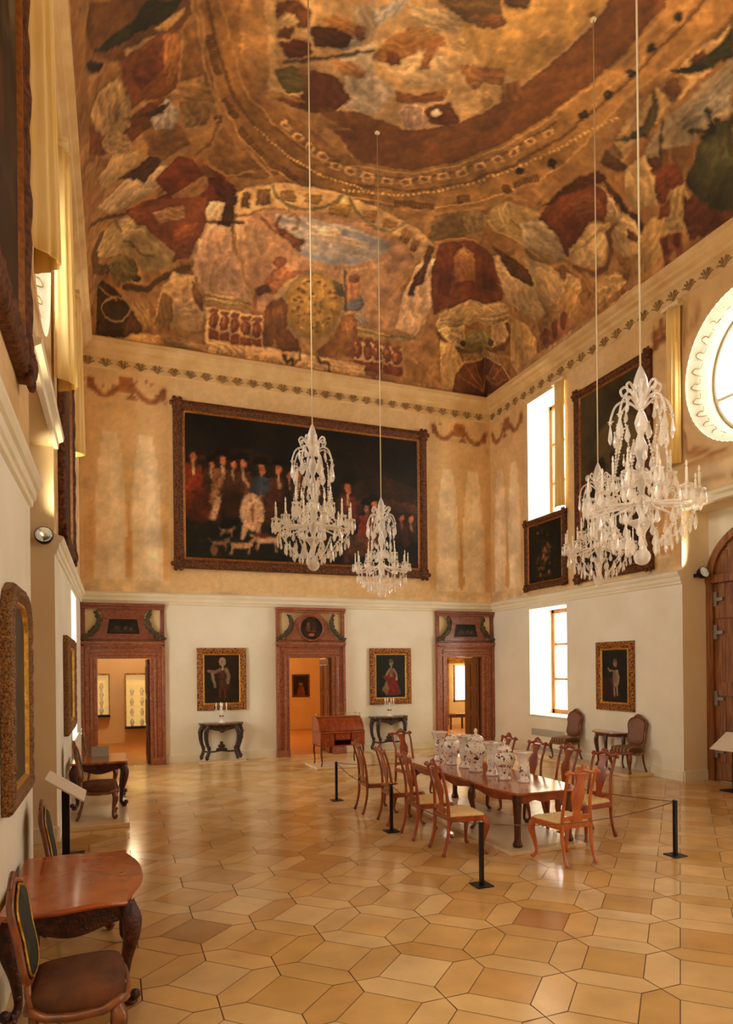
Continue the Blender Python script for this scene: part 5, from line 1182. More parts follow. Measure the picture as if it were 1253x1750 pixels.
p|8a5a1c|1|0.25|592 166 592 165 591 165 589 164 588 163 586 163 585 164 584 165 583 164 583 166 584 167 585 168 587 168 589 169 590 168 591 167
p|7a5428|1|0.25|634 110 634 110 633 109 632 108 630 107 628 107 627 108 625 109 625 109 625 111 626 111 627 112 629 112 631 113 632 112 634 111
p|8a5a1c|1|0.25|572 121 572 119 571 119 570 118 568 118 566 117 565 118 564 118 563 120 564 120 564 121 566 122 567 123 569 122 571 122 572 122
p|7a5428|1|0.25|603 121 603 121 602 120 601 119 599 118 597 118 596 117 595 118 594 120 595 121 595 122 597 123 599 122 600 124 602 123 603 122
p|d4aa54|1|0.25|613 148 613 147 612 146 611 146 609 146 607 145 606 145 605 146 604 147 604 148 605 149 606 150 608 150 610 151 611 150 613 149
p|7a5428|1|0.25|667 139 667 139 666 137 665 136 663 136 661 137 660 136 659 137 658 138 658 139 659 140 661 141 662 142 664 141 666 141 667 140
p|8a5a1c|1|0.25|589 114 589 114 588 113 587 112 585 111 583 112 582 112 581 112 580 113 580 115 581 116 583 116 584 116 586 117 588 117 589 116
p|8a5a1c|1|0.25|621 103 621 101 620 101 618 100 616 100 615 101 613 99 612 100 612 102 612 102 613 103 614 104 616 105 618 105 619 104 620 103
s|8f8250|1|0.039|683 154 685 136 681 118 672 102 659 87 643 78 625 73 606 73 589 78 574 87 562 99 553 114 549 131 548 149 553 165 560 182 571 195 586 204 602 209 619 211 636 207 653 199 667 185 677 171 684 153
p|80481f|1|0.25|504 101 510 131 534 144 556 134 558 85 590 60 591 39 543 31 532 60 525 37 500 36 491 38 507 68
p|99602c|0.7|0.25|521 119 541 131 552 89 530 80
p|8e5424|1|0.25|636 46 680 84 690 132 717 145 732 118 734 82 734 44 708 45 699 76 684 41 638 26
p|a86c34|0.7|0.25|698 118 717 132 722 102 727 70 711 79
p|bc7044|1|0.25|681 191 693 219 714 219 719 184 737 165 728 149 692 152
p|62727c|1|0.25|696 164 724 184 738 166 729 147 696 147
p|8a5030|1|0.25|711 220 711 216 709 212 706 210 702 208 697 207 692 209 689 212 687 214 687 219 689 222 692 224 696 226 701 226 706 225 709 223
s|40241a|1|0.03|674 227 686 186 696 147
p|5c5a44|1|0.25|651 202 674 201 687 172 664 173
p|8a8a78|1|0.25|718 141 741 145 755 122 734 119
p|b89858|1|0.25|367 128 401 128 436 128 471 129 476 109 439 107 404 107 368 106
s|6e6034|1|0.03|367 121 402 120 437 121 472 120
s|8a7038|1|0.03|368 110 402 110 436 110 470 110
p|b89858|1|0.25|729 113 768 113 808 115 848 114 889 116 883 99 832 99 783 98 735 96
s|6e6034|1|0.031|734 105 771 107 809 107 848 109 887 111
p|d0a468|1|0.25|369 99 401 100 434 101 467 100 501 101 503 69 505 37 461 31 416 32 371 34 370 69
p|d0a468|1|0.25|728 86 771 85 815 86 860 85 853 26 809 22 764 20 733 33
p|9a4e2a|1|0.25|400 95 400 93 398 91 394 90 390 88 386 89 382 88 380 90 379 91 380 94 382 96 385 97 389 98 394 98 397 99 400 97
p|96421f|1|0.25|401 73 401 68 398 62 395 58 391 56 387 57 384 59 381 65 380 72 381 78 383 82 386 87 390 88 394 88 398 84 400 80
p|b8643a|1|0.25|392 74 391 71 391 68 390 64 388 62 387 63 386 65 385 69 384 74 385 76 385 82 386 83 388 84 389 83 390 82 391 78
p|96421f|1|0.25|386 87 394 90 395 84 386 82
p|963c20|1|0.25|380 54 402 54 402 34 380 34
p|9a4e2a|1|0.25|425 95 424 93 422 91 418 90 414 88 410 87 406 88 404 90 403 91 404 94 406 96 409 97 413 98 418 98 421 97 424 97
p|96421f|1|0.25|425 74 425 68 423 62 419 58 415 56 411 57 408 59 405 65 404 69 405 77 407 82 410 85 414 88 418 88 422 84 424 80
p|b8643a|1|0.25|416 74 416 68 415 65 414 64 413 62 411 63 410 64 409 69 409 71 409 76 409 79 410 83 412 84 413 83 414 80 415 78
p|96421f|1|0.25|410 87 418 88 419 84 410 82
p|963c20|1|0.25|404 50 426 54 427 35 404 34
p|9a4e2a|1|0.25|449 93 448 91 446 89 442 88 438 86 434 86 430 85 428 87 427 89 427 91 430 93 433 94 437 96 442 95 445 96 448 94
p|96421f|1|0.25|450 71 449 65 447 59 444 55 440 53 435 54 432 56 429 62 428 69 429 75 431 79 434 84 438 86 442 85 446 82 448 77
p|b8643a|1|0.25|440 71 440 68 439 65 438 60 437 59 435 60 434 64 433 66 432 71 433 74 433 79 434 80 436 81 437 81 438 79 439 76
p|96421f|1|0.25|434 84 442 87 443 82 434 79
p|963c20|1|0.25|428 50 450 51 451 30 428 27
p|9a4e2a|1|0.25|474 92 473 91 471 89 467 86 463 87 459 85 455 86 453 88 452 89 452 90 455 92 458 95 463 95 467 96 470 95 473 95
p|96421f|1|0.25|475 72 475 64 472 58 469 54 465 54 461 52 457 57 455 63 453 67 454 73 456 80 459 83 463 85 467 84 471 83 474 76
p|b8643a|1|0.25|465 72 465 67 464 63 463 62 462 60 460 61 459 63 458 67 458 69 458 75 458 78 459 81 461 82 462 81 464 78 465 74
p|96421f|1|0.25|459 85 467 86 468 80 459 80
p|963c20|1|0.25|453 48 476 49 476 33 454 30
p|9a4e2a|1|0.25|498 92 498 90 495 88 492 87 488 85 483 85 479 86 477 86 476 90 477 90 479 92 483 93 487 95 491 96 495 95 497 94
p|96421f|1|0.25|500 70 499 64 497 59 494 54 490 52 485 53 482 57 479 60 478 68 478 73 480 80 484 83 488 85 492 84 496 81 498 77
p|b8643a|1|0.25|490 70 490 67 489 64 488 59 486 60 485 59 484 63 483 65 482 70 482 75 483 78 484 79 485 80 487 79 488 78 489 75
p|96421f|1|0.25|483 85 492 87 493 81 483 78
p|963c20|1|0.25|478 48 501 50 501 29 478 31
p|9a4e2a|1|0.25|749 88 749 87 746 85 742 83 738 81 733 81 728 82 725 84 724 85 725 87 727 90 731 91 736 91 741 93 745 92 748 91
p|96421f|1|0.25|752 66 752 60 749 54 746 48 741 45 736 49 732 50 729 56 728 63 728 69 730 76 733 79 738 81 742 81 747 78 750 72
p|b8643a|1|0.25|741 67 741 61 740 58 739 56 738 54 736 55 734 56 733 61 732 65 732 68 732 74 734 75 735 77 737 76 739 73 740 71
p|96421f|1|0.25|733 81 742 81 744 76 733 74
p|963c20|1|0.25|728 43 754 42 755 21 729 23
p|9a4e2a|1|0.25|777 91 776 88 774 86 770 84 765 82 760 82 756 83 753 84 752 86 752 88 755 90 759 92 763 94 768 94 773 93 776 92
p|96421f|1|0.25|780 67 779 61 777 55 774 50 769 47 764 47 760 51 757 57 755 64 755 70 757 77 761 80 765 82 770 82 774 79 778 73
p|b8643a|1|0.25|769 66 769 63 768 59 767 55 765 55 764 56 762 58 761 62 760 67 760 69 760 75 761 76 763 78 764 77 766 74 768 70
p|96421f|1|0.25|760 82 770 82 772 77 761 75
p|963c20|1|0.25|756 41 782 44 783 19 757 20
p|9a4e2a|1|0.25|801 89 800 88 798 86 794 84 789 82 784 82 780 82 776 84 775 85 776 88 778 90 782 91 787 93 792 93 796 93 799 91
p|96421f|1|0.25|804 67 804 58 802 52 798 50 793 46 788 47 784 51 781 56 779 63 779 69 781 76 784 80 789 82 794 82 798 77 802 73
p|b8643a|1|0.25|792 65 792 62 792 59 791 54 789 55 788 53 786 57 784 61 784 64 783 69 784 72 785 76 786 77 788 76 790 73 791 70
p|96421f|1|0.25|784 82 794 82 795 76 784 75
p|963c20|1|0.25|780 40 806 44 807 18 781 18
p|9a4e2a|1|0.25|828 91 827 88 825 86 821 84 816 82 811 82 806 83 803 84 802 87 803 88 805 90 809 92 814 94 819 94 823 93 827 92
p|96421f|1|0.25|831 68 831 59 829 53 825 51 820 47 815 47 811 52 808 57 806 64 806 70 808 77 811 80 816 82 821 82 825 80 829 74
p|b8643a|1|0.25|820 66 820 63 819 59 818 55 816 56 815 54 813 58 811 62 811 67 811 69 811 75 812 76 813 78 815 77 817 76 819 70
p|96421f|1|0.25|811 82 821 83 822 77 811 75
p|963c20|1|0.25|807 41 833 45 835 21 808 20
p|9a4e2a|1|0.25|854 89 854 86 851 84 847 82 842 80 837 80 833 80 830 82 828 85 829 86 832 88 836 89 840 91 846 92 850 91 853 90
p|96421f|1|0.25|858 65 858 56 856 50 852 47 847 44 842 44 837 48 834 54 832 61 832 67 834 74 838 78 842 80 847 80 852 77 856 71
p|b8643a|1|0.25|846 66 846 60 846 56 845 52 843 52 841 53 839 54 838 59 837 64 837 67 837 72 838 73 840 75 842 74 843 74 845 70
p|96421f|1|0.25|837 80 848 80 849 74 838 73
p|963c20|1|0.25|833 40 860 41 861 21 834 19
p|d0a668|1|0.25|371 34 417 34 464 32 464 0 417 12 371 11
p|d6ac70|1|0.25|464 32 499 35 535 34 572 35 609 36 647 35 685 34 724 35 764 33 762 0 722 0 684 0 645 0 608 -1 571 6 535 7 499 -1 464 0
p|c89c5c|1|0.25|371 11 417 12 464 0 500 14 536 12 572 0 609 0 647 0 686 0 725 0 765 9 803 10 843 0 883 11 926 10 970 13 1018 18 1018 0 967 -1 920 0 875 0 833 -1 791 0 750 0 709 -1 673 -1 637 0 602 0 567 0 533 0 500 0 467 0 434 0 402 -1 371 -1
s|4a3418|1|0.055|556 26 562 10 576 20 575 0
s|4a3418|1|0.03|592 42 593 22 582 14
s|54381a|1|0.053|638 32 646 20 664 23 673 -1
p|8a7036|0.7|0.25|494 8 493 19 492 14 491 0 489 7 487 11 485 15 484 9 484 6 484 9 485 15 487 11 489 20 491 18 492 14 493 19
p|8a7036|0.7|0.25|502 11 501 9 500 0 499 6 497 10 495 0 493 0 492 12 492 9 492 12 493 0 495 13 497 11 499 7 500 0 501 9
p|8a7036|0.7|0.25|509 0 509 0 508 0 506 -1 504 0 503 0 501 4 500 0 499 0 500 0 501 5 503 0 504 0 506 10 508 0 509 0
p|8a7036|0.7|0.25|517 17 517 15 516 9 514 14 512 16 510 0 509 10 508 0 507 15 507 17 509 10 510 18 512 16 514 14 516 9 517 15
p|8a7036|0.7|0.25|525 5 525 0 523 12 522 0 520 0 518 8 517 0 515 5 515 0 515 5 516 13 518 8 520 2 522 0 524 13 525 0
p|8a7036|0.7|0.25|533 -1 532 7 531 0 530 3 528 -1 526 0 524 0 523 -1 523 7 523 -1 524 0 526 0 528 9 530 3 531 0 532 7
p|8a7036|0.7|0.25|541 14 540 12 539 2 538 10 536 13 534 15 532 3 531 14 531 12 531 14 532 4 534 15 536 13 538 10 539 18 540 12
p|8a7036|0.7|0.25|549 0 548 0 547 9 546 0 544 0 542 0 540 10 539 0 539 0 539 0 540 10 542 0 544 0 545 14 547 9 548 0
p|8a7036|0.7|0.25|557 7 556 0 555 0 554 0 552 3 550 -1 548 0 547 5 546 0 547 5 548 0 550 9 552 4 554 0 555 0 556 0
p|8a7036|0.7|0.25|565 13 564 10 563 0 562 8 559 11 557 13 556 0 555 11 554 9 555 12 556 17 558 14 560 11 562 8 563 17 564 10
p|8a7036|0.7|0.25|573 0 572 0 571 7 570 0 568 0 566 0 564 7 563 0 562 0 563 0 564 7 566 0 568 0 569 12 571 7 572 0
p|8a7036|0.7|0.25|581 6 580 0 579 0 578 0 575 0 574 -1 572 0 571 0 570 0 571 0 572 0 573 7 576 0 578 0 579 0 580 0
p|8a7036|0.7|0.25|589 12 588 10 587 0 586 7 584 10 582 13 580 0 579 10 578 8 579 11 580 16 582 13 584 10 586 7 587 17 588 10
p|8a7036|0.7|0.25|597 0 597 0 595 7 594 0 592 0 590 0 588 6 587 0 587 0 587 0 588 6 590 0 592 0 594 12 595 8 597 0
p|8a7036|0.7|0.25|605 7 605 0 604 0 602 0 600 0 598 -1 596 0 595 0 595 0 595 0 596 0 598 7 600 0 602 0 604 0 605 0
p|8a7036|0.7|0.25|613 13 613 11 612 0 610 8 608 11 606 13 604 0 603 11 603 8 603 11 604 17 606 13 608 11 610 9 611 17 613 11
p|8a7036|0.7|0.25|621 0 621 0 620 10 618 0 616 0 614 0 612 8 611 0 611 0 611 0 612 8 614 0 616 0 618 0 620 10 621 0
p|8a7036|0.7|0.25|630 -1 629 -1 628 0 626 0 624 -1 622 -1 621 0 620 -1 619 0 620 -1 621 0 622 -1 624 6 626 0 628 0 629 7
p|8a7036|0.7|0.25|638 16 637 14 636 6 634 11 632 13 631 0 629 2 628 13 627 11 628 13 629 3 630 15 632 14 635 12 636 6 637 14
p|8a7036|0.7|0.25|646 7 646 0 645 0 643 0 641 0 639 6 637 0 636 0 635 0 636 0 637 0 639 6 641 0 643 0 645 0 646 1
p|8a7036|0.7|0.25|654 0 654 0 653 0 651 -1 649 -1 647 0 645 0 644 -1 644 -1 644 -1 645 0 647 0 649 -1 651 -1 653 0 654 0
p|8a7036|0.7|0.25|663 5 662 0 661 12 660 0 657 0 655 1 654 10 653 0 652 0 653 0 654 10 655 2 657 17 659 15 661 12 662 0
p|8a7036|0.7|0.25|671 0 671 -1 670 0 668 7 666 -1 664 0 662 0 661 -1 660 5 661 9 662 0 664 0 666 10 668 7 670 0 671 11
p|8a7036|0.7|0.25|679 0 679 0 678 -1 676 0 674 0 672 0 670 -1 669 0 669 0 669 0 670 -1 672 0 674 0 676 0 678 -1 679 0
p|8a7036|0.7|0.25|688 13 687 10 686 0 685 6 682 9 680 11 679 0 678 8 677 3 678 8 679 15 680 11 683 9 685 7 686 0 688 11
p|8a7036|0.7|0.25|696 1 696 0 695 -1 693 0 691 0 689 0 687 7 686 0 686 0 686 0 687 7 689 0 691 0 693 0 695 10 696 0
p|8a7036|0.7|0.25|705 0 705 -1 703 0 702 -1 700 -1 697 -1 696 0 695 -1 694 0 695 -1 696 0 697 -1 700 -1 701 6 703 0 705 -1
p|8a7036|0.7|0.25|713 5 713 0 712 11 710 0 708 0 706 0 704 8 703 0 702 13 703 0 704 8 706 0 708 0 710 15 712 11 713 0
p|8a7036|0.7|0.25|722 0 722 0 720 0 719 -1 717 -1 715 0 713 0 712 -1 711 3 711 8 713 0 715 0 716 10 719 8 720 0 722 0
p|8a7036|0.7|0.25|731 -1 730 0 729 0 727 0 725 0 723 0 721 -1 720 0 720 0 720 0 721 -1 723 0 725 0 727 0 729 0 730 0
p|6a542a|0.6|0.25|405 9 404 8 404 0 403 0 403 -1 402 2 401 0 401 0 400 13 401 14 401 16 402 4 403 11 403 16 404 0 404 8
p|7a6030|0.6|0.25|786 6 786 4 785 0 785 0 784 4 783 0 782 10 781 6 781 3 781 6 782 10 782 15 783 18 784 12 785 16 786 4
p|80683a|0.6|0.25|889 16 890 0 889 12 888 6 887 0 886 10 885 0 885 0 884 14 884 15 885 17 886 10 887 15 888 19 889 13 889 15
p|6a542a|0.6|0.25|408 0 408 0 407 -1 406 0 406 0 405 -1 404 3 404 0 404 0 404 0 404 4 405 11 406 0 407 2 407 10 408 0
p|7a6030|0.6|0.25|790 0 790 0 789 -1 788 2 787 0 787 -1 786 0 785 0 785 0 785 0 786 0 786 9 787 14 788 4 789 11 790 0
p|80683a|0.6|0.25|895 0 895 0 894 0 894 -1 892 0 891 0 890 6 890 0 890 0 890 0 890 7 891 12 892 0 893 10 894 14 895 0
p|6a542a|0.6|0.25|411 0 411 0 410 0 410 10 409 0 408 0 407 -1 407 8 407 6 407 8 407 11 408 15 409 2 410 11 410 15 411 0
p|7a6030|0.6|0.25|794 9 793 7 793 0 792 0 791 8 790 0 789 12 789 9 789 7 789 9 789 12 790 16 791 8 792 14 793 17 793 8
p|80683a|0.6|0.25|900 8 900 6 900 0 899 0 898 5 897 0 896 10 895 5 895 2 895 6 896 10 897 15 897 18 899 13 899 17 900 6
p|6a542a|0.6|0.25|414 8 414 6 414 0 413 0 412 -1 411 0 411 0 410 0 410 -1 410 0 411 0 411 0 412 10 413 0 414 0 414 6
p|7a6030|0.6|0.25|798 0 797 0 797 0 796 7 795 0 794 -1 793 2 793 0 792 0 793 0 793 3 794 11 795 0 796 8 797 13 797 0
p|80683a|0.6|0.25|906 11 906 9 905 4 904 0 903 -1 902 0 901 0 900 9 900 7 901 9 901 13 902 0 903 10 904 15 905 5 906 10
p|6a542a|0.6|0.25|417 13 417 12 417 9 416 0 415 0 414 10 414 1 413 0 413 0 413 0 414 3 414 10 415 15 416 0 417 10 417 12
p|7a6030|0.6|0.25|801 11 801 10 801 5 800 0 799 10 798 0 797 0 796 11 796 10 796 11 797 14 798 17 799 11 800 15 801 6 801 10
p|80683a|0.6|0.25|911 14 911 12 910 9 910 0 909 0 908 4 907 0 906 12 906 11 906 12 906 15 907 18 908 13 909 17 910 20 911 13
p|6a542a|0.6|0.25|421 0 420 0 420 0 419 -1 418 0 418 0 417 -1 416 6 416 5 416 7 417 11 418 0 418 0 419 10 420 0 420 0
p|7a6030|0.6|0.25|805 0 805 0 804 0 804 -1 803 0 802 0 801 7 800 0 800 0 800 0 801 7 801 13 803 0 803 10 804 0 805 0
p|80683a|0.6|0.25|917 0 917 0 916 0 915 5 914 0 913 -1 912 0 912 0 911 0 912 0 912 0 913 9 914 15 915 6 916 12 917 0
p|6a542a|0.6|0.25|424 8 424 6 423 0 422 0 422 10 421 0 420 0 420 0 419 12 420 13 420 15 421 0 422 10 422 15 423 0 424 6
p|7a6030|0.6|0.25|809 13 809 12 808 9 807 0 807 0 805 5 805 0 804 13 804 12 804 13 804 16 805 6 806 13 807 17 808 9 809 12
p|80683a|0.6|0.25|922 3 922 0 922 0 921 10 920 0 918 12 918 6 917 0 917 16 917 16 917 19 918 12 919 17 920 20 921 15 922 17
p|6a542a|0.6|0.25|427 0 427 -1 426 -1 426 0 425 0 424 -1 423 0 423 0 423 0 423 0 423 0 424 10 425 0 426 0 426 9 427 -1
p|7a6030|0.6|0.25|813 6 812 4 812 0 811 0 810 4 809 0 809 -1 808 5 808 2 808 6 808 10 809 0 810 5 811 12 812 0 813 4
p|80683a|0.6|0.25|928 8 928 6 927 0 926 0 925 5 924 0 923 -1 923 5 922 0 923 5 923 10 924 15 925 6 926 13 927 0 928 7
p|6a542a|0.6|0.25|430 0 430 0 430 0 429 10 428 0 427 0 426 10 426 6 426 4 426 7 427 10 427 14 428 0 429 10 430 14 430 0
p|7a6030|0.6|0.25|816 15 817 0 816 11 815 5 814 0 813 9 812 0 812 0 811 14 811 15 812 17 813 9 814 15 815 18 816 12 816 14
p|80683a|0.6|0.25|933 12 933 11 933 6 932 0 931 10 930 0 929 13 928 10 928 8 928 10 929 13 929 17 930 20 932 15 932 19 933 11
p|6a542a|0.6|0.25|433 7 433 5 433 0 432 0 431 -1 430 0 430 0 429 0 429 -1 429 0 430 0 430 0 431 10 432 0 433 0 433 5
p|7a6030|0.6|0.25|820 10 820 8 820 0 819 0 818 -1 817 0 816 0 816 -1 815 8 815 9 816 12 817 0 818 9 819 0 820 1 820 8
p|80683a|0.6|0.25|939 0 939 0 939 -1 937 0 937 0 935 6 934 0 934 0 933 11 934 13 934 15 935 7 936 13 938 0 938 10 939 13
p|6a542a|0.6|0.25|437 13 436 12 436 9 435 0 435 0 434 9 433 0 433 0 432 0 433 0 433 0 434 10 434 14 435 0 436 9 436 12
p|7a6030|0.6|0.25|824 0 824 0 824 0 823 9 822 0 821 0 820 5 819 0 819 0 819 0 820 6 821 12 821 16 823 9 823 14 824 16
p|80683a|0.6|0.25|945 17 944 16 944 13 943 8 942 0 941 10 940 0 939 15 939 14 939 15 940 18 941 20 942 16 943 19 944 13 944 16
p|6a542a|0.6|0.25|440 0 440 0 439 0 439 -1 438 0 437 0 436 -1 436 6 436 3 436 6 436 10 437 0 438 0 439 10 439 0 440 0
p|7a6030|0.6|0.25|828 0 828 0 827 7 827 0 826 0 824 0 824 0 823 0 823 -1 823 0 824 0 825 3 825 12 827 0 827 8 828 11
p|80683a|0.6|0.25|951 6 950 3 950 0 949 0 948 0 947 0 946 8 945 0 945 0 945 0 946 8 947 13 948 3 949 12 950 16 951 4
p|6a542a|0.6|0.25|443 8 443 6 442 0 442 0 441 9 440 0 439 0 439 0 439 11 439 12 439 15 440 0 441 10 442 15 443 0 443 6
p|7a6030|0.6|0.25|832 6 832 2 831 0 831 0 829 3 829 0 827 9 827 4 827 0 827 4 828 10 828 14 829 18 830 12 831 16 832 3
p|80683a|0.6|0.25|956 11 956 10 956 4 955 0 954 9 953 0 951 12 951 8 951 7 951 9 951 12 952 16 953 20 955 15 955 18 956 20
p|6a542a|0.6|0.25|446 0 446 -1 446 -1 445 0 444 0 443 -1 443 0 442 0 442 0 442 0 443 0 443 10 444 0 445 0 446 9 446 0
p|7a6030|0.6|0.25|836 0 836 0 835 -1 834 1 833 0 832 -1 831 0 831 0 831 0 831 0 831 0 832 8 833 14 834 4 835 11 836 0
p|80683a|0.6|0.25|962 14 962 0 961 9 961 0 960 0 958 4 958 0 957 0 956 11 957 12 957 15 958 5 959 12 960 17 961 10 962 13
p|dab486|1|0.25|848 300 879 301 894 259 906 218 906 184 903 151 885 117 829 126 829 165 827 204 831 237 833 272
p|e2c49c|1|0.25|848 300 879 301 895 251 865 256
p|5a3218|1|0.25|383 269 406 281 404 265 402 235 401 211 390 213 391 238 380 249
s|3c2412|1|0.03|354 267 392 274 429 280
p|5e3418|1|0.25|839 205 838 247 847 275 837 328 856 327 859 269 867 239 851 230 853 208
s|86804e|1|0.059|472 379 487 355 515 341 549 341 581 354 603 378 612 398
s|86804e|1|0.061|628 396 646 372 675 351 711 339 742 339 757 361 767 379
p|82361a|1|0.25|863 341 896 358 923 384 978 381 1005 357 1033 334 1062 314 1060 264 1035 226 996 211 936 187 921 172 908 201 892 233 876 264 869 305
p|6a2a14|0.8|0.25|864 316 882 340 922 287 936 253 948 221 913 225 889 270
p|702c14|0.8|0.25|939 378 977 375 1011 343 1047 314 1013 285 987 316 963 347
p|ac6832|1|0.25|912 314 910 360 943 354 969 319 996 283 945 255
p|c89048|1|0.25|919 317 912 356 939 342
s|c88a44|1|0.047|851 341 887 363 927 389
p|bfa468|1|0.25|933 177 988 213 1044 250 1075 312 1105 301 1086 203 1044 166 990 160 937 146
s|8a7440|1|0.032|944 166 989 170 1039 176 1075 232 1097 298
s|8a7440|1|0.03|947 157 993 163 1043 167 1079 213 1101 273
p|c8ac6e|1|0.25|944 147 984 156 1027 165 1042 111 984 114 949 132
p|c8ac6e|1|0.25|1090 218 1107 288 1145 256 1133 170
p|7a763e|1|0.25|1123 184 1131 168 1135 142 1132 107 1105 102 1080 101 1059 107 1044 114 1036 126 1035 138 1041 149 1054 157 1073 162 1086 179 1099 189 1112 192
p|8c8a54|0.8|0.25|1102 148 1106 138 1104 129 1096 124 1084 123 1073 122 1062 125 1054 129 1050 134 1049 141 1053 145 1060 150 1069 152 1080 153 1090 152 1097 153
p|40341c|1|0.25|1042 125 1043 122 1042 118 1039 117 1036 115 1032 116 1028 117 1025 119 1023 123 1023 126 1023 129 1026 131 1029 132 1033 133 1037 130 1040 129
p|40341c|1|0.25|1127 190 1130 186 1131 181 1131 175 1129 169 1127 165 1124 162 1121 162 1118 165 1116 169 1114 175 1114 181 1115 187 1118 190 1121 192 1124 192
s|74491f|1|0.121|949 132 994 107 1063 103
s|74491f|1|0.112|1130 143 1153 223 1144 266 1116 274
p|c8a45e|1|0.25|959 122 1007 115 1048 78 1023 12 1010 -1 979 0 977 38 970 80
p|c09c56|1|0.25|1105 301 1147 337 1190 354 1230 345 1228 261 1197 234 1146 259
p|b08c48|1|0.25|1045 100 1115 107 1153 183 1186 187 1140 84 1052 79
p|7c3e22|1|0.25|1018 3 1022 47 1052 79 1134 94 1184 188 1239 228 1239 154 1225 0 1094 -1 1027 0
s|a4623a|1|0.037|1172 13 1085 32 1025 48
s|a4623a|1|0.035|1172 13 1104 46 1052 77
s|a4623a|1|0.048|1172 13 1130 54 1094 89
s|a4623a|1|0.054|1172 13 1166 56 1145 100
s|a4623a|1|0.061|1172 13 1190 89 1166 158
s|a4623a|1|0.055|1172 13 1203 120 1191 193
s|a4623a|1|0.053|1172 13 1221 137 1226 216
s|d0a468|1|0.045|1018 3 1024 46 1052 79 1133 96 1184 188 1239 228
p|5e2c18|1|0.25|1036 0 1172 13 1239 136 1225 0 1105 -1 1044 0
p|c0a670|1|0.25|979 379 994 402 1054 403 1089 407 1123 417 1155 406 1150 363 1114 336 1078 314 1044 332 1011 355
p|5c3619|1|0.25|964 401 1009 412 1035 420 1088 415 1086 401 1038 375 998 391
p|4a2a12|1|0.25|1022 395 1033 418 1047 393 1041 376
p|a48a4c|1|0.25|920 444 908 480 925 515 957 527 986 542 1015 535 1042 532 1070 531 1102 518 1071 463 1039 446 1010 446 980 450 950 438
p|b0a57e|1|0.25|976 490 1002 538 1037 531 1073 529 1098 522 1058 484 1015 457
s|c09c58|1|0.039|920 452 946 435 997 454 1053 465
s|7c6630|1|0.03|926 514 949 484 988 483
p|b8a062|1|0.25|919 481 926 514 960 478 951 447
p|b09660|1|0.25|1029 432 1071 471 1105 485 1140 503 1145 465 1150 425 1155 405 1124 403 1094 407 1061 418
p|96602e|1|0.25|1094 482 1102 507 1125 513 1126 489
p|b8985a|1|0.25|1118 503 1145 530 1169 522 1173 470 1143 454
p|a8803e|0.8|0.25|1155 405 1147 455 1141 502 1197 515 1197 472 1198 426 1199 376 1164 369
p|8a3a1c|1|0.25|999 526 991 568 1002 605 1012 642 1045 668 1076 661 1088 638 1073 610 1082 577 1090 543 1091 524 1042 539
p|a4552a|0.8|0.25|1017 610 1030 650 1057 657 1067 615 1059 575 1038 592
p|5e2810|0.8|0.25|1003 530 1011 588 1030 582 1039 543
p|6a2c14|1|0.25|987 564 991 599 996 632 1012 642 1012 615 1013 585
p|c8ae72|1|0.25|1082 538 1080 573 1077 608 1099 652 1131 620 1151 591 1120 532 1096 527
s|94803e|1|0.03|1093 537 1097 591 1100 642
s|7a5024|1|0.09|1116 527 1154 561 1161 600 1142 623 1109 632 1112 655
p|c8ae7c|1|0.25|1039 673 1065 674 1091 676 1140 692 1135 669 1098 656 1079 642 1059 657
p|50301a|1|0.25|1034 681 1051 688 1097 690 1142 708 1155 696 1112 683 1067 677
p|c8a866|1|0.25|1113 643 1105 688 1152 698 1182 680 1169 647 1142 630
p|d4b674|0.8|0.25|1143 692 1149 687 1154 679 1155 670 1151 661 1144 654 1136 649 1126 649 1118 652 1111 659 1108 667 1107 676 1111 684 1117 690 1126 694 1135 694
p|7a4020|1|0.25|1130 672 1154 690 1159 682 1142 666
p|96682e|1|0.25|1157 630 1176 660 1216 644 1206 633
p|96662c|1|0.25|1131 542 1157 560 1185 553 1217 551 1171 525
p|c8a45e|0.8|0.25|1164 564 1180 624 1214 641 1217 602 1225 561 1191 560
p|b89a54|0.8|0.25|1143 706 1148 754 1198 758 1210 729 1220 700 1209 660 1179 680 1161 692
p|96583a|1|0.25|1188 362 1187 415 1186 469 1240 461 1239 417 1239 370
p|7a3a20|1|0.25|1204 396 1210 394 1219 390 1217 386 1217 381 1217 376 1208 374 1203 373 1193 375 1187 378 1183 382 1180 387 1182 391 1186 395 1190 397 1196 397
p|7a3a20|1|0.25|1203 430 1209 428 1213 425 1217 420 1218 416 1214 412 1207 409 1199 409 1192 410 1186 413 1182 417 1180 422 1180 426 1183 430 1189 431 1195 432
p|7a3a20|1|0.25|1199 460 1205 458 1210 454 1214 450 1211 446 1208 442 1202 440 1195 439 1189 440 1183 444 1179 448 1177 452 1176 457 1179 460 1185 461 1192 461
p|8e4426|1|0.25|1183 732 1200 776 1239 773 1239 733 1211 731
p|6e2a18|1|0.25|1209 748 1216 746 1217 744 1219 742 1219 739 1218 736 1210 735 1207 734 1201 734 1194 736 1190 739 1189 741 1190 744 1193 746 1197 748 1203 748
p|6e2a18|1|0.25|1210 771 1217 769 1219 768 1222 765 1222 762 1216 760 1213 758 1206 758 1200 758 1196 760 1192 762 1191 765 1193 767 1196 769 1198 771 1203 771
p|a47a48|1|0.25|1240 764 1240 764 1237 762 1239 758 1239 753 1240 749 1228 746 1234 743 1223 743 1223 744 1221 746 1221 750 1219 755 1225 759 1239 762 1231 764
p|6a5028|0.7|0.25|1239 580 1239 580 1239 579 1239 578 1239 577 1239 576 1239 575 1240 574 1239 574 1240 574 1239 575 1239 576 1239 577 1239 578 1239 579 1239 580
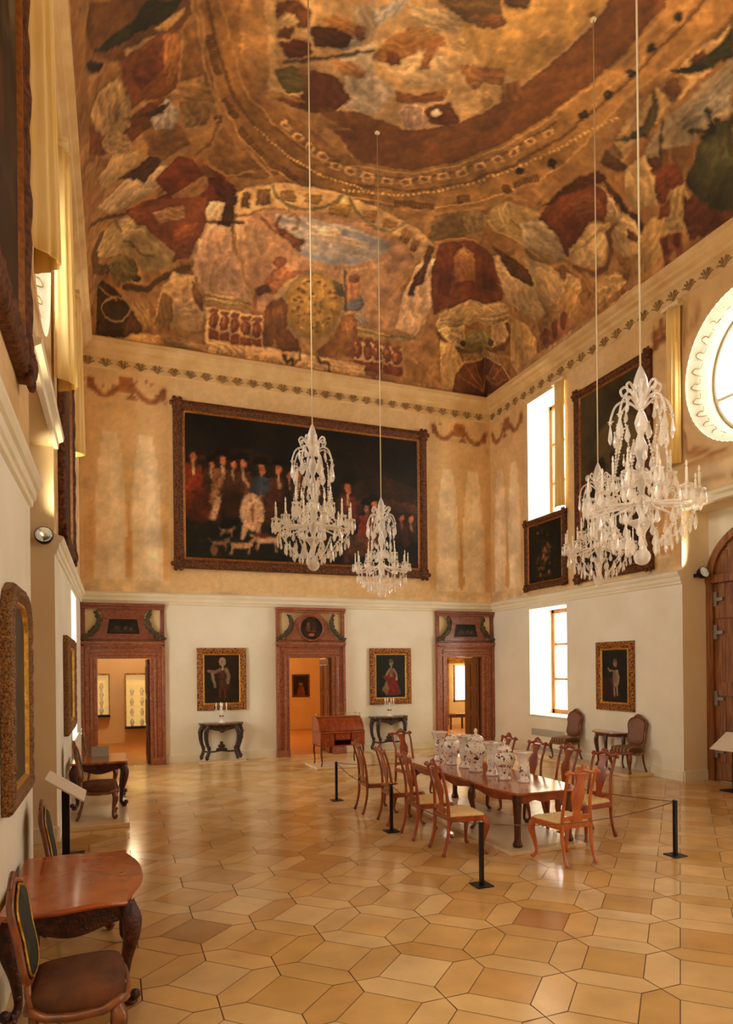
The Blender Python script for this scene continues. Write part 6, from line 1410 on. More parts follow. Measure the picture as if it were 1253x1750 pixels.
p|6a5028|0.7|0.25|1240 585 1239 585 1240 584 1240 583 1240 582 1240 582 1240 581 1239 580 1239 580 1239 580 1237 581 1235 582 1239 583 1239 584 1239 585 1240 585
p|6a5028|0.7|0.25|1239 592 1239 592 1239 591 1239 590 1239 589 1239 588 1239 587 1240 586 1239 586 1233 587 1239 587 1239 588 1239 589 1240 590 1239 591 1239 592
p|6a5028|0.7|0.25|1240 597 1239 597 1240 596 1240 596 1240 595 1240 594 1240 593 1239 593 1239 593 1239 593 1238 593 1235 594 1239 595 1239 596 1239 597 1239 597
p|6a5028|0.7|0.25|1239 604 1240 603 1239 603 1239 602 1239 601 1239 600 1239 599 1240 598 1239 598 1240 598 1239 599 1239 600 1239 601 1239 602 1239 603 1237 604
p|6a5028|0.7|0.25|1239 609 1239 609 1240 608 1240 608 1240 607 1239 606 1240 605 1239 605 1240 604 1239 605 1240 605 1240 606 1232 607 1233 608 1240 608 1239 609
p|6a5028|0.7|0.25|1240 615 1239 615 1240 614 1240 613 1240 612 1240 611 1240 610 1239 610 1239 610 1239 610 1239 611 1239 612 1239 613 1239 614 1239 615 1239 615
p|6a5028|0.7|0.25|1239 621 1240 621 1239 620 1239 619 1239 619 1239 618 1239 617 1240 616 1239 616 1240 616 1239 617 1239 618 1239 619 1239 620 1239 620 1240 621
p|6a5028|0.7|0.25|1239 627 1240 626 1239 626 1239 625 1239 624 1239 623 1239 622 1240 622 1240 621 1236 622 1239 622 1239 623 1239 624 1239 625 1239 626 1239 627
p|6a5028|0.7|0.25|1239 633 1239 632 1239 632 1239 631 1239 630 1239 629 1240 628 1239 628 1240 627 1239 628 1240 628 1240 629 1240 630 1240 631 1239 632 1239 632
p|d0a868|1|0.25|1239 261 1239 313 1239 361 1239 418 1240 470 1239 516 1240 559 1239 600 1239 639 1239 679 1239 717 1239 753 1239 779 1240 804 1240 828 1239 851 1239 873 1239 873 1239 851 1239 828 1239 803 1237 779 1239 753 1239 726 1239 699 1232 669 1229 637 1230 604 1236 568 1227 532 1226 493 1223 452 1224 408 1221 363 1216 311 1214 253
p|b09a62|1|0.25|1056 718 1074 741 1092 764 1125 749 1127 732 1106 722 1083 703
p|903e22|1|0.25|1092 764 1109 787 1124 772 1141 758 1126 748
p|b8a262|1|0.25|1139 763 1146 805 1171 800 1198 796 1195 761 1167 747
p|a87a3a|1|0.25|1113 785 1129 813 1146 805 1140 778
p|6e3218|1|0.25|1158 790 1160 814 1199 836 1239 873 1239 873 1235 844 1232 814 1199 793
p|cca662|1|0.25|1002 740 992 782 994 807 993 837 993 864 995 891 998 916 1004 944 1009 970 1026 959 1029 938 1033 916 1030 875 1030 846 1029 815 1030 768 1042 722 1016 708 1009 730
p|a4743a|1|0.25|992 847 993 878 1019 887 1027 848
p|7c4c20|1|0.25|1019 871 1022 867 1023 863 1023 858 1021 854 1016 852 1011 851 1006 852 1002 854 998 859 997 863 997 868 1000 871 1004 874 1009 874 1014 873
p|8a4620|1|0.25|1000 904 1003 923 1016 929 1017 907
p|2c3a1e|1|0.25|985 871 1007 898 1014 941 1012 968 1039 950 1032 928 1026 906 1008 886
p|464c2a|1|0.25|987 845 1022 823 1036 785 999 740 1011 764 1017 793 1003 828
p|7c5c34|1|0.25|1000 739 1031 739 1035 714 1012 704
p|5a3a20|1|0.25|1002 722 1049 731 1046 711 1008 700
p|a49a74|1|0.25|1042 948 1040 915 1038 880 1036 847 1034 811 1048 773 1063 748 1084 774 1066 793 1088 829 1090 860 1092 889 1100 914 1080 924 1061 936
p|8e9684|0.8|0.25|1054 940 1054 914 1054 886 1055 860 1055 833 1078 841 1082 868 1086 894 1089 919
p|38461f|1|0.25|1125 820 1102 844 1093 872 1102 912 1123 902 1146 892 1168 885 1193 878 1227 874 1198 836 1151 808 1130 808
p|4c5a2c|0.8|0.25|1105 854 1112 895 1146 885 1143 853
s|1c2a12|1|0.03|1103 878 1073 884
p|1c2a12|1|0.25|1077 888 1078 888 1077 886 1077 885 1075 883 1073 882 1072 880 1070 880 1070 880 1069 881 1069 882 1070 884 1071 886 1073 887 1074 888 1076 889
s|1c2a12|1|0.03|1103 878 1092 889
p|1c2a12|1|0.25|1097 893 1097 893 1097 891 1096 890 1094 888 1094 886 1091 885 1090 884 1089 885 1088 886 1089 887 1089 889 1091 890 1092 892 1093 893 1095 894
s|1c2a12|1|0.03|1103 878 1093 878
p|1c2a12|1|0.25|1097 882 1098 881 1097 880 1097 878 1096 876 1094 875 1092 874 1090 873 1090 873 1089 874 1089 876 1090 877 1091 879 1093 880 1095 882 1096 882
s|1c2a12|1|0.03|1103 878 1078 847
p|1c2a12|1|0.25|1082 851 1082 851 1082 850 1081 848 1080 845 1078 844 1077 843 1075 842 1074 842 1074 843 1074 845 1074 847 1076 848 1077 850 1080 851 1080 852
s|1c2a12|1|0.03|1103 878 1098 858
p|1c2a12|1|0.25|1102 863 1102 862 1101 861 1101 859 1100 857 1098 855 1096 854 1094 854 1094 854 1093 854 1094 855 1094 857 1095 860 1098 861 1099 862 1100 863
p|5c3018|1|0.25|1086 782 1088 779 1090 775 1089 770 1086 765 1083 762 1078 760 1074 759 1070 761 1066 765 1066 768 1067 773 1069 778 1073 781 1078 783 1082 783
p|8e3a1c|1|0.25|1086 773 1099 803 1132 805 1130 766 1117 748
s|2c2012|1|0.03|1033 822 1055 803 1077 785
p|bca262|1|0.25|1047 728 1056 767 1087 762 1130 746 1106 695 1068 708
p|b89c58|1|0.25|1128 774 1133 804 1167 802 1176 767 1149 757
p|6e3016|1|0.25|1154 794 1198 836 1227 874 1239 873 1230 833 1221 790 1184 781
p|8a3c20|1|0.25|1138 749 1140 768 1160 759 1151 736
p|86381a|1|0.25|1001 542 998 611 1011 657 1054 674 1086 647 1062 590 1081 536 1055 541 1030 528
p|a0552a|0.8|0.25|1018 598 1035 650 1069 652 1055 597
p|5e2a12|1|0.25|984 543 994 607 995 640 1016 685 1038 688 1023 649 1006 611
p|7a4a20|1|0.25|106 777 144 755 178 741 209 733 239 729 267 728 279 697 264 666 226 669 197 658 164 651 108 699 96 748
p|22301a|1|0.25|108 704 135 702 185 702 208 727 237 720 265 716 244 691 206 685 175 683 141 685
p|a8864c|1|0.25|225 683 248 694 269 707 263 685 241 670
p|a08850|1|0.25|170 668 199 669 226 673 225 655 175 651
p|22241a|1|0.25|92 703 134 670 120 666 95 687
p|84401a|1|0.25|161 653 195 658 226 669 264 669 266 636 268 602 270 566 244 553 206 561 162 537 152 556 182 595
p|6a2c12|0.8|0.25|182 627 205 637 228 650 250 613 228 598 205 584
p|a06428|0.7|0.25|236 666 264 667 266 629 267 589 254 568 247 603 242 636
p|7c3c18|1|0.25|92 595 138 557 178 534 223 554 255 551 226 498 191 484 152 481 88 540
p|b0925a|1|0.25|92 612 119 632 164 627 184 583 191 520 165 517 123 547
p|a0824e|0.8|0.25|119 622 158 619 165 583 171 543 124 560
p|a88a58|1|0.25|191 481 189 471 182 467 172 468 159 475 145 487 133 503 126 519 123 531 126 538 134 539 146 535 159 527 171 517 182 506 189 493
p|9c9c92|1|0.25|225 516 235 532 252 551 278 522 275 477 244 477
p|3a2c1c|1|0.25|216 533 251 539 261 544 247 522 219 522
p|40301c|1|0.25|165 545 213 534 246 529 213 528
p|b09460|1|0.25|112 466 152 481 210 458 227 430 187 411 119 419
p|bea878|1|0.25|107 397 147 392 180 400 225 397 267 405 274 375 249 349 222 326 185 323 143 333
p|4c2a14|1|0.25|162 415 206 416 235 436 262 460 278 442 250 405 220 370 207 386
p|8a5a2c|1|0.25|215 496 277 483 308 446 254 412 229 435
p|842f14|1|0.25|245 368 288 419 348 387 399 354 394 306 357 264 306 217 257 224 204 261 182 317 217 303 273 317
p|a8763e|0.9|0.25|286 313 316 341 345 371 354 341 324 289 277 259
p|5c2410|1|0.25|337 386 368 366 407 343 394 306 367 331
p|9a5a2c|1|0.25|305 417 334 410 363 365 346 363
s|a89060|0.8|0.067|250 297 302 265 357 271
p|cfa874|1|0.25|359 304 392 309 389 266 381 229 372 193 333 186 343 224 351 263
p|44260f|1|0.25|390 338 412 331 409 291 407 252 404 215 387 216 386 254 377 258 384 297
s|2c1a0e|1|0.03|253 244 299 252 344 262 388 270 432 279
s|5c3c1c|1|0.067|74 380 167 312 224 290
p|a8945a|1|0.25|91 259 151 247 197 289 240 223 282 178 242 172 199 164 151 171
p|d0a070|1|0.25|413 266 441 286 487 277 485 218 434 208
p|8a5826|1|0.25|264 666 289 688 303 653 317 618 334 563 293 574 274 564 271 600 267 634
s|b88a44|1|0.037|277 715 287 688 297 659 314 607 331 560 350 509
s|b48444|1|0.03|269 670 269 641 270 609
p|a47a40|1|0.25|268 577 311 591 337 545 302 538 275 553
p|7c6034|0.8|0.25|277 541 307 542 337 545 329 488 293 482 280 510
p|924220|1|0.25|183 305 226 317 260 306 293 300 324 307 354 317 357 263 344 224 329 187 294 170 284 201 252 214 218 240
p|b09060|0.7|0.25|238 271 273 272 306 290 318 263 289 251 260 238
p|a04a26|0.8|0.25|291 234 342 260 333 229 323 200 293 190
p|a8965a|1|0.25|93 280 119 302 160 304 186 296 218 241 251 213 301 190 286 160 232 142 200 169 139 196
p|b8a668|0.8|0.25|160 304 186 295 217 233 245 207 273 190 242 176 185 204
s|5c4c24|1|0.03|179 210 220 176 253 175
s|746234|1|0.035|153 310 172 253
p|736c38|1|0.25|216 144 214 134 206 125 194 117 179 113 164 113 150 117 140 125 137 134 141 155 150 163 164 162 179 167 194 166 205 162 213 154
p|4c3c1c|1|0.25|139 135 138 132 136 129 132 126 127 126 122 136 118 150 115 163 115 171 116 177 119 179 123 176 128 170 132 161 136 150 139 138
p|4a3a1c|1|0.25|224 129 223 125 220 122 217 120 212 119 208 118 204 120 201 121 201 126 201 128 204 131 208 133 212 135 217 134 220 133 223 131
s|6c4a22|1|0.232|111 300 85 285 88 228 123 141
s|62401c|1|0.1|179 107 232 110 285 146 328 169
p|c09a60|1|0.25|255 45 263 83 270 117 298 155 339 156 353 121 367 87 363 46 320 41 288 43
p|8f6834|1|0.25|255 45 266 81 277 113 298 102 297 73 294 40
p|d0a878|0.8|0.25|297 104 328 113 358 124 371 88 319 70
p|b08a48|1|0.25|198 80 244 91 250 41 221 24 210 52
p|8a5428|1|0.25|337 147 364 116 363 86 344 112
p|3e2e1a|1|0.25|87 -1 89 35 91 68 94 119 145 104 173 86 199 66 223 38 222 0 185 -1 142 -1
s|b89a5c|1|0.034|198 68 195 59 186 50 172 41 156 38 138 39 123 44 113 51 109 58 115 68 127 75 144 81 161 85 177 84 189 79 196 72 198 65
p|5a3418|1|0.25|198 56 224 36 222 0 172 0
s|b0904e|1|0.03|95 99 159 79
p|c29a56|1|0.25|92 -1 144 0 186 0 222 0 263 0 302 0 340 0 378 -1 378 20 344 20 309 23 268 22 224 24 187 9 145 4
s|6a5228|0.7|0.03|272 18 285 4
s|6a5228|0.7|0.03|279 17 293 0
s|6a5228|0.7|0.03|287 16 300 0
s|6a5228|0.7|0.03|294 15 308 0
s|6a5228|0.7|0.03|302 14 315 0
s|6a5228|0.7|0.03|309 13 322 0
s|6a5228|0.7|0.03|317 12 330 0
s|6a5228|0.7|0.03|324 11 337 0
s|6a5228|0.7|0.03|331 10 345 0
s|6a5228|0.7|0.03|339 9 352 0
s|6a5228|0.7|0.03|346 9 359 0
s|6a5228|0.7|0.03|354 9 367 0
p|d0a27a|1|0.25|335 165 343 198 351 230 357 263 409 265 415 234 420 204 425 174 430 144 397 136 364 129
p|dcbc90|1|0.25|358 307 390 313 386 272 358 269"""
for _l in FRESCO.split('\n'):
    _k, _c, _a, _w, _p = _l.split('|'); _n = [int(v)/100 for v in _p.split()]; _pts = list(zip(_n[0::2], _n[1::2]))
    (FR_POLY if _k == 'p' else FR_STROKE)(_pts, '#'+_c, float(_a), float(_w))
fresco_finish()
# ================================================================ furniture materials
M['mahog'] = mat('red_walnut', '#7a2f10', .28, col2='#a84c1c', nscale=2.5, ndetail=8, stretch=(5, 5, 1.2), coat=.3)
M['mahog_o'] = mat('orange_walnut', '#a04a14', .28, col2='#c9681f', nscale=2.5, ndetail=8, stretch=(5, 5, 1.2), coat=.3)
M['tabletop'] = mat('polished_tabletop', '#8a3f16', .14, col2='#b5642a', nscale=2, ndetail=8, stretch=(1, 6, 1), coat=.5)
M['walnut'] = mat('dark_walnut', '#3a1a0c', .35, col2='#5e2d14', nscale=4, ndetail=8, coat=.2)
M['carved'] = mat('carved_walnut', '#2a0f07', .35, col2='#58210f', nscale=16, ndetail=6, bump=.7, bscale=45)
M['marq'] = mat('marquetry', '#963f14', .2, col2='#b85c1e', nscale=4, ndetail=7, lo=.28, hi=.72, dist=1.2, coat=.5)
M['straw'] = mat('straw_seat', '#d9b878', .8, col2='#e6cb92', nscale=30, bump=.2, bscale=120)
M['cane'] = mat('cane_panel', '#5e3d28', .7, col2='#86604a', nscale=60, kind='voronoi', lo=.1, hi=.5)
M['brownfab'] = mat('brown_velvet', '#47240c', .85, col2='#643614', nscale=6, bump=.15, bscale=90)
M['stripe'] = mat('striped_fabric', '#5c381e', .85, col2='#8c683e', nscale=4, kind='wave', stretch=(1, 8, 1))
M['greenfab'] = mat('green_damask', '#161a0d', .75, col2='#2c2f18', nscale=14)
M['chairwood'] = mat('brown_beech', '#5e2d12', .35, col2='#8a4c20', nscale=9, coat=.2)
M['giltwood'] = mat('gilt_beech', '#7a4a1e', .4, col2='#b98432', nscale=12, coat=.2)
M['consolewood'] = mat('dark_carved_console', '#1d0f08', .4, col2='#4a2a16', nscale=18, bump=.5, bscale=60)
M['marbletop'] = mat('brown_marble_top', '#4a2a1c', .25, col2='#7d5744', nscale=10, dist=1)
M['plinth'] = mat('plinth_stone', '#d5b88a', .3, col2='#dec59b', nscale=2.5)
M['whitecard'] = mat('white_card', '#e9dcc6', .6)
M['greycard'] = mat('grey_card', '#a8a49a', .5)
M['black'] = mat('black_metal', '#14110e', .4, metal=.3)
M['cord'] = mat('brown_cord', '#6b4a28', .8)
M['wax'] = mat('candle_wax', '#f4ead0', .5)
M['crystal'] = mat_clear('cut_crystal', '#fff8ea', .30, .07)
M['crystal_s'] = mat_clear('crystal_solid', '#fff6e6', .36, .08)
M['porcelain'] = mat('white_porcelain', '#f0e8da', .12, coat=.5)
M['flame'] = mat('white_glass_flame', '#fff6e2', .3)
M['ghost'] = None
def porcelain_painted():
    m = mat('painted_porcelain', '#efe7d8', .12, coat=.5); nt = m.node_tree; N = nt.nodes; L = nt.links; b = N['Principled BSDF']
    tc = N.new('ShaderNodeTexCoord'); prev = None
    for sc, col, thr in ((9, '#2b1c30', .21), (12, '#8a2412', .19), (11, '#b5692a', .17), (14, '#33401f', .15)):
        v = N.new('ShaderNodeTexVoronoi'); v.inputs['Scale'].default_value = sc
        mp = N.new('ShaderNodeMapping'); mp.inputs['Location'].default_value = (sc, sc*.3, 0); L.new(tc.outputs['Object'], mp.inputs['Vector'])
        n = N.new('ShaderNodeTexNoise'); n.inputs['Scale'].default_value = 26; L.new(mp.outputs['Vector'], n.inputs['Vector'])
        ad = N.new('ShaderNodeMix'); ad.data_type = 'RGBA'; ad.blend_type = 'LINEAR_LIGHT'; ad.inputs['Factor'].default_value = .08
        L.new(mp.outputs['Vector'], ad.inputs['A']); L.new(n.outputs['Color'], ad.inputs['B']); L.new(ad.outputs['Result'], v.inputs['Vector'])
        r = N.new('ShaderNodeValToRGB'); r.color_ramp.elements[0].position = thr; r.color_ramp.elements[1].position = thr+.05
        r.color_ramp.elements[0].color = (1, 1, 1, 1); r.color_ramp.elements[1].color = (0, 0, 0, 1)
        L.new(v.outputs['Distance'], r.inputs['Fac'])
        mx = N.new('ShaderNodeMix'); mx.data_type = 'RGBA'; L.new(r.outputs['Color'], mx.inputs['Factor'])
        if prev is None: mx.inputs['A'].default_value = (*lin('#efe7d8'), 1)
        else: L.new(prev, mx.inputs['A'])
        mx.inputs['B'].default_value = (*lin(col), 1); prev = mx.outputs['Result']
    L.new(prev, b.inputs['Base Color']); return m
M['imari'] = porcelain_painted()

# ================================================================ shared shapes (furniture faces -y, origin on the floor)
def cabriole(mb, x, y, h, sx, sy, k=1., foot='pad'):
    """front leg curving outwards towards (sx, sy)"""
    d = .045*k
    P = spline([(x, y, h), (x+sx*d*.75, y+sy*d*.75, h*.84), (x+sx*d*.7, y+sy*d*.7, h*.68), (x, y, h*.42), (x-sx*d*.35, y-sy*d*.35, h*.16), (x+sx*d*.15, y+sy*d*.15, h*.07), (x+sx*d*.6, y+sy*d*.6, .03*k)], 5)
    mb.tube(P, lerpr([.034*k, .042*k, .036*k, .024*k, .017*k, .02*k, .022*k], 5), 9)
    mb.sphere((x+sx*d*.55, y+sy*d*.55, .0175*k), .03*k, 9, 5, sc=(1, 1, .55))
    if foot == 'scroll': mb.sphere((x+sx*d*1.1, y+sy*d*1.1, .05*k), .024*k, 8, 5)
def rail(mb, a, b, z1, drop, t, waves=1, depth=.03):
    """an apron board from a to b with a scalloped lower edge"""
    a = Vector((*a, 0)); b = Vector((*b, 0)); u = (b-a); L = u.length; u.normalize(); n = Vector((-u.y, u.x, 0)); K = 24; vs = []
    for i in range(K+1):
        s = i/K; z0 = z1-drop-depth*(.5-.5*math.cos(2*PI*waves*s))*(1 if waves > 1 else 1)+depth*.6*math.sin(PI*s)*0
        p = a+u*(L*s)
        for o in (-t/2, t/2):
            q = p+n*o; vs += [(q.x, q.y, z0), (q.x, q.y, z1)]
    fs = []
    for i in range(K):
        o = i*4; fs += [(o, o+4, o+5, o+1), (o+2, o+3, o+7, o+6), (o, o+2, o+6, o+4), (o+1, o+5, o+7, o+3)]
    fs += [(0, 1, 3, 2), (K*4, K*4+2, K*4+3, K*4+1)]
    mb.add(vs, fs)
def slab(mb, outline, z0, z1, lip=.012, mi=0):
    """table top: outline prism with a moulded edge"""
    n = len(outline); c = np.mean(np.array(outline), 0)
    lay = [(-.03, z0), (-.008, z0+(z1-z0)*.15), (0, z0+(z1-z0)*.5), (-.004, z0+(z1-z0)*.8), (-lip, z1)]
    vs = []
    for d, z in lay:
        for x, y in outline:
            r = math.hypot(x-c[0], y-c[1]); k = 1+d/r; vs.append((c[0]+(x-c[0])*k, c[1]+(y-c[1])*k, z))
    fs = [(i*n+j, i*n+(j+1) % n, (i+1)*n+(j+1) % n, (i+1)*n+j) for i in range(len(lay)-1) for j in range(n)]
    fs += [tuple(reversed(range(n))), tuple((len(lay)-1)*n+j for j in range(n))]
    mb.add(vs, fs, mi)

# ---------------------------------------------------------------- dining chair
def dining_chair(wood):
    t = thing('dining_chair', 'x', 'chair')
    mb = MB(); o = [(-.245, -.22), (.245, -.22), (.20, .19), (-.20, .19)]
    z = [(.425, 1.0), (.455, 1.0), (.475, .93), (.48, .80)]
    oo = []
    for a, b in zip(o, o[1:]+o[:1]): oo += [(a[0]+(b[0]-a[0])*k/6, a[1]+(b[1]-a[1])*k/6) for k in range(6)]
    n = len(oo); mb.add([(x*s, y*s, zz) for zz, s in z for x, y in oo], [(i*n+j, i*n+(j+1) % n, (i+1)*n+(j+1) % n, (i+1)*n+j) for i in range(3) for j in range(n)]+[tuple(reversed(range(n))), tuple(3*n+j for j in range(n))])
    mb.build('seat', M['straw'], t, bevel=.006)
    mb = MB()
    rail(mb, (-.25, -.235), (.25, -.235), .445, .055, .03, 2, .03); rail(mb, (.245, -.23), (.205, .2), .445, .06, .03, 1, .0); rail(mb, (-.245, -.23), (-.205, .2), .445, .06, .03, 1, .0); rail(mb, (-.2, .2), (.2, .2), .445, .05, .03, 1, 0)
    mb.build('seat_frame', wood, t, bevel=.004)
    for sx in (-1, 1):
        mb = MB(); cabriole(mb, sx*.225, -.215, .43, sx*.7, -.7); mb.build('leg', wood, t)
    for sx in (-1, 1):
        mb = MB(); mb.tube(spline([(sx*.195, .20, .44), (sx*.195, .205, .28), (sx*.195, .235, .12), (sx*.20, .275, .010)], 4), lerpr([.022, .02, .018, .024], 4), 7); mb.build('leg', wood, t)
    for sx in (-1, 1):
        mb = MB(); mb.tube(spline([(sx*.195, .20, .43), (sx*.185, .205, .58), (sx*.175, .225, .75), (sx*.185, .265, .90), (sx*.178, .30, 1.0)], 4), lerpr([.022, .019, .018, .017, .018], 4), 7); mb.build('back_post', wood, t)
    yb = lambda z: float(np.interp(z, [.45, .58, .75, .9, 1.03], [.20, .205, .225, .265, .305]))
    W = [(.46, .075), (.50, .07), (.56, .042), (.62, .055), (.70, .085), (.78, .088), (.84, .06), (.88, .048), (.93, .06), (.98, .085)]
    mb = MB(); zz = np.linspace(.46, .99, 22); ww = np.interp(zz, [a for a, b in W], [b for a, b in W]); vs = []
    for a, b in zip(zz, ww): vs += [(-b, yb(a)-.008, a), (b, yb(a)-.008, a), (b, yb(a)+.008, a), (-b, yb(a)+.008, a)]
    fs = [(i*4+j, i*4+(j+1) % 4, i*4+4+(j+1) % 4, i*4+4+j) for i in range(len(zz)-1) for j in range(4)]+[(3, 2, 1, 0), tuple((len(zz)-1)*4+j for j in range(4))]
    mb.add(vs, fs); mb.build('splat', wood, t)
    mb = MB(); P = spline([(-.215, .305, .995), (-.19, .30, 1.015), (-.13, .30, .995), (-.06, .302, 1.02), (0, .304, 1.035), (.06, .302, 1.02), (.13, .30, .995), (.19, .30, 1.015), (.215, .305, .995)], 4)
    mb.tube(P, lerpr([.016, .02, .018, .022, .028, .022, .018, .02, .016], 4), 7)
    for sx in (-1, 1): mb.sphere((sx*.215, .305, .995), .023, 7, 5); mb.sphere((sx*.04, .303, 1.05), .02, 7, 5)
    mb.sphere((0, .303, 1.055), .034, 8, 6, sc=(1, .5, 1)); mb.build('crest_rail', wood, t)
    mb = MB(); rail(mb, (-.195, .205), (.195, .205), .53, .045, .025, 1, 0); mb.build('shoe_rail', wood, t)
    return t

# ---------------------------------------------------------------- rococo side chair
def rococo_chair(wood, back, seat, gilt=None, hh=1.05, stretch=1.):
    t = thing('side_chair', 'x', 'chair'); gilt = gilt or wood
    N = 28; oo = []
    for k in range(N):
        a = 2*PI*k/N; x = math.copysign(abs(math.cos(a))**.38, math.cos(a)); y = math.copysign(abs(math.sin(a))**.38, math.sin(a)); oo.append((x*(.25-.035*(y > 0)*y), y*.23*(1+.06*(y < 0)*(1-x*x))-.01))
    z = [(.37, .97), (.39, 1.), (.46, 1.0), (.488, .955), (.503, .80), (.51, .4)]
    mb = MB(); mb.add([(x*s, y*s, zz) for zz, s in z for x, y in oo], [(i*N+j, i*N+(j+1) % N, (i+1)*N+(j+1) % N, (i+1)*N+j) for i in range(5) for j in range(N)]+[tuple(reversed(range(N))), tuple(5*N+j for j in range(N))], 0, True)
    mb.build('seat', seat, t)
    mb = MB(); P = [(x*1.03, y*1.03, .385-.018*math.cos(4*2*PI*k/N)) for k, (x, y) in enumerate(oo)]; mb.tube(P, .024, 7, closed=True)
    mb.sphere((0, -.25, .375), .035, 8, 5, sc=(1.3, .5, .8)); mb.build('seat_frame', wood, t)
    for sx in (-1, 1):
        mb = MB(); cabriole(mb, sx*.215, -.20, .38, sx*.7, -.7, foot='scroll'); mb.build('leg', wood, t)
    for sx in (-1, 1):
        mb = MB(); mb.tube(spline([(sx*.19, .19, .40), (sx*.19, .20, .25), (sx*.195, .235, .1), (sx*.20, .275, .010)], 4), lerpr([.022, .02, .018, .022], 4), 7); mb.build('leg', wood, t)
    yb = lambda z: .20+(z-.42)*.17
    out = [(-.13, .52), (-.20, .59), (-.185, .75), (-.215, .90), (-.165, hh-.06), (-.06, hh-.02), (0, hh), (.06, hh-.02), (.165, hh-.06), (.215, .90), (.185, .75), (.20, .59), (.13, .52), (0, .505)]
    C = spline([(x, 0, z_) for x, z_ in out]+[(out[0][0], 0, out[0][1])], 4)[:-1]
    mb = MB(); mb.tube([(x, yb(z_), z_) for x, _, z_ in C], .02, 7, closed=True); mb.build('back_frame', wood, t)
    mb = MB(); n = len(C); cx, cz = 0, .78
    lay = [(.93, -.004), (.88, -.028), (.55, -.036), (.05, -.038)]
    vs = [((x-cx)*s+cx, yb((z_-cz)*s+cz)+d, (z_-cz)*s+cz) for s, d in lay for x, _, z_ in C]
    fs = [(i*n+j, i*n+(j+1) % n, (i+1)*n+(j+1) % n, (i+1)*n+j) for i in range(3) for j in range(n)]+[tuple(3*n+j for j in range(n))]
    o2 = len(vs); vs += [((x-cx)*.93+cx, yb((z_-cz)*.93+cz)+.012, (z_-cz)*.93+cz) for x, _, z_ in C]; fs += [(j, (j+1) % n, o2+(j+1) % n, o2+j) for j in range(n)]+[tuple(o2+j for j in range(n))]
    mb.add(vs, fs, 0, True); mb.build('backrest', back, t)
    mb = MB(); mb.tube([((x-cx)*.90, yb((z_-cz)*.9+cz)-.026, (z_-cz)*.9+cz) for x, _, z_ in C], .007, 6, closed=True); mb.build('back_trim', gilt, t)
    for sx in (-1, 1):
        mb = MB(); mb.tube(spline([(sx*.185, .195, .40), (sx*.17, .215, .48), (sx*.14, yb(.53), .53)], 4), .019, 7); mb.build('back_post', wood, t)
    mb = MB(); mb.sphere((0, yb(hh), hh+.015), .035, 8, 6, sc=(1.2, .5, 1)); mb.tube(spline([(-.10, yb(hh), hh-.02), (-.05, yb(hh), hh+.02), (0, yb(hh), hh+.03), (.05, yb(hh), hh+.02), (.1, yb(hh), hh-.02)], 4), .013, 6); mb.build('crest', wood, t)
    return t

# ---------------------------------------------------------------- rococo table against the left wall
def serpentine(hx, hy, amp=.05, N=72, e=.42):
    P = []
    for k in range(N):
        a = 2*PI*k/N; c, s = math.cos(a), math.sin(a)
        x = math.copysign(abs(c)**e, c)*hx; y = math.copysign(abs(s)**e, s)*hy
        f = 1-amp*math.cos(4*a)*1.2+amp*.6*math.cos(8*a); P.append((x*f, y*f))
    return P
def bow_outline(hx, hy):
    q = [(-.60, -.33), (-.52, -.335), (-.42, -.37), (-.22, -.425), (0, -.44), (.22, -.425), (.42, -.37), (.52, -.335), (.60, -.33), (.585, -.2), (.60, -.06), (.63, .08), (.62, .22), (.60, .38), (.3, .385), (-.3, .385), (-.60, .38), (-.62, .22), (-.63, .08), (-.60, -.06), (-.585, -.2), (-.60, -.33)]
    return [(x*hx/.6, y*hy/.42) for x, y, _ in spline([(a, b, 0) for a, b in q], 4)[:-1]]
def rococo_table(name, label, hx, hy, h, top_m, loc, rz=0., legk=1.5, e=.42, drop=.09):
    t = thing(name, label, 'table', loc, rz)
    mb = MB(); slab(mb, bow_outline(hx, hy) if drop > .1 else serpentine(hx, hy, .045, e=e), h-.04, h); mb.build('tabletop', top_m, t)
    mb = MB(); x, y = hx*.80, hy*.76
    for a, b in (((-x, -y), (x, -y)), ((x, -y), (x, y)), ((x, y), (-x, y)), ((-x, y), (-x, -y))): rail(mb, a, b, h-.03, drop, .035, 1, .07)
    for k in range(26):
        s = -1+2*k/25
        mb.sphere((x*s*.95, -y-.02, h-drop+.005-.04*(1-s*s)), .022, 6, 4); mb.sphere((x+.02, y*s*.95, h-drop+.005-.04*(1-s*s)), .022, 6, 4)
    mb.build('apron', M['carved'], t)
    for sx in (-1, 1):
        for sy in (-1, 1):
            mb = MB(); cabriole(mb, sx*x, sy*y, h-.05, sx*.7, sy*.7, legk, 'scroll')
            mb.sphere((sx*(x+.02), sy*(y+.02), h*.78), .045, 8, 5, sc=(1, 1, 1.5)); mb.build('leg', M['carved'], t)
    return t

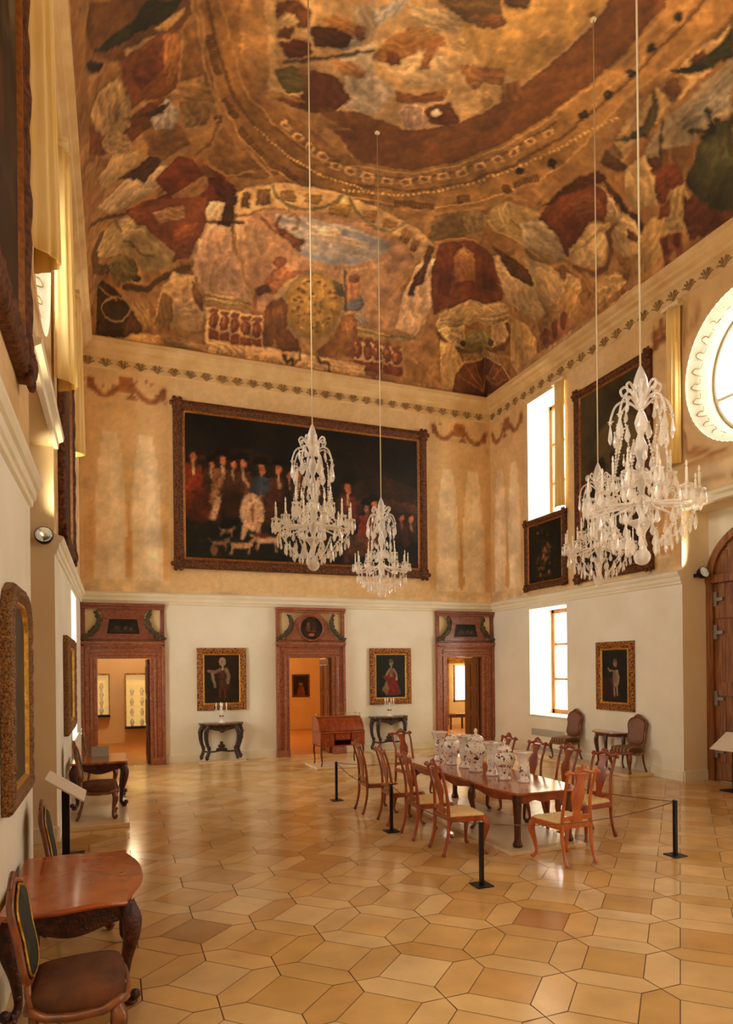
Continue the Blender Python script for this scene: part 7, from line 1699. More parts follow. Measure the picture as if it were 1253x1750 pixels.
# ---------------------------------------------------------------- gilded picture (faces -y, base middle of the lower edge)
def frame_sweep(mb, w, h, prof, N=24, arch=0., bumps=0., bidx=(), oct_=0.):
    """prof: (inset from the outer edge, height off the wall)"""
    def outline(d):
        x, z0, z1 = w/2-d, d, h-d; pts = []
        def seg(a, b): return [(a[0]+(b[0]-a[0])*k/N, a[1]+(b[1]-a[1])*k/N) for k in range(N)]
        if oct_:
            c = max(.01, oct_-d*.4); cs = [(-x, z0), (x, z0), (x, z1-c), (x-c*.55, z1-c*.3), (x-c*1.3, z1), (-x+c*1.3, z1), (-x+c*.55, z1-c*.3), (-x, z1-c)]
        else: cs = [(-x, z0), (x, z0), (x, z1), (-x, z1)]
        for a, b in zip(cs, cs[1:]+cs[:1]): pts += seg(a, b)
        return pts
    lay = []
    for i, (d, t) in enumerate(prof):
        o = outline(d); row = []
        for k, (x, z) in enumerate(o):
            b = bumps*(.6*math.sin(k*2.1)+.4*math.sin(k*.9+i)) if i in bidx else 0
            row.append((x, -(t+b), z))
        lay.append(row)
    n = len(lay[0]); vs = [p for r in lay for p in r]
    mb.add(vs, [(i*n+j, i*n+(j+1) % n, (i+1)*n+(j+1) % n, (i+1)*n+j) for i in range(len(lay)-1) for j in range(n)], 0, True)
def picture(name, label, w, h, fwid, dep, fn, loc, rz, fm, gm=None, tilt=0., corners=True, res=.02, oct_=0., bumps=.012, cat='painting', group=None, rot=None):
    t = thing(name, label, cat, loc, rz, group)
    if tilt: t.rotation_euler = (tilt, 0, rz)
    gm = gm or M['gold']
    mb = MB(); frame_sweep(mb, w, h, [(0, 0), (0, dep*.55), (fwid*.08, dep*.8), (fwid*.2, dep*.85), (fwid*.32, dep), (fwid*.5, dep), (fwid*.62, dep*.8), (fwid*.78, dep*.55)], 30, bumps=bumps, bidx=(4, 5), oct_=oct_)
    if corners:
        for sx in (-1, 1):
            for sz in (0, 1):
                cx, cz = sx*(w/2-fwid*.35), fwid*.35+sz*(h-fwid*.7); q = fwid*.55
                mb.sphere((cx, -dep*.9, cz), q*.75, 8, 6, sc=(1, .45, 1))
                for a in range(6): mb.sphere((cx+q*.8*math.cos(a*PI/3), -dep*.85, cz+q*.8*math.sin(a*PI/3)), q*.4, 7, 5, sc=(1, .6, 1))
    mb.build('frame', fm, t)
    mb = MB(); frame_sweep(mb, w, h, [(fwid*.76, dep*.5), (fwid*.80, dep*.68), (fwid*.9, dep*.66), (fwid*.95, dep*.4), (fwid, dep*.3)], 16, oct_=oct_); mb.build('inner_moulding', gm, t)
    cw, ch = w-fwid*1.9, h-fwid*1.9
    flat_canvas('canvas', fn, cw, ch, t, (0, -dep*.32, fwid*.95), res)
    mb = MB(); mb.box(-w/2+.02, w/2-.02, -dep*.3, -.0, .02, h-.02-oct_*.9 if oct_ else h-.02); mb.build('backing', M['walnut'], t)
    return t

# ---------------------------------------------------------------- carved console table
def console():
    t = thing('console_table', 'x', 'table'); h = .86
    mb = MB(); o = [(-.50, 0), (-.50, -.22), (-.46, -.30), (-.40, -.28), (-.30, -.36), (0, -.40), (.30, -.36), (.40, -.28), (.46, -.30), (.50, -.22), (.50, 0)]
    slab(mb, o, h-.045, h, .006); mb.build('tabletop', M['marbletop'], t)
    mb = MB(); rail(mb, (-.42, -.28), (.42, -.28), h-.045, .07, .04, 1, .07); rail(mb, (-.44, -.27), (-.44, -.03), h-.045, .08, .04, 1, .02); rail(mb, (.44, -.03), (.44, -.27), h-.045, .08, .04, 1, .02)
    mb.sphere((0, -.31, h-.17), .05, 8, 6, sc=(1.4, .5, 1)); 
    for k in range(14): mb.sphere((-.42+.84*k/13, -.30, h-.09), .022, 6, 4)
    mb.build('apron', M['consolewood'], t)
    for sx in (-1, 1):
        for y, k, xk in ((-.30, 1, .30), (-.10, .8, .40)):
            mb = MB(); x = sx*xk
            P = spline([(x, y, h-.06), (x+sx*.055, y-.02*k, h-.16), (x+sx*.065, y-.02*k, h-.30), (x+sx*.04, y, h-.46), (x+sx*.0, y, h-.58), (x+sx*.005, y, .20), (x+sx*.045, y-.01, .08), (x+sx*.03, y-.02, .036)], 4)
            mb.tube(P, lerpr([.05, .056, .048, .040, .034, .036, .04, .034], 4), 8)
            mb.sphere((x+sx*.08, y-.03*k, h-.20), .045, 8, 6); mb.sphere((x, y, .30), .048, 8, 6); mb.sphere((x+sx*.06, y-.02, .09), .035, 7, 5); mb.sphere((x+sx*.08, y-.03, h-.36), .03, 7, 5)
            mb.build('leg', M['consolewood'], t)
    mb = MB(); mb.tube(spline([(-.42, -.20, .22), (-.2, -.17, .20), (0, -.16, .22), (.2, -.17, .20), (.42, -.20, .22)], 5), .02, 7)
    mb.build('stretcher', M['consolewood'], t)
    mb = MB(); mb.prism([(-.13, .22), (.13, .22), (.12, .27), (.06, .29), (.09, .34), (.04, .36), (.03, .43), (-.03, .43), (-.04, .36), (-.09, .34), (-.06, .29), (-.12, .27)], -.20, -.14, 'xz'); mb.build('finial', M['consolewood'], t, bevel=.012)
    return t
def candelabrum():
    t = thing('candelabrum', 'x', 'candelabrum')
    mb = MB(); mb.lathe([(.001, 0), (.085, 0), (.085, .015), (.05, .035), (.028, .07), (.02, .10), (.034, .125), (.02, .15), (.012, .20), (.012, .30), (.02, .32), (.008, .35), (.001, .352)], 14); mb.build('stem', M['porcelain'], t)
    for a in (0, PI, PI/2, -PI/2):
        mb = MB(); c, s = math.cos(a), math.sin(a); mb.tube(spline([(0, 0, .27), (c*.05, s*.05, .235), (c*.10, s*.10, .25), (c*.115, s*.115, .30)], 5), .007, 6)
        mb.lathe([(.004, 0), (.03, .012), (.024, .018), (.01, .02)], 10, (c*.115, s*.115, .295)); arm = mb.build('arm', M['crystal_s'], t)
        mb = MB(); mb.lathe([(.009, 0), (.009, .06), (.018, .085), (.019, .105), (.010, .14), (.001, .165)], 8, (c*.115, s*.115, .31)); mb.build('candle', M['flame'], arm)
        mb = MB()
        for k in range(5):
            b = 2*PI*k/5; mb.sphere((c*.115+.026*math.cos(b), s*.115+.026*math.sin(b), .275), .011, 6, 4, sc=(.8, .8, 1.8))
        mb.build('crystal_drops', M['crystal_s'], arm)
    for k in range(4):
        mb = MB(); b = PI/4+k*PI/2; mb.sphere((.04*math.cos(b), .04*math.sin(b), .155+.0), .022, 7, 5); mb.build('flower', M['redflower'], t)
    return t
M['lamplens'] = mat('lamp_lens', '#d8cdb8', .15, metal=.7, emit='#ffe6b8', estr=.25)
M['redflower'] = mat('red_porcelain_flower', '#9a3a26', .4)

# ---------------------------------------------------------------- build and place
def place_furniture():
    # low stone platforms
    def plat(label, x0, x1, y0, y1, z1, z0=0):
        mb = MB(); mb.box(x0, x1, y0, y1, z0, z1); o = mb.build('display_platform', M['plinth'], None, bevel=.008); return tag(o, label, 'platform')
    plat('low stone platform under the long dining table', 4.12, 5.16, 6.26, 9.58, .045)
    plat('low stone platform along the left wall under the side tables', XL+.026, .165, 9.45, 12.9, .06)
    plat('low stone platform along the right wall under the cane chairs', 8.98, XR-.026, 9.70, 13.7, .06)
    plat('low pale platform under the red roll-top desk', 3.88, 5.12, 13.0, 13.95, .04)
    plat('thin pale platform under the console left of the middle doorway', 1.72, 2.80, 14.92, D-.026, .03)
    plat('thin pale platform under the console right of the middle doorway', 5.90, 7.0, 14.92, D-.026, .03)
    # dining table
    zt = .69; t = thing('dining_table', 'long red-brown dining table with porcelain vases on it', 'table', (4.68, 7.83, .045))
    hx, hy = .50, 1.55; o = []
    for k in range(80):
        a = 2*PI*k/80; c, s = math.cos(a), math.sin(a); o.append((math.copysign(abs(c)**.22, c)*hx, math.copysign(abs(s)**.22, s)*hy))
    mb = MB(); slab(mb, o, zt-.045-.035, zt-.045, .008); mb.build('tabletop', M['tabletop'], t)
    mb = MB(); x, y = .39, 1.40; h = zt-.045
    rail(mb, (-x, -y), (x, -y), h-.03, .09, .03, 3, .035); rail(mb, (x, y), (-x, y), h-.03, .09, .03, 3, .035)
    for k in range(3):
        a = -y+k*2*y/3; b = a+2*y/3; rail(mb, (x, a), (x, b), h-.03, .08, .03, 1, .05); rail(mb, (-x, a), (-x, b), h-.03, .08, .03, 1, .05)
    mb.build('apron', M['mahog'], t)
    for sx in (-1, 1):
        for yy, sy in ((-y, -1), (-y/3, 0), (y/3, 0), (y, 1)):
            mb = MB()
            if sy:
                mb.lathe([(.001, 0), (.055, 0), (.06, .03), (.045, .06), (.038, .10), (.042, .30), (.052, .50), (.058, h-.12), (.058, h-.03)], 8, (sx*x*.92, yy, 0), smooth=False)
            else: cabriole(mb, sx*x, yy, h-.08, sx, 0, 1.05)
            mb.build('leg', M['walnut'], t)
    # dining chairs
    c1 = dining_chair(M['mahog']); gl = 'dining chairs round the long table'
    left = [(3.60, 9.02, 'red-wood dining chair on the left side of the table, farthest from the camera'), (3.66, 8.25, 'second red-wood dining chair from the far end on the left side of the table'), (3.67, 7.47, 'third red-wood dining chair from the far end on the left side of the table'), (3.70, 6.72, 'red-wood dining chair on the left side of the table, nearest the camera')]
    right = [(5.50, 8.85, 'red-wood dining chair on the right side of the table, farthest from the camera'), (5.48, 8.05, 'second red-wood dining chair from the far end on the right side of the table'), (5.47, 7.33, 'third red-wood dining chair from the far end on the right side of the table'), (5.50, 6.66, 'red-wood dining chair on the right side of the table, nearest the camera')]
    c1.location = (left[0][0], left[0][1], 0); c1.rotation_euler = (0, 0, PI/2-.06); c1['label'] = left[0][2]; c1['category'] = 'chair'; c1['group'] = gl
    for (xx, yy, lb) in left[1:]: dup(c1, (xx, yy, 0), PI/2-.05+R.uniform(-.04, .04), lb, gl)
    for (xx, yy, lb) in right: dup(c1, (xx, yy, 0), -PI/2+R.uniform(-.05, .05), lb, gl)
    dup(c1, (4.62, 9.93, 0), .25, 'red-wood dining chair at the far head of the long table', gl)
    c2 = dining_chair(M['mahog_o']); c2.location = (4.60, 5.95, 0); c2.rotation_euler = (0, 0, PI+.05); c2['label'] = 'brighter orange dining chair at the near head of the table, its back to the camera'; c2['group'] = gl
    # porcelain on the table
    zv = zt
    def beaker(n, x, y, k, label):
        t = thing('beaker_vase', label, 'vase', (x, y, zv), R.uniform(0, 6), 'flared porcelain beakers on the dining table')
        mb = MB(); mb.lathe([(.001, 0), (.085*k, 0), (.088*k, .02*k), (.065*k, .06*k), (.06*k, .10*k), (.075*k, .15*k), (.085*k, .20*k), (.075*k, .25*k), (.072*k, .30*k), (.09*k, .37*k), (.12*k, .42*k), (.128*k, .435*k)], 22)
        mb.build('body', M['imari'], t)
        mb = MB(); mb.lathe([(.128*k, .43*k), (.132*k, .437*k), (.126*k, .442*k), (.10*k, .40*k), (.065*k, .30*k), (.06*k, .2*k), (.001, .19*k)], 22); mb.build('rim', M['porcelain'], t)
    def jar(n, x, y, k, label):
        t = thing('lidded_jar', label, 'jar', (x, y, zv), R.uniform(0, 6), 'lidded porcelain jars on the dining table')
        mb = MB(); mb.lathe([(.001, 0), (.085*k, 0), (.09*k, .02*k), (.075*k, .05*k), (.095*k, .13*k), (.135*k, .23*k), (.145*k, .29*k), (.125*k, .345*k), (.085*k, .37*k), (.08*k, .39*k), (.001, .391*k)], 22); mb.build('body', M['imari'], t)
        mb = MB(); mb.lathe([(.10*k, .385*k), (.105*k, .40*k), (.085*k, .43*k), (.05*k, .455*k), (.02*k, .465*k), (.018*k, .48*k), (.001, .481*k)], 18); lid = mb.build('lid', M['imari'], t)
        mb = MB(); mb.sphere((0, 0, .505*k), .03*k, 9, 6, sc=(.8, .8, 1.2)); mb.build('knob', M['imari'], lid)
    beaker(0, 4.66, 9.02, 1.0, 'flared porcelain beaker vase at the far end of the table row')
    jar(0, 4.62, 8.55, .95, 'painted porcelain lidded jar second from the far end of the row')
    beaker(1, 4.66, 8.22, 1.05, 'flared porcelain beaker third from the far end, before the right doorway')
    jar(1, 4.62, 7.86, 1.10, 'tallest painted porcelain lidded jar in the middle of the row')
    beaker(2, 4.66, 7.50, 1.0, 'flared porcelain beaker just right of the tallest lidded jar')
    jar(2, 4.62, 7.15, .95, 'painted porcelain lidded jar nearest the camera in the row')
    beaker(3, 4.74, 6.90, .85, 'smaller porcelain beaker at the near end of the row')
    # stanchions and cord
    posts = [(3.30, 9.99, 'thin black barrier post farthest from the camera, before the roll-top desk'), (3.33, 7.82, 'thin black barrier post beside the left dining chairs, between two other posts'), (3.32, 5.56, 'thin black barrier post at the near left corner of the roped area'), (5.83, 5.59, 'thin black barrier post at the near right corner of the roped area')]
    p0 = None
    for (x, y, lb) in posts:
        if p0 is None:
            p0 = thing('barrier_post', lb, 'barrier post', (x, y, 0), 0, 'black posts of the rope barrier')
            mb = MB(); mb.box(-.09, .09, -.09, .09, 0, .012); mb.build('base', M['black'], p0, bevel=.004)
            mb = MB(); mb.box(-.019, .019, -.019, .019, .012, .62); mb.build('pole', M['black'], p0, bevel=.003)
            mb = MB(); mb.lathe([(.001, .61), (.012, .61), (.014, .628), (.001, .635)], 10); mb.build('cap', M['steel'], p0)
        else: dup(p0, (x, y, 0), 0, lb)
    def cord(a, b, sag, label):
        l = math.hypot(b[0]-a[0], b[1]-a[1]); ux, uy = (b[0]-a[0])/l*.028, (b[1]-a[1])/l*.028; a = (a[0]+ux, a[1]+uy); b = (b[0]-ux, b[1]-uy)
        P = [(a[0]+(b[0]-a[0])*s, a[1]+(b[1]-a[1])*s, .60-sag*4*s*(1-s)) for s in np.linspace(0, 1, 20)]
        mb = MB(); mb.tube(P, .005, 6); tag(mb.build('rope', M['cord']), label, 'rope', 'thin ropes of the barrier')
    cord((3.30, 9.99), (3.33, 7.82), .12, 'thin barrier rope between the two farthest black posts')
    cord((3.33, 7.82), (3.32, 5.56), .12, 'thin barrier rope running along the left dining chairs to the near post')
    cord((3.32, 5.56), (5.83, 5.59), .10, 'thin barrier rope across the near end behind the orange chair')
    cord((5.83, 5.59), (5.95, 10.9), .16, 'thin barrier rope running back along the right dining chairs')
    cord((5.95, 10.9), (3.30, 9.99), .14, 'thin barrier rope across the far end of the table')
    dup(p0, (5.95, 10.9, 0), 0, 'thin black barrier post at the far right corner, behind the right dining chairs')
    # roll-top desk
    t = thing('roll_top_desk', 'small red roll-top desk on slender legs before the middle doorway', 'desk', (4.50, 13.45, .043))
    w2 = .50
    mb = MB(); side = [(-.30, .42), (.30, .42), (.30, 1.01), (-.02, 1.01), (-.10, .98), (-.18, .91), (-.24, .82), (-.26, .74), (-.30, .72)]
    for x in (-w2, w2-.02): mb.prism(side, x, x+.02, 'yz')
    mb.box(-w2, w2, .28, .30, .42, 1.01); mb.box(-w2-.01, w2+.01, -.04, .31, 1.01, 1.03); mb.box(-w2, w2, -.30, .28, .42, .44); mb.box(-w2, w2, -.30, .28, .70, .72)
    mb.build('body', M['mahog'], t, bevel=.004)
    mb = MB(); arc = [(-.02, 1.01), (-.10, .98), (-.18, .91), (-.24, .82), (-.265, .735)]
    P = spline([(0, a, b) for a, b in arc], 5); g = np.array([[(x, p[1], p[2]) for x in (-w2+.02, w2-.02)] for p in P]); mb.grid(g, 0, True); mb.build('roll_top', M['mahog'], t)
    mb = MB(); mb.box(-w2, w2, -.32, -.26, .70, .725); mb.build('writing_slide', M['mahog_o'], t, bevel=.004)
    for k, (x0, x1, z0) in enumerate(((-.49, -.19, .44), (-.17, .17, .55), (.19, .49, .44))):
        mb = MB(); mb.box(x0, x1, -.315, -.28, z0, .69); d = mb.build('drawer', M['mahog'], t, bevel=.006)
        mb = MB(); mb.sphere(((x0+x1)/2, -.33, (z0+.69)/2), .014, 8, 5); mb.build('knob', M['gold'], d)
    for sx in (-1, 1):
        for y in (-.27, .27):
            mb = MB(); mb.tube(spline([(sx*.46, y, .43), (sx*.475, y, .30), (sx*.455, y, .10), (sx*.47, y, .003)], 4), lerpr([.026, .022, .014, .016], 4), 7); mb.build('leg', M['walnut'], t)
    mb = MB()
    for a, b in (((-w2, .29), (w2, .29)), ((-w2, 0), (-w2, .29)), ((w2, 0), (w2, .29))): mb.tube([(*a, 1.075), (*b, 1.075)], .005, 6)
    for x, y in ((-w2, 0), (-w2, .29), (w2, 0), (w2, .29), (0, .29)): mb.tube([(x, y, 1.03), (x, y, 1.08)], .007, 6); mb.sphere((x, y, 1.09), .012, 7, 5)
    mb.build('gallery', M['gold'], t)
    # consoles with candelabra
    k1 = console(); k1.location = (2.26, D-.03, .03); k1['label'] = 'dark carved console table under the portrait left of the middle doorway'; k1['group'] = 'carved consoles on the back wall'
    dup(k1, (6.45, D-.03, .03), 0, 'carved console table under the portrait right of the middle doorway')
    g1 = candelabrum(); g1.location = (2.26, D-.22, .89); g1['label'] = 'small white candelabrum on the console left of the middle doorway'; g1['group'] = 'candelabra on the consoles'
    dup(g1, (6.45, D-.22, .89), 0, 'small white candelabrum on the console right of the middle doorway')
    # right wall: demi-lune table and cane chairs
    t = thing('demilune_table', 'dark half-round table between two cane chairs at the right wall', 'table', (XR-.03, 10.75, .06), -PI/2)
    o = [(.47*math.cos(a), -.40*math.sin(a)) for a in np.linspace(0, PI, 30)]
    mb = MB(); slab(mb, o, .68, .71, .006); mb.build('tabletop', M['tabletop'], t)
    mb = MB(); P = [(.40*math.cos(a), -.34*math.sin(a), 0) for a in np.linspace(0, PI, 30)]
    mb.sweep(P, [((0, 0, 1), (0, 0, 1))]*30, [(.62, 0), (.68, 0)], False); mb.build('apron', M['walnut'], t).modifiers.new('thick', 'SOLIDIFY').thickness = .02
    for a in (.25, 1.2, PI-1.2, PI-.25):
        mb = MB(); c, s = math.cos(a), math.sin(a); cabriole(mb, .37*c, -.31*s-.02, .66, c, -s, .9); mb.build('leg', M['walnut'], t)
    cc = rococo_chair(M['chairwood'], M['cane'], M['stripe'], hh=1.06); cc.location = (9.23, 9.98, .06); cc.rotation_euler = (0, 0, -PI/2+.12); cc['label'] = 'cane-backed carved chair right of the half-round table, by the arched niche'; cc['group'] = 'cane chairs at the right wall'
    dup(cc, (9.24, 11.86, .06), -PI/2+.08, 'cane-backed carved chair left of the half-round table, near the window')
    # left wall
    rococo_table('marquetry_table', 'orange-brown marquetry table with wavy top at lower left foreground', .62, .42, .70, M['marq'], (-.27, 4.98, 0), PI/2, 1.45, .56, .125)
    rococo_table('side_table', 'dark carved side table with gleaming top at the far left wall', .56, .42, .70, M['tabletop'], (-.24, 11.05, .06), PI/2)
    f1 = rococo_chair(M['chairwood'], M['greenfab'], M['brownfab'], M['gold'], hh=1.03); f1.location = (-.22, 3.93, 0); f1.rotation_euler = (0, 0, PI/2); f1['label'] = 'brown velvet chair with dark green gilt-edged back at bottom left corner'; gg = 'upholstered chairs along the left wall'; f1['group'] = gg
    dup(f1, (-.28, 6.02, 0), PI/2, 'upholstered chair just behind the marquetry table, mostly hidden')
    dup(f1, (-.24, 9.98, .06), PI/2, 'upholstered chair in front of the far left side table, beside the lectern')
    dup(f1, (-.24, 12.2, .06), PI/2, 'upholstered chair behind the far left side table, only its back showing')
    # lecterns
    def lectern(label, loc, rz):
        t = thing('information_stand', label, 'information stand', loc, rz, 'information stands with sloping white panels')
        mb = MB(); mb.box(-.05, .19, -.16, .16, 0, .02); mb.build('base', M['black'], t, bevel=.004)
        mb = MB(); mb.box(-.04, .04, -.04, .04, .02, .77); mb.build('post', M['black'], t, bevel=.004)
        mb = MB(); mb.M = Matrix.Translation((.0, 0, .81)) @ Matrix.Rotation(math.radians(34), 4, 'Y'); mb.box(-.24, .24, -.33, .33, 0, .02); mb.build('panel', M['whitecard'], t, bevel=.004)
        mb = MB(); mb.M = Matrix.Translation((.0, 0, .81)) @ Matrix.Rotation(math.radians(34), 4, 'Y'); mb.box(-.10, .10, -.10, .10, -.02, 0); mb.build('bracket', M['black'], t)
    lectern('black-post information stand with sloping white panel near the left wall', (-.545, 8.22, 0), 0)
    lectern('black-post information stand with sloping white panel before the arched wooden door', (9.66, 7.98, 0), PI)
    # little card on the left side table
    t = thing('display_card', 'small grey folded card standing on the far left side table', 'card', (-.25, 11.28, .76))
    mb2 = MB(); mb2.add([(-.12, -.03, 0), (.14, -.03, 0), (.14, .03, .15), (-.12, .03, .15)], [(0, 1, 2, 3)]); mb2.add([(-.12, .09, 0), (.14, .09, 0), (.14, .03, .15), (-.12, .03, .15)], [(0, 1, 2, 3)])
    o = mb2.build('folded_sheet', M['greycard'], t); o.modifiers.new('thick', 'SOLIDIFY').thickness = .006
    # wall grille under the window
    t = thing('wall_grille', 'slatted metal heating grille on the wall under the lower right window', 'heating grille', (XR, 12.99, 0), -PI/2)
    mb = MB(); mb.box(-.62, .62, -.03, 0, .42, .61); mb.build('panel', M['trim'], t, bevel=.006)
    mb = MB()
    for k in range(7): mb.box(-.60, .60, -.045, -.03, .435+k*.024, .447+k*.024)
    mb.build('slats', M['greycard'], t)
    mb = MB(); mb.box(-.62, .62, -.035, 0, .08, .18); mb.build('lower_vent', M['greycard'], t, bevel=.004)
    # floodlights on the niche jambs
    f0 = None
    for X, s, nm in ((XL, 1, 'left'), (XR, -1, 'right')):
        lb = 'round steel floodlight on the jamb of the %s niche' % nm; x = XL-.10 if s > 0 else XR+.30
        if f0 is None:
            f0 = thing('floodlight', lb, 'lamp', (x, NY1-.004, 3.745), 0, 'round floodlights on the niche jambs')
            mb = MB(); mb.box(-.03, .03, -.10, 0, -.03, .03); mb.build('bracket', M['black'], f0)
            mb = MB(); q = [(.001, 0), (.05, .0), (.085, .04), (.105, .10), (.108, .14), (.098, .142)]; mb.M = Matrix.Translation((0, -.08, 0)) @ Matrix.Rotation(math.radians(72), 4, 'X'); mb.lathe(q, 20); mb.build('housing', M['iron'], f0)
            mb = MB(); mb.M = Matrix.Translation((0, -.08, 0)) @ Matrix.Rotation(math.radians(72), 4, 'X'); mb.lathe([(.098, .142), (.09, .13), (.05, .125), (.001, .123)], 20); mb.build('reflector', M['lamplens'], f0)
        else: dup(f0, (x, NY1-.004, 3.745), 0, lb)
        dup(f0, (x, NY0+.004, 3.745), PI, 'added unseen floodlight on the near jamb of the %s niche, facing away' % nm)  # unseen fixture added to house the extra near-jamb beam
    # curtains
    def curtain(label, X, s, y0, y1, z0, z1, d0=.02, bulge=.20):
        t = thing('curtain', label, 'curtain', (X+.003*s, (y0+y1)/2, z0), 0, 'pale yellow curtains beside the upper windows')
        mb = MB(); N = 40; g = []; H = z1-z0; L = y1-y0
        for z in np.linspace(0, H, 10):
            row = []
            for k in range(N+1):
                u = k/N; row.append((s*(d0+bulge*math.sin(PI*u)**.7*(1-.25*z/H)+.012*(1+math.cos(2*PI*6*u))), L*(u-.5)*(1-.10*math.sin(PI*z/H)), z))
            g.append(row)
        mb.grid(np.array(g), 0, True); o = mb.build('cloth', M['curtain'], t); o.modifiers.new('thick', 'SOLIDIFY').thickness = .01
        mb = MB(); mb.box(.0, s*(d0+bulge*.8), -L/2-.03, L/2+.03, H-.02, H+.05); mb.build('rail', M['cream'], t)
    curtain('pale yellow curtain hanging at the near side of the upper right window', XR, -1, 12.20, 12.55, 5.76, 8.62, bulge=.12)
    curtain('tall pale curtain hanging just left of the round window on the right wall', XR, -1, 8.93, 9.25, 5.76, 8.62, bulge=.16)
    curtain('pale yellow curtain at the far upper window of the left wall', XL, 1, 12.26, 12.62, 5.9, 8.62, bulge=.2)
    curtain('pale yellow curtain on the far side of the round window in the left wall', XL, 1, 8.80, 9.24, 5.72, 8.62, bulge=.24)
    curtain('pale yellow curtain on the near side of the round window in the left wall', XL, 1, 6.12, 6.56, 5.72, 8.62, bulge=.24)
    # pictures
    dk = M['frame_dark']
    picture('battle_painting', 'very large dark painting of riders and hounds in brown frame on the back wall', 6.38, 3.83, .27, .10, PAINT['riders'], (4.453, D-.005, 4.425), 0, dk, M['gold_d'], res=.03, bumps=.006)
    picture('portrait', 'gilt-framed portrait of a gentleman above the console left of the middle doorway', 1.13, 1.44, .17, .07, PAINT['gent'], (2.31, D-.005, 1.17), 0, M['gold_c'], M['gold'], res=.014, corners=False, bumps=.006)
    picture('portrait', 'gilt-framed portrait of a lady in red dress right of the middle doorway', 1.15, 1.43, .18, .07, PAINT['lady'], (6.576, D-.005, 1.178), 0, M['gold_c'], M['gold'], res=.014, corners=False, bumps=.006)
    picture('portrait', 'gilt-framed portrait of a child in white on the right wall', 1.08, 1.42, .18, .07, PAINT['child'], (XR-.005, 10.71, 1.19), -PI/2, M['gold_c'], M['gold'], res=.014, corners=False, bumps=.006)
    picture('flower_painting', 'small dark flower painting in brown frame under the upper right window', 1.60, 1.72, .17, .09, PAINT['flowers'], (XR-.005, 12.99, 3.98), -PI/2, dk, M['gold_d'], res=.02)
    picture('landscape_painting', 'tall dark landscape painting on the right wall behind the chandeliers', 2.22, 4.20, .20, .10, PAINT['dark'], (XR-.005, 10.75, 3.95), -PI/2, dk, M['gold_d'], res=.03)
    picture('tall_painting', 'tall dark painting leaning out from the left wall, beyond the niche', 2.22, 4.20, .24, .11, PAINT['dark'], (XL+.003, 10.75, 3.90), PI/2, dk, M['gold_d'], res=.04, bumps=.012)
    picture('tall_painting', 'tall dark painting in heavy carved frame at the upper left corner', 2.22, 4.20, .28, .11, PAINT['dark'], (XL+.003, 4.72, 4.42), PI/2, dk, M['gold_d'], res=.04, bumps=.015)
    picture('gilt_framed_painting', 'gilt-framed dark picture with shaped top on the near left wall', 1.12, 1.55, .15, .08, PAINT['mirrordark'], (XL+.005, 5.32, 1.20), PI/2, M['gold_l'], M['gold'], oct_=.22, corners=False, res=.03, bumps=.006)
    picture('portrait', 'orange gilt-framed picture seen edge-on at the far left wall', 1.7, 1.45, .20, .09, PAINT['mirrordark'], (XL+.005, 11.1, 1.19), PI/2, M['gold_l'], M['gold'], res=.03, corners=False, bumps=.006)
    # rooms beyond the doorways
    def room(nm, x0, x1, y1, wall_m, h=3.4, wl=None):
        y0 = D+WT; mb = MB()
        gridrect(mb, 'y', y1, x0, x1, -.02, h, 0); gridrect(mb, 'x', x0, y0, y1, -.02, h, 0); gridrect(mb, 'x', x1, y0, y1, -.02, h, 0)
        c = [c for c, _ in DOORS if x0 < c < x1][0]
        gridrect(mb, 'y', y0, x0, c-DW, -.02, h, 0); gridrect(mb, 'y', y0, c+DW, x1, -.02, h, 0); gridrect(mb, 'y', y0, c-DW, c+DW, DH, h, 0)
        mb.add([(x0, y0, h), (x1, y0, h), (x1, y1, h), (x0, y1, h)], [(0, 1, 2, 3)], 0)
        struct('wall_'+nm, mb, [wall_m], fix=False)
        mb = MB(); mb.add([(x0, D, -.002), (x1, D, -.002), (x1, y1, -.002), (x0, y1, -.002)], [(0, 1, 2, 3)]); struct('floor_'+nm, mb, M['backfloor'], fix=False)
    room('cabinet_left', -2.0, 2.2, 20.3, M['pinkwall']); room('cabinet_middle', 2.4, 6.75, 22.0, M['ochrewall']); room('cabinet_right', 6.8, 12.6, 21.0, M['palewall'])
    def vitrine(label, x, z0, z1, w):
        t = thing('wall_vitrine', label, 'display case', (x, 20.29, z0), 0, 'lit display cases in the left back room')
        h = z1-z0; mb = MB(); mb.box(-w/2, w/2, -.02, 0, 0, h); mb.build('back_panel', M['goldlit'], t)
        mb = MB(); mb.box(-w/2-.03, -w/2, -.30, 0, 0, h); mb.box(w/2, w/2+.03, -.30, 0, 0, h); mb.box(-w/2-.03, w/2+.03, -.30, 0, h, h+.05); mb.build('case_frame', M['giltwood'], t)
        mb = MB(); mb.box(-w/2-.04, w/2+.04, -.31, 0, -.06, 0); mb.build('plinth', M['black'], t)
        mb = MB(); mb.box(-w/2, w/2, -.295, -.29, 0, h); mb.build('glass_front', M['glass'], t)
        for k in range(5):
            mb = MB(); zz = h*.2*k; mb.box(-w/2, w/2, -.28, -.02, zz-.004, zz+.004) if k else None
            if k: mb.build('glass_shelf', M['glass'], t)
    vitrine('lit display case in the left back room, left of the two', -.50, .84, 1.97, .62)
    vitrine('lit display case in the left back room, right of the two', .59, .48, 1.97, .62)
    k = 0
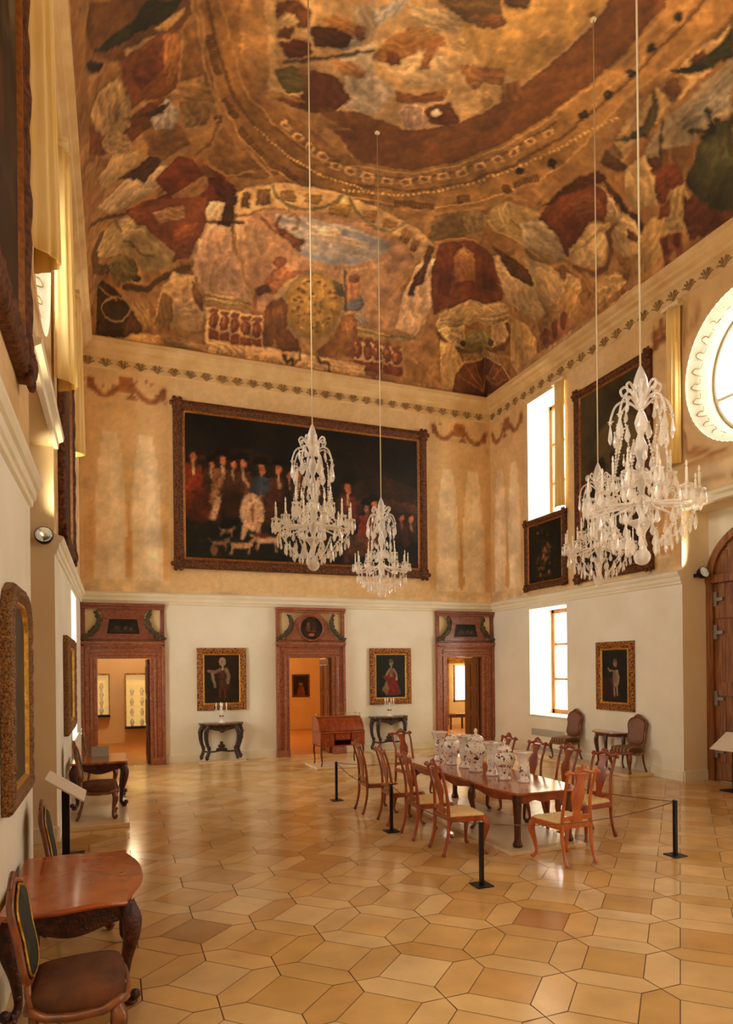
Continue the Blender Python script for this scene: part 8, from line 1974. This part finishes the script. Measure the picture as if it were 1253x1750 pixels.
    for x, z0, h in ((-.50, .84, 1.13), (.59, .48, 1.49)):
        for q in range(4):
            for dx in (-.15, .12):
                t = tag(MB().lathe([(.001, 0), (.04, 0), (.03, .03), (.06, .10), (.05, .16), (.025, .19), (.03, .22), (.001, .221)], 12).build('porcelain_vase', M['porcelain'], None, loc=(x+dx, 20.13, z0+h*.2*q+.006)), 'white porcelain vase on a shelf of a lit case in the left back room', 'vase', 'porcelain in the lit cases')
    picture('portrait', 'small dark portrait on the ochre wall seen through the middle doorway', .62, .78, .05, .04, PAINT['mini'], (6.0, 21.99, 1.12), 0, dk, M['gold_d'], corners=False, bumps=.002)
    # right back room: an inner doorway with a bright window and a bench
    mb = MB(); X0 = 11.05
    for a, b in ((X0, X0+.16), (X0+1.5, X0+1.62)): mb.box(a, b, 20.9, 20.99, 0, 2.35)
    mb.box(X0, X0+1.62, 20.9, 20.99, 2.25, 2.45); t6 = struct('door_6', mb, M['giltwood'])
    mb = MB(); mb.box(X0+.42, X0+1.25, 20.95, 20.985, .88, 2.13); struct('window_11', mb, M['winlit'])
    mb = MB(); mb.box(X0+.36, X0+1.31, 20.93, 20.95, .83, .90); mb.box(X0+.36, X0+.43, 20.93, 20.95, .83, 2.17); mb.box(X0+1.24, X0+1.31, 20.93, 20.95, .83, 2.17); struct('trim_9', mb, M['giltwood'])
    t = thing('bench', 'dark narrow bench seen through the right doorway', 'bench', (11.35, 19.6, 0))
    mb = MB(); mb.box(-.95, .7, -.22, .22, .40, .52); mb.build('seat', M['walnut'], t, bevel=.01)
    for sx in (-.88, -.25, .62):
        for sy in (-.18, .18):
            mb = MB(); mb.box(sx-.025, sx+.025, sy-.025, sy+.025, 0, .40); mb.build('leg', M['walnut'], t)
M['frame_dark'] = mat('dark_carved_frame', '#3c200f', .6, spec=.25, col2='#744420', nscale=20, bump=.5, bscale=50)
M['gold_d'] = mat('dull_gilding', '#7a4a1c', .4, metal=.5, col2='#a5682a', nscale=20)
M['gold_c'] = mat('carved_gilding', '#42200a', .45, metal=.3, col2='#b8742a', nscale=30, ndetail=3, lo=.40, hi=.58, bump=.9, bscale=55)
M['gold_l'] = mat('aged_gilding', '#4e2e10', .45, metal=.35, col2='#9c6a2a', nscale=70, ndetail=4, lo=.36, hi=.66, bump=.9, bscale=60)
M['pinkwall'] = mat('pink_beige_wall', '#d9b98c', .8, col2='#dfc296', nscale=2)
M['ochrewall'] = mat('ochre_wall', '#d2a45c', .8, col2='#d9ac66', nscale=2)
M['palewall'] = mat('pale_yellow_wall', '#e8cf98', .8, col2='#eed9a8', nscale=2)
M['backfloor'] = mat('back_room_floor', '#c48a45', .35, col2='#b97d3a', nscale=4)
M['goldlit'] = mat('lit_case_back', '#e0c070', .7, emit='#e8c878', estr=.4)
M['winlit'] = mat('bright_window', '#fff6e0', .6, emit='#fff4d8', estr=2.2)
# ================================================================ crystal chandeliers (origin at the lowest ball)
def chandelier():
    t = thing('crystal_chandelier', 'x', 'chandelier')
    mb = MB(); mb.tube([(0, 0, 1.78), (0, 0, 8.33)], .0085, 8); mb.sphere((0, 0, 8.33), .05, 10, 6, sc=(1, 1, .5)); mb.build('suspension_cord', M['pale_cord'], t)
    mb = MB(); mb.lathe([(.001, 1.52), (.04, 1.53), (.062, 1.56), (.064, 1.60), (.055, 1.68), (.034, 1.745), (.018, 1.785), (.012, 1.80), (.001, 1.801)], 16, flute=8, fl=.04); mb.build('glass_finial', M['crystal_s'], t)
    prof = []
    for z, r in ((.05, .012), (.12, .014), (.22, .018), (.30, .035), (.36, .075), (.385, .13), (.40, .12), (.41, .03), (.44, .025), (.50, .05), (.56, .062), (.62, .045), (.65, .022), (.70, .03), (.76, .07), (.80, .085), (.83, .06), (.86, .022), (.92, .026), (1.0, .05), (1.06, .058), (1.12, .034), (1.17, .02), (1.23, .045), (1.29, .058), (1.35, .04), (1.40, .02), (1.46, .05), (1.50, .03), (1.53, .02)): prof.append((r, z))
    mb = MB(); mb.lathe([(.001, .05)]+prof+[(.001, 1.53)], 14, flute=7, fl=.05); mb.build('glass_shaft', M['crystal_s'], t)
    mb = MB(); mb.sphere((0, 0, .075), .075, 14, 9); mb.lathe([(.02, .14), (.03, .155), (.02, .17)], 10); mb.build('bottom_ball', M['crystal_s'], t)
    # drop shape, shared by every pendant
    def drop(mb, c, s=1., an=0.):
        ca, sa = math.cos(an), math.sin(an); v = []; pr = [(.004, 0), (.009, -.012), (.022, -.055), (.026, -.075), (.014, -.098), (.001, -.11)]
        for r, z in pr:
            for j in range(6):
                a = 2*PI*j/6; x, y = r*math.cos(a)*s, r*.5*math.sin(a)*s; v.append((c[0]+x*ca-y*sa, c[1]+x*sa+y*ca, c[2]+z*s))
        mb.add(v, [(i*6+j, i*6+(j+1) % 6, (i+1)*6+(j+1) % 6, (i+1)*6+j) for i in range(5) for j in range(6)])
        mb.sphere((c[0], c[1], c[2]+.008*s), .009*s, 6, 4)
    DROP = MB(); drop(DROP, (0, 0, 0)); D0 = DROP.build('crystal_drop', M['crystal_s'], t); used = [False]
    def put(par, x, y, z, s, an):
        o = D0 if not used[0] else D0.copy()
        if used[0]: COL.objects.link(o)
        used[0] = True; o.parent = par; o.location = (x, y, z); o.scale = (s, s, s); o.rotation_euler = (0, 0, an)
    # basket of drops below the arms
    for r, z, n, s in ((.44, .40, 22, 1.0), (.35, .31, 20, 1.0), (.25, .23, 14, 1.0), (.14, .185, 9, .9), (.23, 1.20, 8, 1.2), (.15, 1.0, 8, .9)):
        for k in range(n):
            a = 2*PI*(k+.5*(n % 2))/n+r; put(t, r*math.cos(a), r*math.sin(a), z, s, a+PI/2)
    # strings of beads between rings
    def beads(mb, a, b, sag, n, r=.010):
        for k in range(n+1):
            s = k/n; mb.sphere((a[0]+(b[0]-a[0])*s, a[1]+(b[1]-a[1])*s, a[2]+(b[2]-a[2])*s-sag*4*s*(1-s)), r*(1+.3*(k % 2)), 6, 4)
    pol = lambda r, a, z: (r*math.cos(a), r*math.sin(a), z)
    for k in range(8):
        a = 2*PI*k/8
        for A in ((pol(.05, a, .86), pol(.47, a+.2, .52), .06, 16), (pol(.47, a, .50), pol(.16, a, .17), .03, 14, .012), (pol(.20, a, 1.30), pol(.24, a+PI/8, .86), .0, 14, .010)):
            mb = MB(); mb.tube([(A[0][0]+(A[1][0]-A[0][0])*q/10, A[0][1]+(A[1][1]-A[0][1])*q/10, A[0][2]+(A[1][2]-A[0][2])*q/10-A[2]*4*(q/10)*(1-q/10)) for q in range(11)], .003, 5); beads(mb, *A); mb.build('bead_string', M['crystal_s'], t)
    # crown of scrolled arms with big pendants
    tmpl = None
    for k in range(8):
        a = 2*PI*k/8
        if tmpl is None:
            mb = MB(); mb.tube(spline([(.02, 0, 1.44), (.07, 0, 1.56), (.13, 0, 1.63), (.17, 0, 1.60), (.15, 0, 1.55), (.12, 0, 1.57)], 5), .011, 7); mb.tube(spline([(.03, 0, 1.42), (.12, 0, 1.50), (.21, 0, 1.47), (.255, 0, 1.36), (.26, 0, 1.30)], 5), .010, 7); mb.lathe([(.003, -.01), (.03, 0), (.003, .01)], 8, (.255, 0, 1.33)); o = mb.build('crown_arm', M['crystal_s'], t)
            mb = MB(); drop(mb, (.26, 0, 1.30), 1.7, PI/2); mb.build('pendant', M['crystal_s'], o); mb = MB(); drop(mb, (.17, 0, 1.46), 1.0, PI/2); mb.build('pendant', M['crystal_s'], o); tmpl = o
        else:
            o = tmpl.copy(); COL.objects.link(o)
            for ch in tmpl.children: c = ch.copy(); COL.objects.link(c); c.parent = o
        o.rotation_euler = (0, 0, a)
    # candle arms in two tiers
    def arm(r, z, zr, name):
        mb = MB(); mb.tube(spline([(.03, 0, zr), (r*.3, 0, zr-.07), (r*.65, 0, zr-.10), (r*.92, 0, z-.10), (r, 0, z-.02), (r, 0, z)], 5), lerpr([.014, .013, .011, .010, .010, .010], 5), 8)
        mb.tube(spline([(r*.55, 0, zr-.10), (r*.6, 0, zr-.02), (r*.72, 0, zr-.0), (r*.74, 0, zr-.05)], 4), .007, 6)
        o = mb.build(name, M['crystal_s'], t)
        mb = MB(); mb.lathe([(.005, -.012), (.045, -.004), (.06, .008), (.055, .012), (.02, .006), (.014, .03), (.016, .04), (.001, .041)], 14, (r, 0, z)); mb.build('drip_pan', M['crystal_s'], o)
        mb = MB(); mb.lathe([(.0105, .03), (.0105, .16), (.004, .165), (.009, .18), (.010, .195), (.003, .22), (.001, .221)], 10, (r, 0, z)); mb.build('candle', M['wax'], o)
        for q in range(5):
            b = 2*PI*q/5+.3; mb = MB(); drop(mb, (r+.05*math.cos(b), .05*math.sin(b), z-.012), 1.0, b+PI/2); mb.build('pendant', M['crystal_s'], o)
        return o
    for name, r, z, zr, n, off in (('lower_arm', .47, .60, .62, 12, 0), ('upper_arm', .24, .80, .84, 6, .26)):
        o0 = None
        for k in range(n):
            if o0 is None: o = o0 = arm(r, z, zr, name)
            else:
                o = o0.copy(); COL.objects.link(o)
                for ch in o0.children: c = ch.copy(); COL.objects.link(c); c.parent = o
            o.rotation_euler = (0, 0, 2*PI*k/n+off)
    return t
M['pale_cord'] = mat('pale_cord', '#e0cfa4', .7)
def place_chandeliers():
    g = 'crystal chandeliers hanging from the vault'
    c = chandelier(); c.location = (2.29, 7.735, 3.33); c['group'] = g; c['label'] = 'leftmost crystal chandelier, hanging before the large battle painting'
    dup(c, (4.46, 10.80, 3.36), .13, 'smallest looking crystal chandelier, farthest back, at the right part of the battle painting')
    dup(c, (6.65, 7.735, 3.30), .21, 'crystal chandelier hanging just left of and behind the largest one at right')
    dup(c, (4.46, 4.62, 3.04), .07, 'largest looking crystal chandelier, nearest the camera at upper right')
build_back(); build_side('right'); build_side('left'); build_front(); build_ceiling(); build_trims()
doorcase(1, DOORS[0][0], 'flat', (XL-DOORS[0][0]+.001, .875)); doorcase(2, DOORS[1][0], 'round'); doorcase(3, DOORS[2][0], 'flat', (-.875, XR-DOORS[2][0]-.001))
arched_door(4, XR+ND, 1); arched_door(5, XL-ND, -1)
place_furniture()
place_chandeliers()
# ================================================================ camera
cam = bpy.data.cameras.new('camera'); co = bpy.data.objects.new('camera', cam); COL.objects.link(co)
ya, ro = math.radians(21.026), math.radians(-.573)
fw = Vector((math.sin(ya), math.cos(ya), 0)); rt = Vector((math.cos(ya), -math.sin(ya), 0)); up = Vector((0, 0, 1))
r2 = rt*math.cos(ro)+up*math.sin(ro); u2 = up*math.cos(ro)-rt*math.sin(ro)
mw = Matrix.Identity(4)
for i in range(3): mw[i][0], mw[i][1], mw[i][2] = r2[i], u2[i], -fw[i]
mw.translation = Vector((0, 0, 2.15)); co.matrix_world = mw
cam.sensor_fit = 'HORIZONTAL'; cam.sensor_width = 36; cam.lens = 36*1116.483/1253; cam.shift_y = (1138.834-875)/1253; cam.clip_start = .05
S.camera = co
# ================================================================ daylight, lamps and added fills
w = bpy.data.worlds.new('sky'); S.world = w; w.use_nodes = True
bg = w.node_tree.nodes['Background']; bg.inputs['Color'].default_value = (1.0, .985, .94, 1); bg.inputs['Strength'].default_value = SKY
def area(name, loc, size, rot, power=1, color=(1, 1, 1), portal=False):
    l = bpy.data.lights.new(name, 'AREA'); l.shape = 'RECTANGLE'; l.size, l.size_y = size; l.energy = power; l.color = color
    o = bpy.data.objects.new(name, l); COL.objects.link(o); o.location = loc; o.rotation_euler = rot
    if portal: l.cycles.is_portal = True
    return o
for s, X in ((1, XR), (-1, XL)):
    ry = PI/2*s
    for a, b in WIN:
        for z0, z1 in ((.92, 3.52), (5.7, 8.62)):
            area('window_daylight', (X+(WD+.02)*s, (a+b)/2, (z0+z1)/2), (z1-z0, b-a), (0, ry, 0), portal=True)
    area('window_daylight', (X+(OC[4]+.12)*s, OC[0], OC[1]), (OC[6]*2, OC[5]*2), (0, ry, 0), portal=True)
def spot(name, loc, target, power, color, angle=120, blend=1., rad=.08):
    l = bpy.data.lights.new(name, 'SPOT'); l.energy = power; l.color = color; l.spot_size = math.radians(angle); l.spot_blend = blend; l.shadow_soft_size = rad
    o = bpy.data.objects.new(name, l); COL.objects.link(o); o.location = loc
    d = Vector(target)-Vector(loc); o.rotation_euler = d.to_track_quat('-Z', 'Y').to_euler()
    return o
WARM = (1, .80, .50)
for X, s in ((XL, 1), (XR, -1)):
    for y, dy in ((NY1, -1), (NY0, 1)):  # the near-jamb pair is added, unseen, to light the vault
        x = X-.30*s if s < 0 else X-.30
        x = X+.30*(-s)
        spot('floodlight_beam', (x+.18*s, y+dy*.24, 3.78), (4.46, 7.7+(-dy)*2.4, 11.2), FLOOD*1.8, WARM, 82, .9)
for (x, y, z, p, c) in ROOM_FILLS:  # unseen fill points added to brighten the rooms beyond the doorways
    l = bpy.data.lights.new('room_fill', 'POINT'); l.energy = p; l.color = c; l.shadow_soft_size = .25
    o = bpy.data.objects.new('room_fill', l); COL.objects.link(o); o.location = (x, y, z)
S.view_settings.view_transform = 'Standard'; S.view_settings.look = 'None'; S.view_settings.gamma = 1; S.view_settings.use_curve_mapping = False
S.view_settings.exposure = EXPO
cy = S.cycles; cy.use_denoising = True; cy.max_bounces = 10; cy.diffuse_bounces = 5; cy.glossy_bounces = 3; cy.transmission_bounces = 4; cy.transparent_max_bounces = 24
cy.sample_clamp_indirect = 6; cy.caustics_reflective = False; cy.caustics_refractive = False
try: cy.denoiser = 'OPENIMAGEDENOISE'; cy.denoising_prefilter = 'ACCURATE'
except Exception: pass
